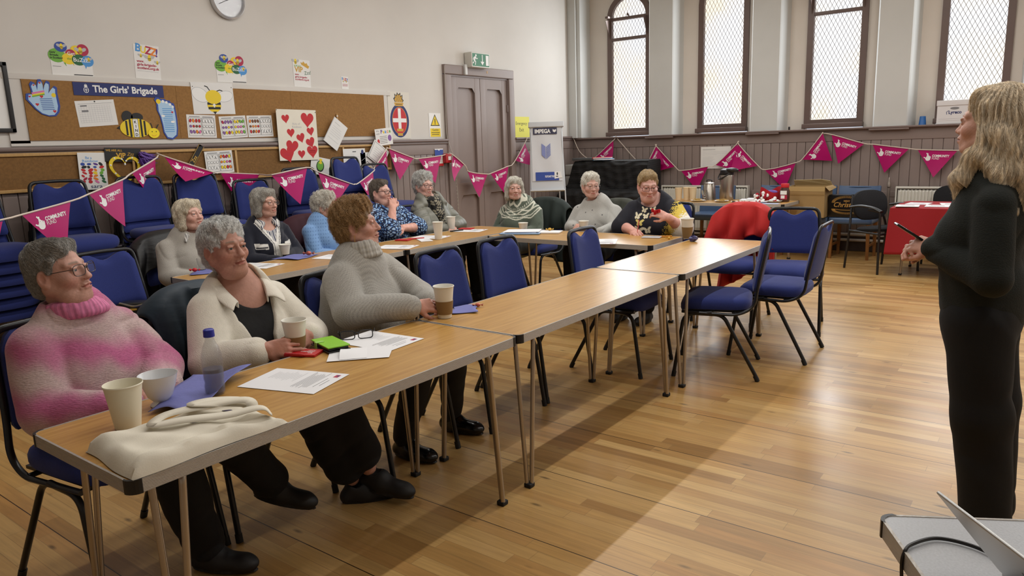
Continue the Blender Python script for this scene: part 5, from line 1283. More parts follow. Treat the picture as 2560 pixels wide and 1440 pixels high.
# on and under the vinyl chairs
mb = MB(); mb.box((0, 0, .045), (.18, .10, .09), M('packet_violet', (50, 34, 110), .4), bev=.006); mb.box((0, -.051, .05), (.11, .002, .02), GREY); tag(mb.build('snack_packet', mat=FT(-3.06, 9.28, .498, .1)), 'violet snack packet on the vinyl chair below the table', 'packet')
mb = MB(); mb.box((0, 0, .035), (.16, .10, .07), ORG, bev=.02); mb.box((0.02, .0, .072), (.10, .08, .012), WHT, bev=.003); tag(mb.build('snack_packet', mat=FT(-2.86, 9.28, .498, -.2)), 'orange snack packet beside the violet one', 'packet')
CARD = M('brown_card', (160, 132, 86), .8, noise=(5, .05)); TAPEB = M('shiny_tape', (186, 160, 110), .2)
c = thing('cardboard_box', 'open brown cardboard box standing on a blue vinyl chair', 'box', mat=FT(-2.475, 9.22, .498, .02))
mb = MB()
for x_, y_, w_, d_ in ((0, -.19, .44, .006), (0, .19, .44, .006), (-.22, 0, .006, .38), (.22, 0, .006, .38)): mb.box((x_, y_, .18), (w_, d_, .36), CARD)
mb.box((0, 0, .004), (.44, .38, .006), CARD); mb.build('box_body', c)
mb = MB(); mb.add([(-.22, .19, .36), (.22, .19, .36), (.20, .16, .41), (.1, .14, .43), (-.05, .145, .425), (-.22, .14, .42)], [(0, 1, 2, 3, 4, 5)], M('card_light', (188, 168, 124), .8)); mb.add([(.222, -.19, .36), (.222, .18, .36), (.27, .17, .33), (.27, -.18, .31)], [(0, 1, 2, 3)], CARD); o = mb.build('flap', c); o.modifiers.new('t', 'SOLIDIFY').thickness = .004
mb = MB(); mb.box((0, -.1945, .335), (.44, .002, .06), TAPEB); mb.box((.0, -.1945, .27), (.43, .0022, .022), M('tape_band', (150, 122, 76), .4)); mb.build('parcel_tape', c)
c = thing('gift_bag', 'black bag with gold Merry Christmas lettering on a vinyl chair', 'bag', mat=FT(-2.035, 9.20, .498, 0))
mb = MB(); mb.box((0, .03, .13), (.40, .12, .26), M('gloss_black_card', (16, 16, 18), .25), bev=.004); mb.build('bag_body', c)
f = Flat(); f.z = .0; GOLDL = M('gold_foil', (216, 170, 92), .35, metal=.4)
f.text('MERRY', 0, .05, .018, GOLDL, .02, align='c', width=.07); f.text('Christmas', -.15, -.01, .055, GOLDL, .01, width=.32, shear=.3)
for k in range(41):
    a = PI * k / 40; f.line([(.13 * math.cos(a), .04 + .055 * math.sin(a)), (.165 * math.cos(a), .04 + .08 * math.sin(a))], .003, GOLDL)
    f.line([(.13 * math.cos(a), -.035 - .04 * math.sin(a)), (.165 * math.cos(a), -.035 - .06 * math.sin(a))], .003, GOLDL)
f.line([(-.14 + .02 * k, -.035 - .012 * math.sin(k / 14 * PI)) for k in range(15)], .005, GOLDL)
f.mb.build('gold_print', c, loc=None).matrix_local = Matrix.Translation((0, -.0315, .13)) @ Matrix.Rotation(PI / 2, 4, 'X')

# sill things
mb = MB(); mb.lathe([(.042, 0), (.040, .003), (.031, .095), (.029, .098), (0, .098)], M('cup_blue', (24, 92, 160), .4), seg=24); tag(mb.build('plastic_cup', loc=(-1.43, 9.98, RAIL + .002)), 'blue plastic cup upside down on the sill', 'cup')
c = thing('archive_box', 'white archive box on the sill of the last window', 'box', (-1.09, 9.985, RAIL + .002))
BXW = M('box_white', (226, 226, 228), .7)
mb = MB(); mb.box((0, 0, .115), (.37, .20, .23), BXW); mb.build('box_body', c); mb = MB(); mb.box((0, 0, .232), (.385, .215, .06), BXW, bev=.004); mb.build('lid', c)
f = Flat(); f.z = 0; f.ell(-.01, .055, .045, .014, GREY); f.text('Lyreco', -.07, -.005, .035, NAVY, .03, width=.13); f.line([(-.085, -.01), (-.09, .015), (-.07, .03)], .005, NAVY); f.rect(0, -.06, .33, .002, LG); f.rect(0, -.08, .33, .002, LG)
f.mb.build('box_print', c).matrix_local = Matrix.Translation((0, -.101, .115)) @ Matrix.Rotation(PI / 2, 4, 'X')
mb = MB(); mb.box((0, 0, .02), (.02, .02, .04), BLACKP, bev=.003); tag(mb.build('window_stop', loc=(-2.95, 9.93, RAIL + .002)), 'tiny black stopper on the sill left of the third window', 'stopper')

# red covered table
c = thing('tablecloth', 'red cloth draped over the table by the right hand radiator', 'tablecloth', (-.80, 8.66, 0))
REDC = M('red_cloth', (146, 12, 24), .8, bump=('noise', 120, .15))
def cloth(u, v):
    a = 2 * PI * u; s = max(abs(math.cos(a)), abs(math.sin(a))); cx, cy = math.cos(a) / s, math.sin(a) / s
    hx, hy = .61, .385
    if v < .35: k = v / .35; return (hx * cx * k, hy * cy * k, .712)
    k = (v - .35) / .65; fl = .020 * math.sin(a * 11) * k + .012 * math.sin(a * 5 + 1) * k
    drop = .44 + .05 * math.sin(a * 2 + .6)
    return (hx * cx + math.cos(a) * (.012 + .045 * k + fl), hy * cy + math.sin(a) * (.012 + .045 * k + fl), .708 - .001 - drop * k)
mb = MB(); mb.grid(120, 26, cloth, REDC, closed_u=True); o = mb.build('cloth', c); o.modifiers.new('t', 'SOLIDIFY').thickness = .0015
dup(t0, (-.80, 8.66, 0), PI / 2, 'table hidden under the red cloth', group='tables by the window wall').scale = (1.2, .74, 1.0)
for x_, y_, a_, lb in ((-1.28, 8.38, .1, 'white leaflet at the near left of the red table'), (-1.22, 8.66, -.1, 'pale leaflet stack at the far left of the red table'), (-1.02, 8.42, .05, 'white leaflet second from the left on the red table'), (-.92, 8.68, .2, 'dark edged leaflet behind on the red table')):
    f = Flat(); f.sheet((.21, .22), PAPER, t=.004); f.rect(0, .03, .12, .04, LG); f.rect(0, -.05, .14, .02, VIO if a_ < 0 else GREY); f.build('leaflet', lb, 'leaflet', FT(x_, y_, .7145, a_), 'leaflets on the red table')

# flip chart easel
c = thing('flipchart_easel', 'white flip chart easel with a big pad in the room corner', 'easel', (-5.77, 8.47, 0), .62)
EW = M('easel_white', (206, 210, 214), .4); T = Matrix.Translation((0, 0, 1.36)) @ Matrix.Rotation(math.radians(-13), 4, 'X') @ Matrix.Diagonal((.76, 1, 1.06, 1))
mb = MB(); mb.box((0, .01, -.10), (.60, .018, .84), EW, T, bev=.004); mb.box((0, -.012, -.515), (.62, .07, .02), EW, T, bev=.004); mb.build('board', c)
mb = MB(); mb.box((0, -.012, .345), (.64, .05, .07), EW, T, bev=.012); mb.build('clamp_bar', c)
mb = MB(); mb.grid(12, 16, lambda u, v: tuple(T @ Vector(((u - .5) * .54, -.006 - .004 * math.sin(u * 9 + v * 5) - .02 * max(0, .12 - v) * math.sin(u * 7), .31 - .70 * (1 - v)))), M('pad_paper', (220, 222, 226), .6))
f = Flat(); f.z = 0; f.rect(-.02, .262, .43, .085, M('print_deep_navy', (26, 24, 66), .5)); f.text('IMPEGA', -.21, .236, .05, WHT, .04, width=.29); f.poly([(.12, .285), (.15, .272), (.18, .285), (.18, .255), (.15, .24), (.12, .255)], WHT)
f.poly([(-.09, .10), (-.02, .06), (-.02, -.10), (-.09, -.05)], M('print_pale_violet', (132, 142, 196), .6))
for k in range(7): f.poly([(-.01, .05 - k * .023), (.07, .10 - k * .023), (.07, .083 - k * .023), (-.01, .034 - k * .023)], MATS['print_pale_violet'])
f.rect(.0, -.33, .42, .11, BLU); f.text('FLIPCHART PAD', -.04, -.345, .026, WHT, .03, width=.17); f.poly([(.13, -.27), (.24, -.27), (.27, -.35), (.13, -.365)], WHT); f.ell(.18, -.30, .012, .02, INK); f.rect(.175, -.335, .04, .012, INK)
q = T @ Matrix.Translation((0, -.016, 0)) @ Matrix.Rotation(PI / 2, 4, 'X')
for k, mm in enumerate(f.mb.mats):
    idx = sorted({v for fc, mi in zip(f.mb.f, f.mb.mi) if mi == k for v in fc}); mp = {v: n for n, v in enumerate(idx)}
    mb.add([q @ Vector(f.mb.v[v]) for v in idx], [[mp[v] for v in fc] for fc, mi in zip(f.mb.f, f.mb.mi) if mi == k], mm)
mb.build('pad', c)
for p, q in (((-.21, .06, 1.62), (-.27, -.24, 0)), ((.21, .06, 1.62), (.27, -.24, 0)), ((-.15, .09, 1.62), (-.2, .36, 0)), ((.15, .09, 1.62), (.2, .36, 0))):
    mb = MB(); mb.tube([p, q], .014, EW, flat=.7); mb.build('leg', c)

# black quilted cover over an upright piano, and what lies on it
QB = M('black_quilt', (17, 17, 19), .75, noise=(30, .25), bump=('Z', 22, 1.0, (1, 1, 1)))
c = thing('covered_piano', 'black quilted cover over an upright piano behind the far tables', 'piano', (-5.27, 9.42, 0))
prof = [(-.34, 0), (-.34, .70), (-.30, .76), (-.12, .80), (-.10, 1.13), (-.06, 1.19), (.30, 1.20), (.32, 1.15), (.32, 0)]
def quilt(u, v):
    x = -.60 + 1.20 * u; n = len(prof) - 1; t = v * n; i = min(int(t), n - 1); k = t - i
    y = prof[i][0] + (prof[i + 1][0] - prof[i][0]) * k; z = prof[i][1] + (prof[i + 1][1] - prof[i][1]) * k
    s = .008 * math.sin(x * 40 + z * 9) + .01 * math.sin(z * 60 + 3 * math.sin(x * 9)) * (1 if z < 1.18 else .2)
    fl = .16 * max(0, 1 - z / 1.2) if u < .02 else 0
    return (x - fl * 2.2 * 1, y - s, z)
mb = MB(); mb.grid(60, 90, quilt, QB)
mb.add([(-.60 - .35 * max(0, 1 - p[1] / 1.2), p[0], p[1]) for p in prof], [list(range(len(prof)))], QB); mb.add([(.60, *p) for p in prof], [list(range(len(prof)))[::-1]], QB); mb.build('quilted_cover', c)
mb = MB(); mb.box((0, 0, .02), (.42, .20, .035), M('tray_grey', (78, 80, 82), .5), bev=.006); tag(mb.build('grey_tray', mat=FT(-5.70, 9.44, 1.2, .1)), 'grey tray at the left end of the covered piano', 'tray')
for i, (x_, y_, z_, m_, lb) in enumerate(((-5.42, 9.42, 1.20, SKY, 'blue booklet, lower of the pair on the covered piano'), (-5.44, 9.42, 1.222, RED, 'red booklet, upper of the pair on the covered piano'))):
    mb = MB(); mb.box((0, 0, .011), (.26, .18, .02), m_, bev=.002); mb.box((.01, -.004, .011), (.255, .178, .012), WHT); tag(mb.build('booklet', mat=FT(x_, y_, z_, .15 + .2 * i)), lb, 'book', 'booklets on the piano')
c = thing('storage_drawer_tower', 'clear plastic drawer unit between the easel and the covered piano', 'drawers', (-6.03, 9.60, .62))
for k in range(3): mb = MB(); mb.box((0, 0, .10 + .17 * k), (.22, .22, .155), M('cloudy_plastic', (176, 176, 172), .35), bev=.02); mb.build('drawer', c)
mb = MB(); mb.box((0, 0, -.30), (.24, .26, .62), M('dark_cabinet', (46, 40, 38), .5), bev=.01); tag(mb.build('low_cabinet', loc=(-6.03, 9.60, .308)), 'dark low cabinet under the clear plastic drawers', 'cabinet').location.z = .31 + .30

# coats and bags on chairs
def drape(name, label, cat, loc, rz, mat, w, h0, h1, dfront, dback, seed, group=None, fold=.02):
    r = random.Random(seed); ph = [r.uniform(0, 6) for _ in range(6)]
    def fn(u, v):
        x = (u - .5) * w * (1 + .12 * math.sin(v * 4 + ph[0])); t = v * 2 - 1
        f = fold * (math.sin(u * 17 + ph[1] + 2 * math.sin(v * 5)) + .6 * math.sin(u * 31 + ph[2])) * (abs(t) + .25)
        tilt = lambda z: -.205 - .186 * (z - .46)
        zt = .905 - .10 * (abs(u - .5) * 2) ** 3
        if t < -.08: k = (-t - .08) / .92; z = zt - (h0 + .05 * math.sin(u * 6 + ph[3])) * k; y = tilt(z) + dfront + .03 * math.sin(k * 2.6) + f
        elif t > .08: k = (t - .08) / .92; z = zt - (h1 + .06 * math.sin(u * 5 + ph[4])) * k; y = tilt(z) - dback - .05 * math.sin(k * 2.6) - f
        else: k = (t + .08) / .16; z = zt + .018 * math.sin(k * PI); y = tilt(zt) + dfront + (-(dback) - dfront) * k
        return (x, y, z)
    mb = MB(); mb.grid(46, 60, fn, mat); o = mb.build(name); o.location = loc; o.rotation_euler = (0, 0, rz); o.modifiers.new('t', 'SOLIDIFY').thickness = .012
    return tag(o, label, cat, group)
RJ = M('red_fleece', (178, 26, 24), .8, noise=(14, .06))
drape('jacket', 'bright red jacket hung over the chair at the end of the tables', 'jacket', (-2.10, 5.72, 0), math.radians(-88) - PI / 2, RJ, .50, .26, .60, .075, .075, 3, fold=.034)
TEAL = M('dark_teal_quilt', (18, 40, 56), .6, bump=('noise', 9, .6, (1, 1, 3))); DKG = M('dark_green_coat', (24, 36, 32), .8); BKC = M('black_puffer', (15, 15, 18), .5, bump=('noise', 10, .8, (1, 1, 4))); MAR = M('maroon_coat', (58, 16, 30), .8); OLV = M('olive_coat', (48, 50, 40), .8)
drape('coat', 'dark teal padded coat on the chair behind the white fleece', 'coat', (-2.66, 1.62, 0), math.radians(2) - PI / 2, TEAL, .47, .30, .50, .05, .06, 5, 'coats over chair backs')
drape('coat', 'black padded coat on the chair of the blonde woman', 'coat', (-5.0, 2.75, 0), math.radians(5) - PI / 2, BKC, .58, .25, .58, .06, .05, 7, 'coats over chair backs')
drape('coat', 'maroon coat on the chair of the woman in pale blue', 'coat', (-4.98, 3.98, 0), -PI / 2, MAR, .56, .2, .5, .05, .05, 8, 'coats over chair backs')
drape('coat', 'dark green coat on the chair behind the green patterned jumper', 'coat', (-4.2, 5.87, 0), PI, DKG, .62, .25, .55, .05, .05, 9, 'coats over chair backs')
drape('coat', 'olive coat on the chair behind the pale grey jumper', 'coat', (-3.37, 5.87, 0), PI, OLV, .5, .2, .5, .05, .05, 10, 'coats over chair backs')
c = thing('handbag', 'black handbag with a silver chain on the chair behind the pink jumper', 'bag', mat=FT(-4.40, 2.08, .508, .6))
mb = MB(); mb.box((0, 0, .05), (.26, .12, .10), M('black_leather', (18, 18, 20), .35), bev=.03); mb.build('bag_body', c)
mb = MB(); mb.tube(smooth_path([(-.10, -.05, .10), (.0, -.075, .085), (.08, -.07, .095), (.14, -.02, .04), (.16, .04, .012)], 8), .006, M('silver_chain', (196, 190, 172), .3, metal=.9), seg=6)
for k in range(9): mb.ball((.06 + .012 * k, -.07 + .010 * k, .09 - .008 * k), (.008, .006, .006), MATS['silver_chain'], seg=6)
mb.build('chain', c); mb = MB(); mb.lathe([(.020, 0), (.028, 0), (.028, .008), (.020, .008)], GOLD, c=(-.02, -.055, .06), seg=16, T=None); mb.build('clasp', c)

# foreground laptop and cable
Lm = Matrix(((.63, .776, 0, -.032), (-.776, .63, 0, 1.392), (0, 0, 1, TH + .0015), (0, 0, 0, 1)))
SILV = M('laptop_silver', (178, 178, 176), .35, metal=.6)
c = thing('laptop', 'silver laptop seen from behind on the grey topped table', 'laptop', mat=Lm)
mb = MB(); mb.box((.15, .106, .007), (.30, .21, .011), SILV, bev=.004); mb.build('base', c)
Ts = Matrix.Translation((.15, 0, .012)) @ Matrix.Rotation(math.radians(39), 4, 'X')
mb = MB(); mb.box((0, 0, .098), (.30, .0055, .196), SILV, Ts, bev=.0025); scr = mb.build('screen', c)
mb = MB(); mb.tube([(-.12, -.002, .0), (.12, -.002, .0)], .005, BLACKP, T=Ts); mb.build('hinge', c)
mb = MB(); mb.box((0, .0032, .10), (.284, .0012, .178), M('screen_dark', (20, 22, 28), .1), Ts); mb.build('display', c)
f = Flat(); f.z = 0; mk = M('emblem_dark', (62, 62, 66), .15, metal=.5)
f.poly([(-.018, .004), (-.012, .017), (0, .014), (.012, .017), (.018, .010), (.013, 0), (.018, -.010), (.008, -.022), (0, -.019), (-.008, -.022), (-.017, -.008)], mk); f.ell(.004, .025, .003, .008, mk, -.6)
f.mb.build('emblem', c).matrix_local = Ts @ Matrix.Translation((0, -.0031, .098)) @ Matrix.Rotation(PI / 2, 4, 'X')
cord('power_cable', [(-.02, 1.44, .706), (-.08, 1.469, .706), (-.135, 1.464, .706), (-.168, 1.42, .706), (-.178, 1.392, .700), (-.180, 1.388, .66), (-.165, 1.38, .55), (-.12, 1.40, .3), (-.05, 1.42, .05), (.1, 1.5, .006), (.5, 1.7, .006)], 'black power cable looping off the left edge of the grey table', .0035, BLACKP, 'cable', 8)
# ================================================================ people: implicit surfaces meshed by surface nets
NF = np.float32
def V3(*a): return np.array(a if len(a) == 3 else a[0], dtype=np.float64)
def unit(v): v = V3(v); return v / max(1e-9, np.linalg.norm(v))
class Sdf:
    def __init__(s): s.pr = []; s.disp = None; s.dmax = 0.0
    def _add(s, fn, c, R, k, op): s.pr.append((fn, V3(c), R, k, op)); return s
    def cone(s, a, b, ra, rb, k=.012, op='u'):
        a, b = V3(a), V3(b); ab = b - a; L2 = float(ab @ ab) + 1e-12
        def fn(P):
            q = P - a.astype(NF); t = np.clip(q @ ab.astype(NF) / NF(L2), 0, 1)
            q = q - t[:, None] * ab.astype(NF)
            return np.sqrt((q * q).sum(1)) - (ra + t * (rb - ra))
        return s._add(fn, (a + b) / 2, math.sqrt(L2) / 2 + max(ra, rb), k, op)
    def ell(s, c, r, R=None, k=.012, op='u'):
        c = V3(c); r = V3(r); Rm = np.eye(3) if R is None else np.array(R, float)
        def fn(P):
            q = (P - c.astype(NF)) @ Rm.astype(NF)
            k0 = np.sqrt(((q / r.astype(NF)) ** 2).sum(1)) + NF(1e-6); k1 = np.sqrt(((q / (r * r).astype(NF)) ** 2).sum(1)) + NF(1e-6)
            return k0 * (k0 - 1) / k1
        return s._add(fn, c, float(r.max()), k, op)
    def elc(s, a, b, ra, rb, ratio, f, k=.03, op='u'):
        """cone of elliptic section: half width ra..rb across, depth = ratio * width along f"""
        a, b, f = V3(a), V3(b), unit(f)
        S_ = np.eye(3) + (1 / ratio - 1) * np.outer(f, f)
        ab = S_ @ (b - a); L2 = float(ab @ ab) + 1e-12; m = min(1.0, ratio)
        def fn(P):
            q = (P - a.astype(NF)) @ S_.astype(NF); t = np.clip(q @ ab.astype(NF) / NF(L2), 0, 1)
            q = q - t[:, None] * ab.astype(NF)
            return (np.sqrt((q * q).sum(1)) - (ra + t * (rb - ra))) * NF(m)
        return s._add(fn, (a + b) / 2, np.linalg.norm(b - a) / 2 + max(ra, rb) * max(1, ratio), k, op)
    def box(s, c, h, R=None, r=.005, k=.008, op='u'):
        c, h = V3(c), V3(h); Rm = np.eye(3) if R is None else np.array(R, float)
        def fn(P):
            q = np.abs((P - c.astype(NF)) @ Rm.astype(NF)) - (h - r).astype(NF)
            return np.sqrt((np.maximum(q, 0) ** 2).sum(1)) + np.minimum(q.max(1), 0) - NF(r)
        return s._add(fn, c, float(np.linalg.norm(h)), k, op)
    def fn(s, f, c, R, k=.006, op='u'): return s._add(f, c, R, k, op)
    def tube(s, pts, r, k=.008, op='u'):
        rs = r if isinstance(r, (list, tuple)) else [r] * len(pts)
        for i in range(len(pts) - 1): s.cone(pts[i], pts[i + 1], rs[i], rs[i + 1], k, op)
        return s
    def ev(s, P, blocks=None, half=0.0):
        """P (N,3) or, with blocks given, (nb,m,3) culled per block centre"""
        if blocks is None:
            d = np.full(len(P), 9., NF); P = P.astype(NF)
            for f, c, R, k, op in s.pr: d = s._mix(d, f(P), k, op)
        else:
            nb, m, _ = P.shape; d = np.full((nb, m), .6, NF)
            for f, c, R, k, op in s.pr:
                w = np.nonzero(np.linalg.norm(blocks - c, axis=1) < R + half + k + .012 + s.dmax)[0]
                if len(w) == 0: continue
                d[w] = s._mix(d[w].ravel(), f(P[w].reshape(-1, 3)), k, op).reshape(len(w), m)
            d = d.reshape(-1); P = P.reshape(-1, 3)
        if s.disp is not None: d = d + s.disp(P, d).astype(NF)
        return d
    @staticmethod
    def _mix(a, b, k, op):
        if op == 'u':
            h = np.clip(.5 + .5 * (b - a) / k, 0, 1); return b * (1 - h) + a * h - NF(k) * h * (1 - h)
        if op == 's':
            h = np.clip(.5 - .5 * (b + a) / k, 0, 1); return a * (1 - h) - b * h + NF(k) * h * (1 - h)
        h = np.clip(.5 - .5 * (b - a) / k, 0, 1); return b * (1 - h) + a * h + NF(k) * h * (1 - h)   # 'i'
    def bounds(s):
        u = [p for p in s.pr if p[4] == 'u']
        return np.min([c - R for _, c, R, _, _ in u], 0) - .02, np.max([c + R for _, c, R, _, _ in u], 0) + .02
    def mesh(s, h):
        lo, hi = s.bounds(); B = 8; bs = h * B
        n = np.ceil((hi - lo) / bs).astype(int)
        g = np.stack(np.meshgrid(*[np.arange(k) for k in n], indexing='ij'), -1).reshape(-1, 3)
        cen = lo + (g + .5) * bs
        d0 = np.concatenate([s.ev(cen[i:i + 60000]) for i in range(0, len(cen), 60000)])
        act = np.abs(d0) < bs * .87 * 1.5 + s.dmax + .004
        g = g[act]; cen = cen[act]
        loc = np.stack(np.meshgrid(*[np.arange(B + 1)] * 3, indexing='ij'), -1).reshape(-1, 3)
        V = []; K = []; F = []
        NY = int(n[1] * B + 2); NZ = int(n[2] * B + 2)
        key = lambda q: (q[..., 0].astype(np.int64) * NY + q[..., 1]) * NZ + q[..., 2]
        for c0 in range(0, len(g), 1500):
            gg = g[c0:c0 + 1500]; cc = cen[c0:c0 + 1500]; nb = len(gg)
            P = (lo + (gg[:, None, :] * B + loc[None]) * h).astype(NF)
            v = s.ev(P, cc, bs * .87).reshape(nb, B + 1, B + 1, B + 1)
            ins = v < 0
            acc = np.zeros((nb, B, B, B, 3), NF); cnt = np.zeros((nb, B, B, B), NF)
            for ax in range(3):
                o1, o2 = [a for a in range(3) if a != ax]
                for d1 in (0, 1):
                    for d2 in (0, 1):
                        s0 = [slice(0, B)] * 3; s1 = [slice(0, B)] * 3
                        s0[o1] = s1[o1] = slice(d1, B + d1); s0[o2] = s1[o2] = slice(d2, B + d2); s1[ax] = slice(1, B + 1)
                        a = v[(slice(None), *s0)]; b = v[(slice(None), *s1)]; cr = (a < 0) != (b < 0)
                        t = np.where(cr, a / np.where(cr, a - b, 1), 0)
                        acc[..., ax] += t; acc[..., o1] += cr * d1; acc[..., o2] += cr * d2; cnt += cr
            on = cnt > 0; bi, i, j, k = np.nonzero(on)
            cell = np.stack([i, j, k], -1) + gg[bi] * B
            V.append(lo + (cell + acc[on] / cnt[on][:, None]) * h); K.append(key(cell))
            for ax in range(3):
                o1, o2 = [(1, 2), (2, 0), (0, 1)][ax]
                s0 = [slice(0, B)] * 3; s1 = [slice(0, B)] * 3; s1[ax] = slice(1, B + 1)
                a = ins[(slice(None), *s0)]; b = ins[(slice(None), *s1)]
                bi, i, j, k = np.nonzero(a != b); q = np.stack([i, j, k], -1) + gg[bi] * B
                e1 = np.zeros(3, int); e1[o1] = 1; e2 = np.zeros(3, int); e2[o2] = 1
                quad = np.stack([key(q), key(q - e1), key(q - e1 - e2), key(q - e2)], -1)
                flip = ~a[bi, i, j, k]; quad[flip] = quad[flip][:, ::-1]; F.append(quad)
        V = np.concatenate(V); K = np.concatenate(K); F = np.concatenate(F)
        od = np.argsort(K); Ks = K[od]; ix = np.searchsorted(Ks, F); ix = np.clip(ix, 0, len(Ks) - 1)
        ok = (Ks[ix] == F).all(1); F = od[ix[ok]]
        return V, F
def grad(sd, P, e=.002):
    g = np.stack([sd.ev(P + e * np.eye(3)[a]) - sd.ev(P - e * np.eye(3)[a]) for a in range(3)], -1)
    return g / np.maximum(1e-6, np.linalg.norm(g, axis=1))[:, None]

def obj_from(name, parts, parent, mat, org):
    """parts: list of (V, F, colours or None); ONE mesh object"""
    V = np.concatenate([p[0] for p in parts]) - np.array(org); F = []; o = 0
    for p in parts: F.append(p[1] + o); o += len(p[0])
    F = np.concatenate(F)
    me = bpy.data.meshes.new(name); me.vertices.add(len(V)); me.vertices.foreach_set('co', V.astype(NF).ravel())
    me.loops.add(F.size); me.loops.foreach_set('vertex_index', F.astype(np.int32).ravel())
    me.polygons.add(len(F)); me.polygons.foreach_set('loop_start', np.arange(0, F.size, 4, dtype=np.int32)); me.polygons.foreach_set('loop_total', np.full(len(F), 4, np.int32))
    me.polygons.foreach_set('use_smooth', np.ones(len(F), bool)); me.update(calc_edges=True)
    if parts[0][2] is not None:
        C = np.concatenate([np.broadcast_to(p[2], (len(p[0]), 3)) for p in parts])
        at = me.color_attributes.new('Col', 'FLOAT_COLOR', 'POINT'); at.data.foreach_set('color', np.concatenate([C, np.ones((len(C), 1))], 1).astype(NF).ravel())
    me.materials.append(mat)
    ob = bpy.data.objects.new(name, me); COL.objects.link(ob); ob.parent = parent
    return ob

def frame(head, pitch=0, roll=0):
    """columns: right, forward, up for a heading in degrees"""
    a = math.radians(head); f = V3(math.cos(a), math.sin(a), 0); r = V3(math.sin(a), -math.cos(a), 0); u = V3(0, 0, 1)
    p = math.radians(pitch); f2 = f * math.cos(p) + u * math.sin(p); u2 = u * math.cos(p) - f * math.sin(p)
    q = math.radians(roll); r2 = r * math.cos(q) + u2 * math.sin(q); u3 = u2 * math.cos(q) - r * math.sin(q)
    return np.stack([r2, f2, u3], 1)

LN = lambda *c: np.array(lin(c))
def sstep(x, a, b): t = np.clip((x - a) / (b - a), 0, 1); return t * t * (3 - 2 * t)

# ---------------------------------------------------------------- head
def head_sdf(o):
    g = lambda k, d: o.get(k, d)
    s = Sdf(); fat = g('fat', 1.0); age = g('age', 1.0)
    s.ell((0, -.016, .032), (.074, .094, .086), k=.01)                    # skull
    s.ell((0, .022, -.028), (.0615 * fat ** .5, .072, .084), k=.02)             # face mass
    for q in (-1, 1):
        s.cone((q * .054, -.012, -.052), (q * .024, .058, -.094), .022 * fat, .019 * fat, k=.022)
        s.ell((q * .040 * fat ** .4, .056, -.030), (.025 * fat, .026, .024), k=.02)     # cheek
        s.cone((q * .012, .082, .021), (q * .044, .064, .021), .011, .011, k=.014)      # brow
        if age: s.ell((q * .042, .034, -.086), (.020 * fat * age, .026, .022 * age), k=.016)       # jowl
    s.cone((-.010, .073, -.096), (.010, .073, -.096), .0175, .0175, k=.018)         # chin
    s.ell((0, .080, -.066), (.028, .019, .024), k=.016)                        # mouth mound
    if fat > 1.05: s.ell((0, .035, -.115), (.05 * fat, .045, .026 * fat), k=.03)
    nl = g('nose', 1.0)
    s.cone((0, .085, .010), (0, .1005 + .008 * (nl - 1), -.026), .0085, .0095 * nl, k=.010)
    s.ell((0, .1035 + .010 * (nl - 1), -.034), (.0125 * nl, .0125, .0105), k=.008)
    for q in (-1, 1): s.ell((q * .0125 * nl, .094, -.038), (.0085, .011, .0085), k=.006)
    for q in (-1, 1):
        s.ell((q * .0315, .0945, .000), (.0195, .0185, .0145), k=.014, op='s')        # eye socket
        s.ell((q * .006, .1035, -.0455), (.0034, .006, .0035), k=.004, op='s')       # nostril
    # lids: a shell over the eyeball with an almond slit
    ec = [V3(q * .0315, .0765, -.002) for q in (-1, 1)]
    for q, c in zip((-1, 1), ec):
        op = g('eye', .92)
        def lid(P, c=c, op=op):
            d = P - c.astype(NF); r = np.sqrt((d * d).sum(1)); sh = r - NF(.0142)
            x = np.clip(np.abs(d[:, 0]) / .0125, 0, 1); top = (.0048 * op) * (1 - x * x) + .0004; bot = -(.0040 * op) * (1 - x * x)
            gap = np.maximum(d[:, 2] - top, bot - d[:, 2])          # <0 inside the slit
            return np.maximum(sh, -gap)
        s.fn(lid, c, .0145, k=.004)
        s.cone(c + V3(-.012 , .0095, .0105), c + V3(.012, .0085, .0105), .0030, .0034, k=.010)    # fold of the upper lid
        if age: s.cone(c + V3(-.008, .0090, -.0125), c + V3(.008, .0080, -.0125), .0028 * age, .0028 * age, k=.010)    # bag under the eye
    s.cone((-.016, .0955, -.0605), (0, .0985, -.0590), .0042, .0048, k=.006); s.cone((0, .0985, -.0590), (.016, .0955, -.0605), .0048, .0042, k=.006)
    s.cone((-.014, .0945, -.0715), (.014, .0945, -.0715), .0052, .0052, k=.006)
    mo = g('mouth', .0012); dn = g('down', .002)
    s.tube([(-.024, .0870, -.0655 - dn), (-.010, .1005, -.0655), (.010, .1005, -.0655), (.024, .0870, -.0655 - dn)], mo + .0014, k=.0025, op='s')
    if age:
        for q in (-1, 1):
            s.tube([(q * .0175, .0985, -.040), (q * .028, .0885, -.056), (q * .0335, .078, -.074)], .0024 * age, k=.008, op='s')     # fold beside the mouth
        for z in (.044, .055): s.tube([(-.03, .0765 - (z - .044) * .25, z), (0, .0845 - (z - .044) * .3, z + .002), (.03, .0765 - (z - .044) * .25, z)], .0009, k=.005, op='s')
    for q in (-1, 1):     # ears
        Rz = np.array([[math.cos(q * .35), -math.sin(q * .35), 0], [math.sin(q * .35), math.cos(q * .35), 0], [0, 0, 1]])
        c = V3(q * .0775, -.012, -.014)
        s.ell(c, (.0075, .019, .033), Rz, k=.006); s.ell(c + V3(q * .0075, .003, .006), (.0075, .0105, .020), Rz, k=.004, op='s'); s.ell(c + V3(-q * .001, .006, -.026), (.006, .009, .010), Rz, k=.005)
    return s, ec

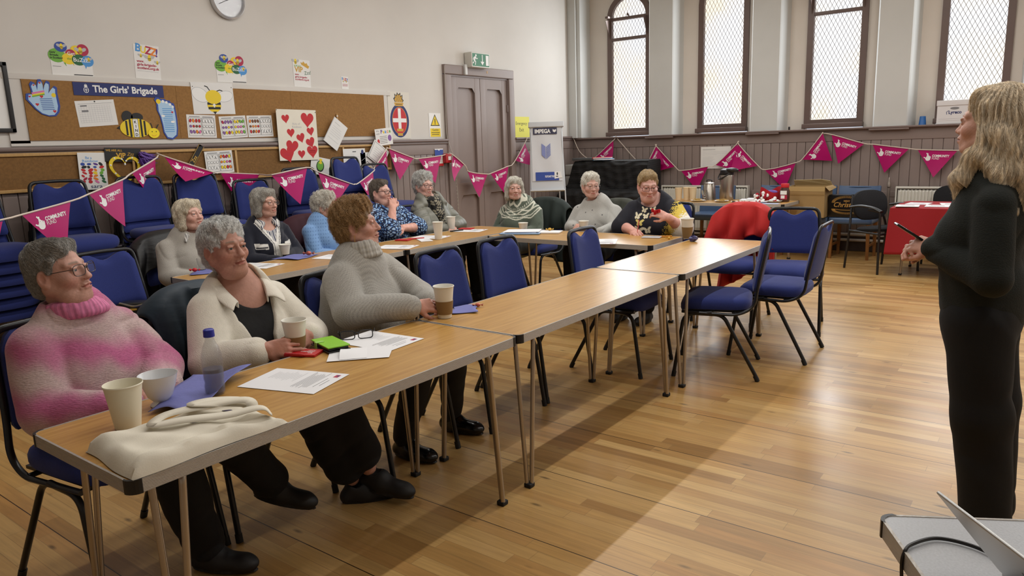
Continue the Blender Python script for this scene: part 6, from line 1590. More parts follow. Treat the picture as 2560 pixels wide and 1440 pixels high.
def skin_base(o):
    b = np.array(o.get('skin', LN(206, 158, 132))); return (b * .68 + .32 * b.mean() * np.array([1.30, .95, .78])) * np.array([1.04, 1.0, 1.08])
def skin_col(o):
    base = skin_base(o); blush = base * np.array([1.02, .80, .78])
    lip = o.get('lip', base * np.array([.80, .46, .46])); brow = o.get('brow', LN(140, 122, 108))
    def f(V):
        C = np.repeat(base[None], len(V), 0)
        m = lambda c, r: np.exp(-(((V - np.array(c)) / np.array(r)) ** 2).sum(1))[:, None]
        w = np.clip(sum(m((q * .045, .065, -.034), (.022, .03, .022)) for q in (-1, 1)) * .75 + m((0, .108, -.034), (.014, .014, .014)) * .6 + sum(m((q * .08, -.01, -.014), (.014, .02, .03)) for q in (-1, 1)) * .5, 0, 1)
        C = C * (1 - w) + blush * w
        x = np.abs(V[:, 0]); front = V[:, 1] > .08
        zc = -.0655; e = sstep(.0245 - x, 0, .006) * sstep(.0105 - np.abs(V[:, 2] - zc + .0008) - x * .22, 0, .0025) * front
        C = C * (1 - e[:, None] * .8) + lip * e[:, None] * .8
        bz = .0265 - 6.0 * (x - .027) ** 2
        b = sstep(.0045 - np.abs(V[:, 2] - bz), 0, .0025) * sstep(x, .010, .014) * sstep(.047 - x, 0, .006) * (V[:, 1] > .03)
        C = C * (1 - b[:, None] * .7) + brow * b[:, None] * .7
        for q in (-1, 1):      # lash line and darker lid margin
            d = V - np.array([q * .0315, .0765, -.002]); xx = np.clip(np.abs(d[:, 0]) / .0125, 0, 1); tp = .0046 * (1 - xx * xx); ed = np.minimum(np.abs(d[:, 2] - tp), np.abs(d[:, 2] + tp * .85) * 1.6)
            l = sstep(.0022 - ed, 0, .0016) * (np.linalg.norm(d, axis=1) < .017) * (d[:, 1] > .004) * (np.abs(d[:, 0]) < .0135)
            C = C * (1 - .62 * l[:, None]) + LN(58, 40, 34) * .62 * l[:, None]
        r = np.sin(V @ np.array([310., 250., 410.])) * np.sin(V @ np.array([-190., 330., 120.]))
        return C * (1 + .05 * r[:, None])
    return f

SKIN = M('skin', None, .48, attr=True, sss=.0, noise=(60, .07), bump=('noise', 120, .22), spec=.35)
EYEW = M('eye_white', (196, 184, 176), .2); IRIS = M('iris', (58, 66, 70), .15); IRISB = M('iris_brown', (72, 52, 36), .15); PUP = M('pupil', (8, 8, 8), .1)
def eyes(parent, ec, R, c, sc, gaze=(0, 0), iris=None, org=(0, 0, 0)):
    for e in ec:
        mb = MB(); mb.ball((0, 0, 0), .0128, EYEW, seg=20)
        for rr, y, m in ((.0058, .0116, iris or IRIS), (.0026, .0128, PUP)):
            pts = [(rr * math.cos(2 * PI * k / 20), math.sqrt(max(0, .0130 ** 2 - rr * rr)) + (.0002 if m is PUP else .0001), rr * math.sin(2 * PI * k / 20)) for k in range(20)]
            n = len(pts); mb.add(pts + [(0, .01315 + (.0002 if m is PUP else 0), 0)], [(k, n, (k + 1) % n) for k in range(n)], m, smooth=True)
        T = Matrix.Rotation(math.radians(gaze[0]), 4, 'Z') @ Matrix.Rotation(math.radians(gaze[1]), 4, 'X')
        o = mb.build('eye', parent)
        p = R @ (V3(e) * sc) + c - np.array(org); m4 = Matrix.Identity(4)
        for i in range(3):
            for j in range(3): m4[i][j] = R[i][j] * sc
            m4[i][3] = p[i]
        o.matrix_local = m4 @ T

# ---------------------------------------------------------------- hand
def hand(s, wrist, d, n, side, curl=(.5, .55, .6, .7), sc=1.0, thumb=(.6, .5), spread=.05, k=.004):
    """d: wrist to knuckles; n: out of the back of the hand; side +1 right hand, -1 left"""
    w = V3(wrist); d = unit(d); n = V3(n); n = unit(n - d * (n @ d)); t = np.cross(n, d) * -side       # t: towards the thumb
    L = .088 * sc
    kn = [w + d * L * f + t * o * sc for f, o in ((1.0, .030), (1.03, .010), (.99, -.010), (.91, -.028))]
    s.cone(w - d * .03, w + d * .015, .026 * sc, .027 * sc, k=.012)
    for i, q in enumerate(kn): s.cone(w + d * .012 + t * (.016 - .011 * i) * sc, q, .0125 * sc, .0105 * sc, k=.009)
    s.ell(w + d * L * .55, (.034 * sc, .046 * sc, .0135 * sc), np.stack([t, d, n], 1), k=.010)
    for i, q in enumerate(kn):
        c = curl[i]; ln = (.043, .048, .044, .034)[i] * sc; r = (.0088, .0090, .0086, .0076)[i] * sc
        a = 0; p = q; dd = d + t * spread * (1.2 - i * .8); dd = unit(dd)
        for j, (f, m) in enumerate(((1, .9), (.62, 1.15), (.5, .75))):
            a += c * m; v = dd * math.cos(a) - n * math.sin(a); e = p + v * ln * f
            s.cone(p, e, r * (1 - .06 * j), r * (.95 - .09 * j), k=k if j else .006); p = e
    b = w + d * .022 * sc + t * .022 * sc; a, c = thumb
    v1 = unit(t * .75 + d * .75 - n * a); m1 = b + v1 * .042 * sc; s.cone(b, m1, .015 * sc, .0115 * sc, k=.012)
    v2 = unit(t * (.45 - c) + d * .9 - n * (a + c * .6)); m2 = m1 + v2 * .032 * sc; s.cone(m1, m2, .0112 * sc, .0098 * sc, k=.005)
    v3 = unit(v2 - t * c * .5 - n * .1); s.cone(m2, m2 + v3 * .026 * sc, .0098 * sc, .0078 * sc, k=.004)
    return s

# ---------------------------------------------------------------- hair
def hair_mat(name, rgb, rough=.45, var=.25, stretch=(60, 60, 60)):
    m = M('hair_' + name, rgb, rough, noise=(1.2, var, stretch), bump=('noise', 90, .9), spec=.4); return m
def strand_obj(name, parent, P, mat, org, r=.0007):
    """P (n,m,3)"""
    n, m, _ = P.shape
    h = bpy.data.hair_curves.new(name); h.add_curves([m] * n)
    h.attributes['position'].data.foreach_set('vector', (P - np.array(org)).astype(NF).ravel())
    ra = h.attributes.get('radius') or h.attributes.new('radius', 'FLOAT', 'POINT')
    t = np.linspace(1, .25, m); ra.data.foreach_set('value', np.tile(t * r, n).astype(NF))
    h.materials.append(mat)
    o = bpy.data.objects.new(name, h); COL.objects.link(o); o.parent = parent; o['kind'] = 'stuff'; return o
def hair(parent, hs, R, c, sc, mat, h, org, n, ln, flow, lift=.002, noise=.15, r=.0007, keep=None, seed=1, smat=None, steps=9):
    V, F = hs.mesh(h); ob = obj_from('hair', [(V * sc @ R.T + c, F, None)], parent, mat, org)
    g = np.random.default_rng(seed)
    idx = g.integers(0, len(V), n); p = V[idx].copy()
    if keep is not None: p = p[keep(p)]
    P = [p.copy()]; amp = g.normal(0, 1, (len(p), 3)); lf = g.uniform(-.3, 1.0, len(p))
    st = ln / steps * g.uniform(.5, 1.3, len(p))
    for i in range(steps):
        nrm = grad(hs, p); d = flow(p) + amp * noise + noise * .8 * np.sin(p[:, [1, 2, 0]] * 70 + amp * 3)
        d = d - nrm * (d * nrm).sum(1)[:, None]; d /= np.maximum(1e-6, np.linalg.norm(d, axis=1))[:, None]
        p = p + d * st[:, None]
        t = (i + 1) / steps; p = p - grad(hs, p) * (hs.ev(p) - lift * lf * (.4 + t * 1.2))[:, None] * .85
        P.append(p.copy())
    P = np.stack(P, 1) * sc @ R.T + c
    strand_obj('hair_strands', ob, P, smat or mat, org, r); return ob
def whorl(c, down=.5, sweep=(0, 0, 0)):
    c = np.array(c); sw = np.array(sweep)
    def f(p):
        d = p - c; d = d / np.maximum(1e-4, np.linalg.norm(d, axis=1))[:, None]
        return d + np.array([0, 0, -down]) + sw
    return f
# ================================================================ people
def knit(name, sc=1.0, st=.9, stretch=(70, 70, 380), rough=.92, sheen=.3): return M(name, None, rough, attr=True, bump=('noise', sc, st, stretch), noise=(1.0, .16, stretch), sheen=sheen)
KNIT_V = knit('knit_brushed', 1.0, .9, (90, 90, 300)); KNIT_R = knit('knit_marl', 1.0, .8, (420, 420, 170)); KNIT_F = knit('knit_fine', 1.0, .6, (200, 200, 420)); CLOTH = M('plain_cloth', None, .85, attr=True, bump=('noise', 60, .25), noise=(40, .05)); FLEECE = M('fleece_cloth', None, .95, attr=True, bump=('noise', 260, .5), noise=(50, .05), sheen=.4)
PUFFC = M('puffer_cloth', None, .45, attr=True, bump=('Z', 5.5, .6), noise=(20, .06)); TROU = M('black_trousers', (5, 5, 7), .9, noise=(40, .1), bump=('noise', 40, .2)); SHOE = M('black_shoe_leather', (14, 14, 15), .22); SHOEM = M('black_shoe_suede', (20, 19, 20), .6)
def folds(amp, fx=22, seed=0.0, fz=34):
    def f(P, d):
        w = (np.abs(d) < .03)
        x, y, z = P[:, 0], P[:, 1], P[:, 2]
        a1 = fz * .55 * z + fx * .35 * (x - y) + 1.6 * np.sin(8 * (x + y) + seed); a2 = fz * .5 * z - fx * .5 * (x + .6 * y) + 1.9 * np.sin(10 * z - 7 * x + seed * 2)
        g1 = sstep(np.sin(11 * x + 13 * z + 5 * y + seed), .1, .7); g2 = sstep(np.sin(12 * y - 10 * z + 1.3 * seed), .1, .7)
        cr = (1 - np.abs(np.sin(a1))) ** 3 * g1 + (1 - np.abs(np.sin(a2))) ** 3 * g2
        return w * amp * (1.5 * cr - .5 + .7 * np.sin(fx * .6 * (x + y) + 2 * np.sin(fz * .4 * z + seed)) + .22 * np.sin(47 * x + 31 * z + 2 * np.sin(25 * y + seed)))
    return f
def pts_of(o):
    R = frame(o['tf'], 0, 0); o['r'], o['f'], o['u'] = R[:, 0], R[:, 1], R[:, 2]
    for k in ('pel', 'che', 'nek', 'head'): o[k] = V3(o[k])
    o['sh'] = [V3(p) for p in o['sh']]; o['el'] = [V3(p) for p in o['el']]; o['wr'] = [V3(p) for p in o['wr']]
    o['HR'] = frame(o['hy'], o.get('hp', 0), o.get('hr', 0)); o['hs'] = o.get('hs', .95)
    o['nd'] = unit(o['head'] + o['HR'] @ (V3(0, -.035, -.06) * o['hs']) - o['nek'])
def torso(s, o, t=0.0, arms=True, rad=(.062, .053, .040), sl=1.0, hem=-.03, sides=(0, 1)):
    """t: thickness of the garment over the body"""
    f, r, u, pel, che, nek = o['f'], o['r'], o['u'], o['pel'], o['che'], o['nek']
    w = o.get('w', .150); hw = o.get('hw', w * 1.08); ww = o.get('ww', w * .97); rt = o.get('ratio', .74)
    mid = pel + (che - pel) * .45 + f * .01
    s.elc(pel + u * hem, mid, hw + t, ww + t, rt, f, k=.03); s.elc(mid, che, ww + t, w + t, rt, f, k=.04)
    s.elc(che, che + (nek - che) * .55, w + t, w * .84 + t, rt * .92, f, k=.03)
    for i in (0, 1):
        sg = 1 if i == 0 else -1
        s.cone(nek - u * .048 + r * .03 * sg, o['sh'][i] - u * .024, .046 + t, .038 + t, k=.03)
    b = o.get('bust', 1.0)
    for q in (-1, 1): s.ell(che + f * (w * rt * .74) + r * q * w * .43 - u * o.get('bdrop', .060), (.076 * b + t, .058 * b + t, .072 * b + t), np.stack([r, f, u], 1), k=.055)
    be = o.get('belly', 0)
    if be: s.ell(pel + u * .11 + f * (hw * rt * .5 + .02), ((w * .92 + t), be * .92 + t, .12 + t), np.stack([r, f, u], 1), k=.045)
    if arms:
        for i in sides:
            sh, el, wr = o['sh'][i], o['el'][i], o['wr'][i]; a = o.get('arm', 1.0)
            s.cone(sh - u * .026, el, rad[0] * a * .90, rad[1] * a, k=.016)
            if sl > .5: e = el + (wr - el) * (sl - .5) * 2; s.cone(el, e, rad[1] * a, (rad[1] + (rad[2] - rad[1]) * (sl - .5) * 2) * a, k=.010)
    return s
def neck_open(s, o, r0=.056, r1=.075, up=.14, fwd=0.0, k=.008):
    s.cone(o['nek'] - o['nd'] * .03 + o['f'] * fwd, o['nek'] + o['nd'] * up, r0, r1, k=k, op='s'); return s
def collar(s, o, h, r=.063, th=.009):
    n, d = o['nek'], o['nd']; s.cone(n - d * .02, n + d * h, r + .006, r, k=.01); s.cone(n - d * .06, n + d * (h + .04), r - th, r - th, k=.004, op='s'); return s
def shoe(parent, ank, yaw, mat, org, pitch=0, L=.25, roll=0):
    R = frame(yaw, pitch, roll); a = V3(ank); c = lambda x, y, z: a + R @ V3(x, y, z)
    s = Sdf(); s.cone(c(0, -.045, -.045), c(0, .03, -.045), .034, .036, k=.02); s.cone(c(0, .03, -.047), c(0, .125, -.052), .040, .036, k=.03); s.cone(c(0, -.02, -.01), c(0, .02, -.02), .036, .036, k=.02); s.ell(c(0, .135, -.052), (.036, .046, .026), R, k=.02)
    s.box(c(0, .045, -.088), (.05, .16, .02), R, r=.004, k=.006, op='s')
    s.ell(c(0, .052, -.075), (.039, .126, .010), R, k=.008)
    s.cone(c(0, -.01, .01), c(0, -.012, .08), .031, .034, k=.006, op='s')
    V, F = s.mesh(.005); return obj_from('shoe', [(V, F, None)], parent, mat, org)
def person(o):
    pts_of(o); near = o.get('near', False); org = V3(o['org'][0], o['org'][1], 0)
    root = thing('person', o['label'], 'person', tuple(org), 0, o.get('group')); o['root'] = root
    R, hc, sc = o['HR'], o['head'], o['hs']
    hd, ec = head_sdf(o)
    nb = R.T @ (o['nek'] - o['nd'] * .02 - hc) / sc
    hd.cone((0, -.030, -.055), nb, .050 * o.get('neckr', 1), .056 * o.get('neckr', 1), k=.028)
    V, F = hd.mesh(.0019 if near else .0030); cf = skin_col(o); parts = [(V * sc @ R.T + hc, F, cf(V))]
    base = skin_base(o)
    # arms and hands, then the trunk that joins them
    hs_ = Sdf()
    for i in (0, 1):
        sd = 1 if i == 0 else -1; wr, el = o['wr'][i], o['el'][i]; h = o['hands'][i]; br = o.get('bare', (.030, .022))
        hs_.cone(o['sh'][i] + (el - o['sh'][i]) * .25, el, br[0] * 1.1, br[0] * 1.1, k=.015); hs_.cone(el, wr, br[0] * 1.05, br[1], k=.015)
        if h: hand(hs_, wr, h['d'], h['n'], sd, h.get('curl', (.35, .4, .45, .5)), h.get('sc', .92), h.get('thumb', (.5, .3)), h.get('spread', .06))
    V, F = hs_.mesh(.0026 if near else .0036); rr = np.sin(V @ np.array([90., 120., 70.])); parts.append((V, F, base[None] * np.array([1.0, .90, .86]) * (1 + .05 * rr[:, None])))
    s = Sdf(); t = dict(o); torso(s, t, -.022, True, (.035, .032, .022))
    s.elc(o['che'] + (o['nek'] - o['che']) * .5, o['nek'] + o['nd'] * .02, .10, .055, .8, o['f'], k=.05)
    for hp, kn, an in o.get('legs', []): s.cone(hp, kn, .055, .045, k=.03); s.cone(kn, an, .042, .033, k=.02)
    V, F = s.mesh(.010); parts.append((V, F, np.repeat(base[None], len(V), 0)))
    obj_from('body', parts, root, SKIN, org)
    eyes(root, ec, R, hc, sc, o.get('gaze', (0, 0)), o.get('iris'), org)
    return root
def garment(o, name, sd, h, mat, col, fold=.003, seed=0.0, fx=22, fz=34, parent=None):
    if fold: sd.disp = folds(fold, fx, seed, fz); sd.dmax = fold * 1.8
    V, F = sd.mesh(h); C = col(V) if callable(col) else np.repeat(np.array(col)[None], len(V), 0)
    return obj_from(name, [(V, F, C)], parent or o['root'], mat, V3(o['org'][0], o['org'][1], 0))
def trousers(o, mat=None, r=(.095, .078, .062), cuff=.04, seed=1.0, h=.009):
    s = Sdf(); s.elc(o['pel'] - V3(0, 0, .04), o['pel'] + V3(0, 0, .06), .155, .15, .75, o['f'], k=.03)
    for hp, kn, an in o['legs']:
        hp, kn, an = V3(hp), V3(kn), V3(an); e = an + unit(kn - an) * cuff; s.cone(hp, kn, r[0], r[1], k=.03); s.cone(kn, e, r[1], r[2], k=.02)
    s.disp = folds(.004, 18, seed, 26); s.dmax = .008
    V, F = s.mesh(h); return obj_from('trousers', [(V, F, None)], o['root'], mat or TROU, V3(o['org'][0], o['org'][1], 0))
def glasses(o, col, wd=.134, rr=.0013, round_=.35, hgt=.036, dz=0.0):
    c = o['head'] + o['HR'] @ (V3(0, .108, .002 + dz) * o['hs']) - V3(o['org'][0], o['org'][1], 0); m = Matrix.Identity(4)
    for i in range(3):
        for j in range(3): m[i][j] = o['HR'][i][j] * o['hs']
        m[i][3] = c[i]
    e = bpy.data.objects.new('glasses', None); COL.objects.link(e); e.parent = o['root']; e.matrix_local = m
    spectacles(e, wd, col, SPEC_L, rr=rr, round_=round_, hgt=hgt, temple=.12)
def do_hair(o, style, rgb, n, name, r=.0007, seed=1, var=.28, srgb=None):
    hs = Sdf(); kw = dict(lift=.003, noise=.18); ln = .040; z = o.get('hz', 0); kw['keep'] = lambda p: ~((p[:, 1] > .050) & (p[:, 2] < .082 + z))
    face = lambda: (hs.ell((0, .098, -.035 + z), (.060, .055, .092), k=.012, op='s'))
    if style in ('short', 'pixie', 'curly'):
        v = {'short': 0.0, 'pixie': .003, 'curly': .012}[style]
        hs.ell((0, -.024, .046), (.080 + v, .096 + v, .084 + v * 1.4), k=.01); hs.ell((0, -.055, -.008), (.074 + v * .7, .058 + v, .074), k=.02); hs.ell((0, -.062, -.058), (.052, .036, .035), k=.03)
        hs.cone((-.038, .040, .092 + v), (.038, .040, .092 + v), .022 + v * .5, .022 + v * .5, k=.03)
        for q in (-1, 1): hs.cone((q * .068, .026, .048), (q * .0705, .012, .008), .011 + v * .4, .006, k=.012)
        for q in (-1, 1): hs.ell((q * .086, -.010, -.016), (.016, .020, .030), k=.008, op='s')
        hs.ell((0, .108, .006 + z), (.068, .050, .066), k=.010, op='s')
        flow = whorl((0, -.07, .125), .45, o.get('sweep', (0.0, .35, 0)))
        if style == 'pixie': kw.update(lift=.007, noise=.22); ln = .034
        if style == 'curly': kw.update(lift=.012, noise=1.3); ln = .05
        a, fq = {'short': (.0025, 60), 'pixie': (.004, 75), 'curly': (.006, 85)}[style]
    elif style == 'bob':
        hs.ell((0, -.024, .046), (.086, .099, .088), k=.01); hs.ell((0, -.055, -.03), (.082, .060, .085), k=.03)
        for q in (-1, 1): hs.cone((q * .070, .012, .045), (q * .080, -.002, -.078), .022, .026, k=.03); hs.cone((q * .066, -.045, .0), (q * .066, -.05, -.095), .03, .028, k=.03)
        hs.cone((-.05, .048, .090), (.042, .050, .088), .020, .024, k=.03); hs.cone((q * .03, .06, .085), (.066, .048, .03), .016, .012, k=.02); hs.cone((-.03, .06, .085), (-.066, .048, .03), .016, .012, k=.02)
        face(); flow = whorl((.02, .0, .135), .9, (0, 0, 0)); ln = .09; a, fq = .003, 50; kw = dict(lift=.004, noise=.10)
    hs.disp = lambda P, d: (np.abs(d) < .03) * a * (np.sin(P[:, 0] * fq + 3 * np.sin(P[:, 1] * fq * .5)) * np.sin(P[:, 2] * fq * .8 + P[:, 1] * fq) + .6 * np.sin(P[:, 0] * fq * 2.1 + P[:, 2] * fq * 1.7) * np.sin(P[:, 1] * fq * 2)); hs.dmax = a * 1.7
    return hair(o['root'], hs, o['HR'], o['head'], o['hs'], hair_mat(name, rgb, var=var), .0034 if o.get('near') else .0045, V3(o['org'][0], o['org'][1], 0), n, ln, flow, r=r, seed=seed, smat=hair_mat(name + '_strand', srgb or tuple(min(255, c * 1.12) for c in rgb), var=.5, stretch=(130, 130, 130)), **kw)
def sd_legs(x0, y0, face, knee=.44, sp=.09, z=.52, foot=.02, k2=None):
    a = math.radians(face); f = np.array([math.cos(a), math.sin(a), 0]); r = np.array([math.sin(a), -math.cos(a), 0]); c = V3(x0, y0, 0)
    return [(c + r * q * sp + V3(0, 0, z), c + f * knee + r * q * (sp + .02) + V3(0, 0, z), c + f * (knee + foot) + r * q * (sp + .02) + V3(0, 0, .09)) for q in (1, -1)]
def std_shoes(o, yaw, mat=SHOEM):
    for hp, kn, an in o['legs']: shoe(o['root'], V3(an) + V3(0, 0, -.006), yaw, mat, V3(o['org'][0], o['org'][1], 0))

# ---- 1 pink jumper
o = dict(label='woman with short grey hair and glasses in a pink striped jumper', near=True, org=(-2.70, 1.06), tf=12, pel=(-2.74, 1.07, .56), che=(-2.715, 1.065, .79), nek=(-2.70, 1.045, .950), head=(-2.682, 1.012, 1.088), hy=34, hp=8, hr=-2, hs=.905, w=.152, hw=.168, bust=1.05, belly=.13, fat=1.12, arm=1.08, neckr=1.05,
    sh=[(-2.675, .900, .875), (-2.735, 1.205, .870)], el=[(-2.57, .875, .655), (-2.59, 1.265, .695)], wr=[(-2.395, 1.02, .655), (-2.405, 1.175, .680)],
    hands=[dict(d=(.2, 1, -.1), n=(.6, 0, .8), curl=(.4, .45, .5, .55)), dict(d=(.35, -1, -.1), n=(.6, .1, .75), curl=(.3, .35, .4, .45))], skin=LN(196, 146, 122), down=.003, nose=1.25,
    legs=[((-2.70, .98, .53), (-2.30, 1.10, .54), (-2.33, 1.215, .095)), ((-2.70, 1.16, .55), (-2.27, 1.24, .585), (-2.385, 1.535, .20))])
person(o)
def pinkc(V):
    a, b = LN(188, 100, 142), LN(196, 172, 170)
    t = V[:, 2] + .25 * (V[:, 1] - 1.06) + .012 * np.sin(V[:, 1] * 60) * np.sin(V[:, 0] * 40); k = .5 + .5 * np.sin(t * 34 + 1.5 + .8 * np.sin(V[:, 0] * 9))
    k = np.clip(k + .18 * np.sin(V[:, 1] * 31 + V[:, 2] * 17) * np.sin(V[:, 0] * 27 - V[:, 2] * 23), 0, 1)[:, None]; return (a * (1 - k) + b * k) * (1 - .3 * sstep(.70 - V[:, 2], 0, .10))[:, None] ** 0
s = Sdf(); torso(s, o, .020, True, (.082, .074, .050)); neck_open(s, o, .056, .066, .14, .004); s.cone(V3(-2.435, .99, .655), V3(-2.385, 1.045, .655), .050, .052, k=.006); s.cone(V3(-2.44, 1.21, .68), V3(-2.41, 1.165, .672), .050, .053, k=.006); jp = garment(o, 'jumper', s, .0050, KNIT_V, pinkc, .0050, 1.3)
def rib_collar(o, parent, rings, col, n=34, amp=.16, fw=.02):
    Rn = np.stack([o['r'], np.cross(o['nd'], o['r']), o['nd']], 1); s = Sdf()
    for rr, hh, th in rings: s.tube([o['nek'] + o['f'] * fw + Rn @ V3(rr * math.cos(a), rr * 1.10 * math.sin(a), hh) for a in np.linspace(0, 2 * PI, 19)], th, k=.012)
    def ribc(V): q = Rn.T @ (V - o['nek'] - o['f'] * fw).T; return np.array(col)[None] * (1 + amp * np.sign(np.sin(np.arctan2(q[1], q[0]) * n)))[:, None]
    return garment(o, 'collar', s, .0034, CLOTH, ribc, 0, parent=parent)
rib_collar(o, jp, ((.080, -.010, .016), (.078, .010, .013), (.074, .028, .009)), LN(204, 118, 158))
trousers(o, r=(.10, .085, .07), cuff=.02); shoe(o['root'], (-2.325, 1.225, .085), 28, SHOEM, (-2.70, 1.06, 0)); shoe(o['root'], (-2.375, 1.545, .195), 35, SHOEM, (-2.70, 1.06, 0), pitch=-14)
glasses(o, M('gunmetal', (60, 52, 50), .3, metal=.6), .138, .0014, .4, .040, -.004)
o['sweep'] = (.1, .5, .1); do_hair(o, 'short', (116, 112, 106), 7000, 'steel_grey', .0006, 1, .35, (150, 147, 142))

# ---- 2 white fleece
o = dict(label='woman with short silver hair in a cream fleece over a black top, holding a cup', near=True, org=(-2.68, 1.65), tf=-4, pel=(-2.74, 1.65, .56), che=(-2.70, 1.665, .79), nek=(-2.685, 1.675, .945), head=(-2.668, 1.618, 1.092), hy=4, hp=4, hr=-3, hs=.925, w=.158, hw=.17, bust=1.08, belly=.13, fat=1.06, arm=1.05,
    sh=[(-2.665, 1.515, .875), (-2.69, 1.83, .870)], el=[(-2.545, 1.43, .675), (-2.55, 1.90, .685)], wr=[(-2.365, 1.548, .728), (-2.405, 1.79, .725)],
    hands=[dict(d=(.60, .78, .02), n=(.72, -.50, .40), curl=(.42, .46, .50, .55), sc=.98, thumb=(.5, .2)), dict(d=(.45, -.9, .02), n=(.75, .5, .30), curl=(.42, .46, .50, .55), sc=.98, thumb=(.5, .2))], skin=LN(188, 134, 108), mouth=.0026, down=.002, nose=1.3, iris=IRIS,
    legs=[((-2.70, 1.56, .53), (-2.28, 1.66, .53), (-2.30, 1.86, .10)), ((-2.70, 1.74, .53), (-2.26, 1.75, .54), (-2.235, 1.90, .15))])
person(o)
s = Sdf(); torso(s, o, .002, False); neck_open(s, o, .095, .12, .10, .035, .02); garment(o, 'top', s, .007, CLOTH, LN(14, 14, 16), .001)
s = Sdf(); torso(s, o, .018, True, (.080, .072, .050), .93); neck_open(s, o, .072, .085, .12, .02)
fz, rz_ = o['f'], o['r']
def vee(P, o=o):      # open front: wider at the neck
    q = P - o['che'].astype(NF); x = q @ o['r'].astype(NF); y = q @ o['f'].astype(NF); z = q[:, 2]
    wd = .052 + .10 * np.clip((z + .06) / .22, 0, 1) * .75 + .02 * np.clip((-z - .05) / .2, 0, 1)
    return np.maximum(np.abs(x + .01) - wd, .045 - y)
s.fn(vee, o['che'] + o['f'] * .14, .36, k=.010, op='s')
for wr, el in zip(o['wr'], o['el']): s.cone(wr + (el - wr) * .30, wr + (el - wr) * .17, .050, .053, k=.006)
fl = garment(o, 'fleece_jacket', s, .0048, FLEECE, LN(226, 220, 206), .0034, 2.1, 14, 15)
def lapel(o, name, parent, m, h_=.042, w_=.055, r0=.080):      # stand collar folded open, as a thick sheet
    mb = MB(); nk = o['nek'] - V3(o['org'][0], o['org'][1], 0); f, r, u = o['f'], o['r'], o['u']
    def fn(a, b):
        t = abs(2 * a - 1); q = 1 if a > .5 else -1; th = t * 2.35; rad = r * q * math.sin(th) - f * math.cos(th)
        p = nk + r * q * math.sin(th) * r0 * (1 + .12 * t) - f * math.cos(th) * r0 * .92 + f * .05 * t * t + u * (.012 - .105 * t ** 2.2)
        if b < .4: return tuple(p + u * h_ * b / .4 * (1 - .35 * t))
        k = (b - .4) / .6; return tuple(p + u * h_ * (1 - .35 * t) + rad * w_ * k * (.55 + .75 * t) - u * k * (.030 + .02 * math.sin(6 * a)) + u * .010 * math.sin(k * PI))
    mb.grid(41, 11, fn, m); ob = mb.build(name, parent); md = ob.modifiers.new('thick', 'SOLIDIFY'); md.thickness = .008; md.offset = 0
    s2 = ob.modifiers.new('soft', 'SUBSURF'); s2.levels = s2.render_levels = 1; return ob
lapel(o, 'collar', fl, M('fleece_collar', (226, 220, 206), .95, bump=('noise', 260, .5), sheen=.4))
trousers(o, r=(.10, .09, .085), cuff=.09); shoe(o['root'], (-2.28, 1.875, .072), 52, SHOEM, (-2.68, 1.65, 0)); shoe(o['root'], (-2.215, 1.925, .125), 20, SHOEM, (-2.68, 1.65, 0), pitch=-8)
o['sweep'] = (.25, .55, .15); do_hair(o, 'pixie', (178, 178, 176), 8000, 'silver', .0006, 2, .35, (226, 226, 224))
c2 = cup('paper cup held in both hands by the woman in the cream fleece', (-2.335, 1.672, .705), .118, .031, .0455, (.010, .055))

# ---- 3 grey turtleneck
o = dict(label='woman with curly auburn hair in a grey turtleneck, one hand on her cup', near=True, org=(-2.62, 2.27), tf=14, pel=(-2.66, 2.25, .56), che=(-2.64, 2.255, .81), nek=(-2.62, 2.265, .975), head=(-2.612, 2.262, 1.118), hy=38, hp=6, hr=0, hs=.90, w=.165, hw=.18, bust=1.12, belly=.15, fat=1.14, arm=1.1, neckr=1.1,
    sh=[(-2.575, 2.11, .905), (-2.66, 2.44, .900)], el=[(-2.455, 2.055, .765), (-2.50, 2.52, .74)], wr=[(-2.275, 2.265, .765), (-2.36, 2.46, .735)],
    hands=[dict(d=(.45, .85, -.05), n=(.55, -.55, .65), curl=(.5, .5, .55, .6), thumb=(.35, .25)), dict(d=(.8, -.3, -.1), n=(.1, .2, 1), curl=(.3, .3, .35, .4))], skin=LN(196, 144, 120), nose=1.25, down=.002,
    legs=[((-2.62, 2.16, .53), (-2.26, 2.27, .53), (-2.43, 2.30, .10)), ((-2.62, 2.34, .53), (-2.26, 2.50, .53), (-2.46, 2.67, .10))])
person(o)
s = Sdf(); torso(s, o, .018, True, (.082, .070, .047), .95); wr, el = o['wr'][0], o['el'][0]; s.cone(wr + (el - wr) * .30, wr + (el - wr) * .12, .044, .046, k=.005); s.cone(o['pel'] + V3(0, 0, .06), o['pel'] + V3(0, 0, .10), .17, .17, k=.05)
neck_open(s, o, .058, .066, .14, .004)
def greyc(V): q = np.sin(V @ np.array([410., 380., 290.])) * np.sin(V @ np.array([-330., 450., 370.])); return LN(166, 163, 156)[None] * (1 + .22 * q[:, None])
tn = garment(o, 'turtleneck', s, .0048, KNIT_R, greyc, .0050, 4.0, 16, 24)
rib_collar(o, tn, ((.080, -.006, .013), (.079, .018, .012), (.076, .040, .011), (.073, .056, .008)), LN(172, 169, 162), 40, .13, .014)
trousers(o, M('black_jeans', (20, 20, 23), .8, noise=(60, .2)), r=(.095, .075, .052), cuff=.0); shoe(o['root'], (-2.42, 2.30, .085), 6, SHOE, (-2.62, 2.27, 0)); shoe(o['root'], (-2.45, 2.67, .085), 12, SHOE, (-2.62, 2.27, 0))
do_hair(o, 'curly', (126, 98, 64), 9000, 'auburn', .0006, 3, .4, (172, 138, 94))
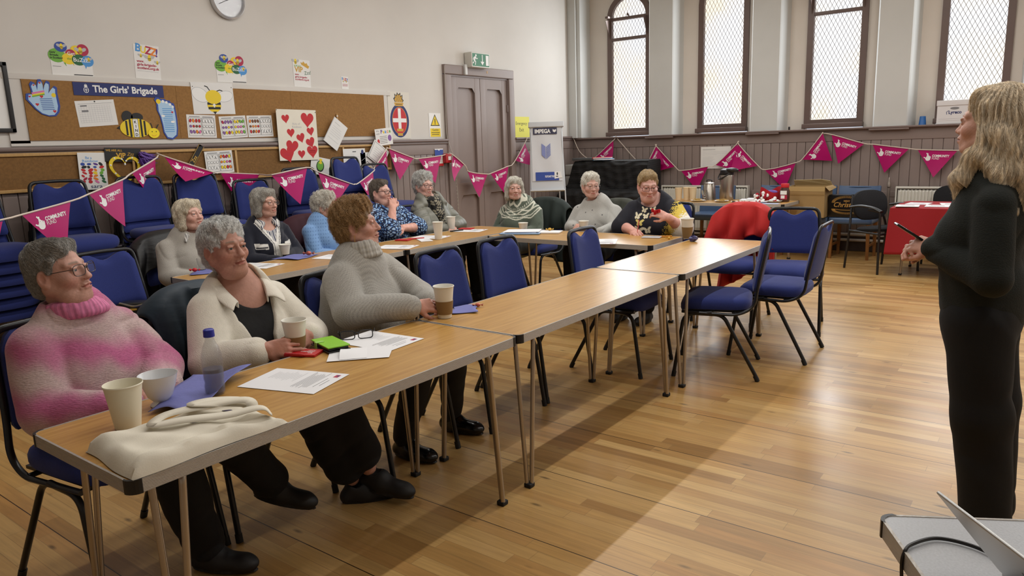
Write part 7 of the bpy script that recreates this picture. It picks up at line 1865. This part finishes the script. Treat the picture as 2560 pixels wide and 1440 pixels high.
for q in (1,):
    e = o['head'] + o['HR'] @ V3(.073, -.006, -.05) - V3(-2.62, 2.27, 0); mb = MB(); mb.tube([e + V3(0, 0, .012), e, e - V3(0, 0, .025)], .0009, GOLD, seg=6); mb.ball(e - V3(0, 0, .042), (.007, .003, .019), M('dark_bead', (40, 34, 30), .3), seg=10); mb.build('earring', o['root'])

# ---- back row, facing the front row
def seated(label, x, y, head, hy, tf=0, hp=0, **kw):
    d = dict(label=label, org=(x, y), tf=tf, hy=hy, hp=hp, head=head, pel=(x - .03, y, .56), che=(x, y, .80), nek=(x + .005, y, .955), nose=1.15, hs=.925, age=.9)
    a = math.radians(tf); f = V3(math.cos(a), math.sin(a), 0); r = V3(math.sin(a), -math.cos(a), 0); n = V3(x, y, 0)
    d['sh'] = [n + r * .165 + V3(0, 0, .885), n - r * .165 + V3(0, 0, .885)]; d['el'] = [n + r * .215 + f * .09 + V3(0, 0, .68), n - r * .215 + f * .09 + V3(0, 0, .68)]
    d['wr'] = [n + r * .07 + f * .23 + V3(0, 0, .66), n - r * .07 + f * .23 + V3(0, 0, .66)]
    d['hands'] = [dict(d=-r * .8 + f * .4, n=f * .5 + V3(0, 0, .8)), dict(d=r * .8 + f * .4, n=f * .5 + V3(0, 0, .8))]
    d['legs'] = sd_legs(x + .04, y, tf); d.update(kw); return d
o = seated('blonde bobbed woman in a plain grey jumper with a striped shirt collar', -4.93, 2.72, (-4.89, 2.725, 1.048), 12, 0, 10, nek=(-4.925, 2.715, .905), w=.148, belly=.12, fat=1.0, down=.0045, skin=LN(208, 162, 140))
for k in ('sh', 'el', 'wr'): o[k] = [p + V3(0, 0, -.03) for p in o[k]]
person(o); s = Sdf(); torso(s, o, .018, True, (.074, .064, .045)); neck_open(s, o, .070, .08, .12, .02); garment(o, 'jumper', s, .006, KNIT_F, LN(168, 163, 155), .004, .7)
def shirt_collar(o, c1, c2, fq=420.):
    s = Sdf(); c, f, r, u = o['nek'], o['f'], o['r'], o['u']
    for q in (-1, 1): s.tube([c - f * .055 + u * .030 + r * q * .02, c + r * q * .064 + u * .012, c + r * q * .050 + f * .062 - u * .020, c + r * q * .075 + f * .088 - u * .055], [.012, .016, .020, .008], k=.008)
    garment(o, 'shirt_collar', s, .005, CLOTH, lambda V: np.where((np.sin((V @ r) * fq) > .2)[:, None], c1, c2), 0)
o['nek'] = o['nek'] + V3(.012, 0, .028); shirt_collar(o, LN(226, 224, 218), LN(150, 148, 146)); trousers(o); std_shoes(o, 0); do_hair(o, 'bob', (190, 178, 156), 3500, 'ash_blonde', .0010, 4, .3, (222, 212, 192))

o = seated('woman with grey bob and round glasses in a navy and white cardigan', -4.92, 3.325, (-4.885, 3.335, 1.085), 12, 0, 4, w=.148, belly=.10, fat=.98, skin=LN(204, 156, 130), down=.001)
person(o)
s = Sdf(); torso(s, o, .006, False); neck_open(s, o, .080, .10, .12, .03); garment(o, 'shirt', s, .006, CLOTH, lambda V: np.where((np.sin(V[:, 1] * 420) > .1)[:, None], LN(228, 226, 222), LN(58, 64, 90)), .001)
s = Sdf(); torso(s, o, .016, True, (.070, .060, .042)); neck_open(s, o, .072, .085, .12, .02)
def vee2(P, o=o):
    q = P - o['che'].astype(NF); x = q @ o['r'].astype(NF); y = q @ o['f'].astype(NF); z = q[:, 2]; return np.maximum(np.abs(x) - np.clip((z + .02) * .48, 0, .09), .03 - y)
s.fn(vee2, o['che'] + o['f'] * .1 + V3(0, 0, .08), .2, k=.006, op='s')
def navyc(V, o=o):
    q = V - o['che']; x = np.abs(q @ o['r']); z = q[:, 2]; e = np.clip((z + .02) * .48, 0, .09); fr = (q @ o['f']) > .05
    C = np.repeat(LN(16, 20, 36)[None], len(V), 0); W_ = LN(226, 224, 218); d = x - e
    C[fr & (d < .034)] = W_; C[fr & (d > .020) & (d < .0255)] = LN(16, 20, 36); 
    for sx in (-1, 1):
        xx = (q @ o['r']) * sx - .115; m = fr & (np.abs(xx) < .042) & (np.abs(z + .03 - xx * .1) < .020); C[m] = W_; m = fr & (np.abs(xx) < .034) & (np.abs(z + .038) < .005); C[m] = LN(16, 20, 36)
    return C
garment(o, 'cardigan', s, .0048, KNIT_F, navyc, .003, 1.1); shirt_collar(o, LN(228, 226, 222), LN(70, 76, 100)); trousers(o); std_shoes(o, 0)
glasses(o, M('tortoise', (120, 92, 66), .3), .136, .0013, .15, .040, -.003); do_hair(o, 'bob', (142, 138, 130), 3200, 'iron_grey', .0010, 5, .3, (176, 172, 164))
for q in (1,): e = o['head'] + o['HR'] @ V3(.083, -.004, -.062) - V3(-4.92, 3.325, 0); mb = MB(); mb.ball(e, .007, M('pearl', (226, 222, 214), .2), seg=10); mb.build('earring', o['root'])

o = seated('woman with curly white hair in a pale blue pointelle cardigan', -4.93, 3.91, (-4.90, 3.925, 1.005), 28, 8, 0, nek=(-4.925, 3.905, .89), w=.148, belly=.12, fat=1.02, skin=LN(204, 156, 134))
for k in ('sh', 'el', 'wr'): o[k] = [p + V3(0, 0, -.05) for p in o[k]]
person(o); s = Sdf(); torso(s, o, .018, True, (.072, .062, .045)); neck_open(s, o, .070, .09, .12, .02)
def bluec(V):
    a = LN(122, 160, 208); q = (np.sin(V[:, 2] * 230) > .55) & (np.sin((V[:, 0] + V[:, 1]) * 230) > .4) & ((V[:, 1] < 3.83) | (V[:, 2] > .82)); return np.where(q[:, None], LN(92, 128, 178), a)
garment(o, 'cardigan', s, .0055, KNIT_F, bluec, .003, 2.2)
s = Sdf(); c, f, r, u = o['nek'], o['f'], o['r'], o['u']; s.tube([c - f * .05 + u * .03, c + r * .065 + u * .02, c + f * .075 - u * .01, c + f * .10 - u * .09, c + f * .125 - u * .20], [.03, .03, .034, .032, .022], k=.03); s.tube([c - f * .05 + u * .03, c - r * .065 + u * .02, c + f * .075 - u * .01], [.03, .03, .034], k=.03)
garment(o, 'scarf', s, .006, CLOTH, lambda V: np.where((np.sin(V[:, 0] * 150 + 2 * np.sin(V[:, 2] * 90)) * np.sin(V[:, 2] * 130) > .2)[:, None], LN(120, 70, 84), LN(196, 176, 176)), .004, .3)
trousers(o); std_shoes(o, 0); glasses(o, M('thin_gilt', (150, 124, 90), .3, metal=.7), .132, .0011, .4, .034, -.004); do_hair(o, 'curly', (186, 180, 168), 3500, 'white_curls', .0010, 6, .3, (216, 212, 202))

o = seated('woman in dark rectangular glasses and blue floral dress, chin on hand', -4.90, 4.56, (-4.89, 4.535, 1.085), 10, 0, 3, nek=(-4.89, 4.57, .955), w=.175, hw=.20, ww=.185, bust=1.25, belly=.16, fat=1.12, arm=1.08, bare=(.048, .031), neckr=1.1, skin=LN(212, 164, 142),
    sh=[(-4.87, 4.40, .90), (-4.91, 4.74, .90)], el=[(-4.665, 4.42, .765), (-4.72, 4.80, .745)], wr=[(-4.72, 4.505, .945), (-4.625, 4.52, .775)],
    hands=[dict(d=(-.25, .35, .7), n=(.75, -.45, .35), curl=(.75, .8, .85, .9), thumb=(.3, .3)), dict(d=(.2, -1, .1), n=(.6, 0, .8), curl=(.4, .45, .5, .55))])
person(o); s = Sdf(); torso(s, o, .014, True, (.086, .080, .06), .52, hem=-.12); neck_open(s, o, .075, .11, .12, .03)
def floral(V):
    a = np.sin(V[:, 0] * 118 + 2.2 * np.sin(V[:, 2] * 66)) * np.sin(V[:, 1] * 112 + 2 * np.sin(V[:, 0] * 61 + 1)) * np.sin(V[:, 2] * 104 + 1.7 * np.sin(V[:, 1] * 70))
    C = np.repeat(LN(20, 28, 58)[None], len(V), 0); C[a > .20] = LN(74, 128, 200); C[a > .42] = LN(168, 198, 228); C[a < -.38] = LN(150, 182, 216); return C
garment(o, 'dress', s, .005, CLOTH, floral, .004, 3.1); trousers(o); std_shoes(o, 0); glasses(o, BLACKP, .138, .0022, .62, .032, -.003); do_hair(o, 'short', (82, 74, 66), 3000, 'dark_grey', .0009, 7, .35, (112, 102, 92))

o = seated('woman with white wavy hair and glasses in an open grey puffer coat', -4.91, 5.17, (-4.922, 5.125, 1.108), -10, -6, 0, nek=(-4.90, 5.17, .965), w=.16, belly=.12, fat=1.0, hs=.94, skin=LN(210, 164, 144),
    sh=[(-4.885, 5.0, .90), (-4.92, 5.34, .905)], el=[(-4.75, 4.93, .70), (-4.77, 5.42, .70)], wr=[(-4.64, 5.06, .70), (-4.65, 5.23, .715)], hands=[dict(d=(.6, .75, 0), n=(.4, -.3, .9)), dict(d=(.55, -.8, -.05), n=(.5, .3, .8))])
person(o); s = Sdf(); torso(s, o, .004, False); neck_open(s, o, .07, .09); garment(o, 'top', s, .007, CLOTH, LN(18, 18, 20), .001)
s = Sdf(); torso(s, o, .034, True, (.088, .080, .058)); neck_open(s, o, .085, .10, .16, .03)
def vee3(P, o=o):
    q = P - o['che'].astype(NF); x = q @ o['r'].astype(NF); y = q @ o['f'].astype(NF); z = q[:, 2]; return np.maximum(np.abs(x) - .055 - .05 * np.clip(z / .15, -1, 1), .03 - y)
s.fn(vee3, o['che'] + o['f'] * .14, .34, k=.01, op='s'); c, f, r, u = o['nek'], o['f'], o['r'], o['u']
for q in (-1, 1): s.tube([c - f * .085 + u * .03, c + r * q * .105 + u * .035 - f * .01, c + r * q * .12 + f * .07 - u * .03], [.034, .036, .03], k=.015)
garment(o, 'puffer_coat', s, .0062, PUFFC, LN(116, 116, 106), .007, .9, 10, 40)
s = Sdf(); s.tube([c - f * .06 + u * .03, c + r * .07 + u * .02 + f * .01, c + f * .085 - u * .015, c + f * .115 - u * .12 - r * .02, c + f * .16 - u * .26 - r * .04], [.032, .034, .04, .038, .03], k=.03); s.tube([c - f * .06 + u * .03, c - r * .07 + u * .02 + f * .01, c + f * .085 - u * .015, c + f * .12 - u * .14 + r * .03], [.032, .034, .04, .03], k=.03)
garment(o, 'scarf', s, .0055, CLOTH, lambda V: np.where((np.sin(V[:, 1] * 160 + 2 * np.sin(V[:, 2] * 70)) * np.sin(V[:, 2] * 150 + 2 * np.sin(V[:, 1] * 80)) > .1)[:, None], LN(150, 144, 126), LN(34, 34, 34)), .005, .2)
trousers(o); std_shoes(o, 0); glasses(o, M('dark_plum_frame', (60, 36, 40), .3), .136, .0017, .4, .036, -.003); do_hair(o, 'curly', (172, 172, 168), 3000, 'white_wave', .0010, 8, .3, (206, 206, 202))

# ---- far end, facing us
o = seated('woman with a white bob in a green patterned yoke jumper', -4.27, 5.80, (-4.30, 5.74, 1.040), -45, -84, 4, nek=(-4.27, 5.79, .91), w=.148, belly=.12, fat=.98, skin=LN(204, 158, 136), down=.003)
for k in ('sh', 'el', 'wr'): o[k] = [p + V3(0, 0, -.045) for p in o[k]]
person(o); s = Sdf(); torso(s, o, .018, True, (.074, .066, .048)); collar(s, o, .03, .068, .010)
def yoke(V, o=o):
    C = np.repeat(LN(88, 98, 86)[None], len(V), 0); q = V - o['nek']; d = np.sqrt((q * q * np.array([1, 1, 1.25])).sum(1)); an = np.arctan2(q @ o['f'], q @ o['r']); W_ = LN(206, 206, 190)
    zz = np.abs((an * 7 / math.pi) % 2 - 1)
    for d0, w_, am in ((.105, .007, .022), (.150, .0045, 0), (.172, .007, .026), (.192, .006, -.022), (.222, .0045, 0), (.240, .006, .016)): C[np.abs(d - d0 - am * (zz - .5)) < w_] = W_
    C[(d > .125) & (d < .14) & (np.sin(an * 42) > .5)] = W_; return C
garment(o, 'jumper', s, .0045, KNIT_F, yoke, .004, 2.6); trousers(o, M('charcoal_trousers', (40, 44, 44), .85)); std_shoes(o, -90); do_hair(o, 'bob', (184, 180, 168), 3000, 'white_bob', .0010, 9, .25, (212, 208, 198))

o = seated('woman with short white hair and glasses in a pale grey jumper', -3.41, 5.80, (-3.44, 5.745, 1.075), -43, -80, -3, nek=(-3.41, 5.79, .93), w=.148, belly=.12, bust=1.2, fat=1.05, skin=LN(210, 164, 142), down=.003,
    wr=[(-3.505, 5.53, .722), (-3.19, 5.48, .69)], el=[(-3.63, 5.71, .695), (-3.18, 5.70, .70)], hands=[dict(d=(.95, -.25, .05), n=(-.25, -.6, .7), curl=(.35, .4, .45, .5)), dict(d=(-.5, -.8, -.05), n=(0, -.2, 1))])
for k in ('sh',): o[k] = [p + V3(0, 0, -.03) for p in o[k]]
person(o); s = Sdf(); torso(s, o, .018, True, (.080, .064, .045)); neck_open(s, o, .066, .08, .12, .012)
def beads(V, o=o):
    C = np.repeat(LN(176, 175, 170)[None], len(V), 0)
    for a, b in ((-.10, .02), (.06, .04), (.12, -.06), (-.05, -.06), (.0, .06), (.02, -.12), (-.14, -.10), (.17, .08)):
        q = V - o['che']; C[((q @ o['r'] - a) ** 2 + (q[:, 2] - b) ** 2 < .000035) & (q @ o['f'] > 0)] = LN(84, 84, 88)
    return C
garment(o, 'jumper', s, .0048, KNIT_F, beads, .0035, 5.0); trousers(o); std_shoes(o, -90); glasses(o, M('silver_wire', (150, 146, 140), .3, metal=.7), .134, .0011, .3, .034, -.004); do_hair(o, 'pixie', (200, 196, 184), 3000, 'white_short', .0010, 10, .25, (226, 222, 212))

o = seated('woman with fringed fair hair in a black butterfly print top, unwrapping a sweet', -2.80, 5.74, (-2.815, 5.63, 1.085), -52, -90, -12, nek=(-2.79, 5.70, .955), pel=(-2.80, 5.80, .56), che=(-2.79, 5.72, .80), w=.182, hw=.20, ww=.188, bust=1.25, belly=.15, fat=1.15, hs=1.0, arm=1.15, bare=(.052, .033), neckr=1.15, skin=LN(216, 166, 148),
    sh=[(-2.965, 5.70, .885), (-2.620, 5.70, .89)], el=[(-3.02, 5.58, .735), (-2.50, 5.60, .745)], wr=[(-2.835, 5.395, .725), (-2.53, 5.42, .845)],
    hands=[dict(d=(.75, -.55, -.1), n=(-.1, -.5, .85), curl=(.5, .55, .6, .65), sc=.98), dict(d=(-.75, -.25, .35), n=(.2, -.75, .6), curl=(.55, .6, .7, .75), sc=.98)])
person(o); s = Sdf(); torso(s, o, .016, True, (.092, .088, .06), .5); neck_open(s, o, .085, .115, .12, .035)
def butter(V, o=o):
    q = V - o['che']; x = q @ o['r']; z = q[:, 2]; fr = (q @ o['f']) > -.02; C = np.repeat(LN(17, 19, 32)[None], len(V), 0)
    n = np.sin(x * 230 + 2 * np.sin(z * 120)) * np.sin(z * 260 + 2 * np.sin(x * 150)); m2 = -(x + .178) + .075 * np.clip(-z / .2, -.3, 1) + .032 * n; C[m2 > .022] = LN(206, 180, 72); C[m2 > .118] = LN(226, 222, 212)
    for a, b, s_, t, cl in ((.035, .085, .034, .2, 0), (-.045, .09, .03, -.3, 0), (.085, .035, .040, .1, 0), (.01, .035, .032, -.2, 0), (.055, -.02, .042, .0, 1), (.06, -.085, .050, .15, 0), (-.02, -.08, .042, -.2, 0), (.02, -.135, .038, .3, 1)):
        X = (x - a) * math.cos(t) + (z - b) * math.sin(t); Z_ = -(x - a) * math.sin(t) + (z - b) * math.cos(t); X = np.abs(X) / (s_ * .82); Z_ = Z_ / (s_ * .82)
        w = (((X - .55) / .55) ** 2 + ((Z_ - .35 - .5 * (X - .5)) / .36) ** 2 < 1) | (((X - .38) / .36) ** 2 + ((Z_ + .35) / .38) ** 2 < 1); C[w & fr] = LN(220, 206, 120) if cl else LN(226, 220, 190)
    return C
garment(o, 'top', s, .0042, CLOTH, butter, .004, 1.9); trousers(o); std_shoes(o, -90); glasses(o, M('red_brown_frame', (96, 44, 44), .3), .14, .0019, .4, .036, -.003); o['sweep'] = (.5, .6, 0); o['hz'] = -.012; do_hair(o, 'short', (142, 118, 84), 3500, 'fair_brown', .0010, 11, .35, (176, 152, 112))
mb = MB()
for k in range(5): mb.box((.018 * (k - 2), .006 * math.sin(k * 2), .01 * math.cos(k * 1.7)), (.022, .012, .028), M('red_foil', (190, 20, 30), .25, metal=.3), rz=.4 * k, bev=.003)
tag(mb.build('sweet_wrapper', mat=FT(-2.625, 5.385, .892, -.4)), 'red foil sweet held by the woman in the butterfly top', 'sweet')
mb = MB(); mb.tube([(0, 0, 0), (.01, .005, .06), (.022, .012, .125)], [.0015, .004, .004], M('pen_pink', (206, 96, 96), .3), seg=8); tag(mb.build('pen', mat=FT(-2.765, 5.335, Z, .8)), 'pink pen in the writing hand of the woman in the butterfly top', 'pen', 'pens')

# ---- 12 standing speaker, seen from behind her left side
o = dict(label='standing woman with long wavy blonde hair in a dark green jumper and black trousers', near=True, org=(-.24, 3.02), tf=170, pel=(-.20, 3.03, .86), che=(-.205, 3.02, 1.13), nek=(-.195, 3.02, 1.315), head=(-.222, 3.02, 1.478), hy=167, hp=3, hs=.96, age=0, fat=.96, w=.148, hw=.158, ww=.138, ratio=.76, bust=.85, nose=.9, down=0, skin=LN(206, 156, 128), lip=LN(186, 104, 98), brow=LN(110, 84, 60),
    sh=[(-.235, 3.175, 1.235), (-.185, 2.865, 1.235)], el=[(-.235, 3.225, .985), (-.170, 2.815, .975)], wr=[(-.355, 3.07, 1.035), (-.350, 2.945, 1.045)],
    hands=[dict(d=(-.8, -.55, .15), n=(-.3, .55, .6), curl=(.5, .55, .6, .65), sc=.9), dict(d=(-.85, .42, .12), n=(-.25, -.75, .55), curl=(.55, .6, .65, .7), sc=.9, thumb=(.2, .2))],
    legs=[((-.20, 3.115, .80), (-.165, 3.12, .46), (-.125, 3.12, .09)), ((-.20, 2.945, .80), (-.17, 2.945, .46), (-.13, 2.94, .09))])
person(o); s = Sdf(); torso(s, o, .012, True, (.064, .057, .042), hem=.0); s.elc(o['pel'] + V3(0, 0, .0), o['pel'] + V3(0, 0, .04), .160, .166, .80, o['f'], k=.01); neck_open(s, o, .060, .07, .12, .01)
wr, el = o['wr'][1], o['el'][1]; s.cone(wr + (el - wr) * .2, wr + (el - wr) * .0, .040, .042, k=.005); garment(o, 'jumper', s, .0055, knit('knit_soft', 1.0, .5, (160, 160, 300), sheen=0), LN(19, 24, 20), .0045, 6.0, 14, 20)
s = Sdf(); s.elc(o['pel'] - V3(0, 0, .06), o['pel'] + V3(0, 0, .06), .155, .145, .80, o['f'], k=.03)
for hp, kn, an in o['legs']: s.cone(hp, kn, .102, .094, k=.04); s.cone(kn, V3(an) - V3(0, 0, .03), .094, .078, k=.03)
s.disp = folds(.004, 20, 2.0, 8); s.dmax = .008; V, F = s.mesh(.008); obj_from('trousers', [(V, F, None)], o['root'], TROU, (-.24, 3.02, 0)); 
for an in ((-.125, 3.12, .085), (-.13, 2.935, .085)): shoe(o['root'], an, 112, SHOE, (-.24, 3.02, 0))
hs = Sdf(); hs.ell((0, -.028, .046), (.086, .100, .088), k=.01); hs.ell((0, -.06, -.03), (.088, .066, .09), k=.03)
for q in (-1, 1): hs.tube([(q * .072, .000, .05), (q * .080, -.022, -.04), (q * .088, .006, -.13), (q * .084, .046, -.20), (q * .078, .042, -.27)], [.018, .024, .030, .028, .010], k=.03)
hs.tube([(0, -.09, 0), (0, -.105, -.12), (0, -.125, -.25), (.01, -.135, -.36)], [.075, .080, .070, .02], k=.04); hs.tube([(-.06, -.06, -.05), (-.075, -.075, -.18), (-.07, -.085, -.30), (-.06, -.08, -.37)], [.05, .052, .045, .012], k=.03); hs.tube([(.06, -.06, -.05), (.075, -.075, -.18), (.07, -.085, -.30)], [.05, .052, .02], k=.03)
hs.cone((-.045, .036, .088), (.045, .036, .088), .020, .020, k=.03); hs.ell((0, .104, -.035), (.066, .070, .098), k=.012, op='s')
def wave(P, d): a = np.arctan2(P[:, 1] + .03, P[:, 0]); w = sstep(-P[:, 2], -.05, .12); return (np.abs(d) < .04) * (.006 * w * np.sin(a * 9 + P[:, 2] * 38) + .004 * w * np.sin(P[:, 2] * 60 + a * 4) + .0018 * np.sin(a * 34 + 3 * np.sin(P[:, 2] * 30)))
hs.disp = wave; hs.dmax = .012
def lflow(p):
    d = p - np.array([.0, -.0, .13]); d = d / np.linalg.norm(d, axis=1)[:, None]; w = sstep(-p[:, 2], -.06, .04)[:, None]; an = np.arctan2(p[:, 1] + .03, p[:, 0])[:, None]
    tw = np.concatenate([-np.sin(an), np.cos(an), 0 * an], 1) * (.55 * np.sin(p[:, 2:3] * 32 + an * 3)); return d * (1 - w) + w * (np.array([0, 0, -1.0]) + tw)
hair(o['root'], hs, o['HR'], o['head'], o['hs'], hair_mat('blonde', (184, 166, 140), var=.35, stretch=(50, 50, 6)), .0036, V3(-.24, 3.02, 0), 24000, .17, lflow, lift=.006, noise=.07, r=.00042, seed=12, smat=hair_mat('blonde_strand', (236, 221, 196), var=.55, stretch=(90, 90, 8)), steps=14)
c = thing('held_phone', 'dark phone held in the hands of the standing woman', 'phone', mat=Matrix.Translation((-.437, 2.985, 1.090)) @ Matrix.Rotation(.35, 4, 'Z') @ Matrix.Rotation(.6, 4, 'Y'))  # the phone she holds between both hands
mb = MB(); mb.box((0, 0, 0), (.13, .068, .009), M('phone_black', (20, 22, 24), .15), bev=.004); mb.build('phone_body', c); mb = MB(); mb.box((0, 0, .0048), (.122, .062, .0006), M('phone_glass', (8, 9, 12), .04)); mb.build('phone_screen', c)
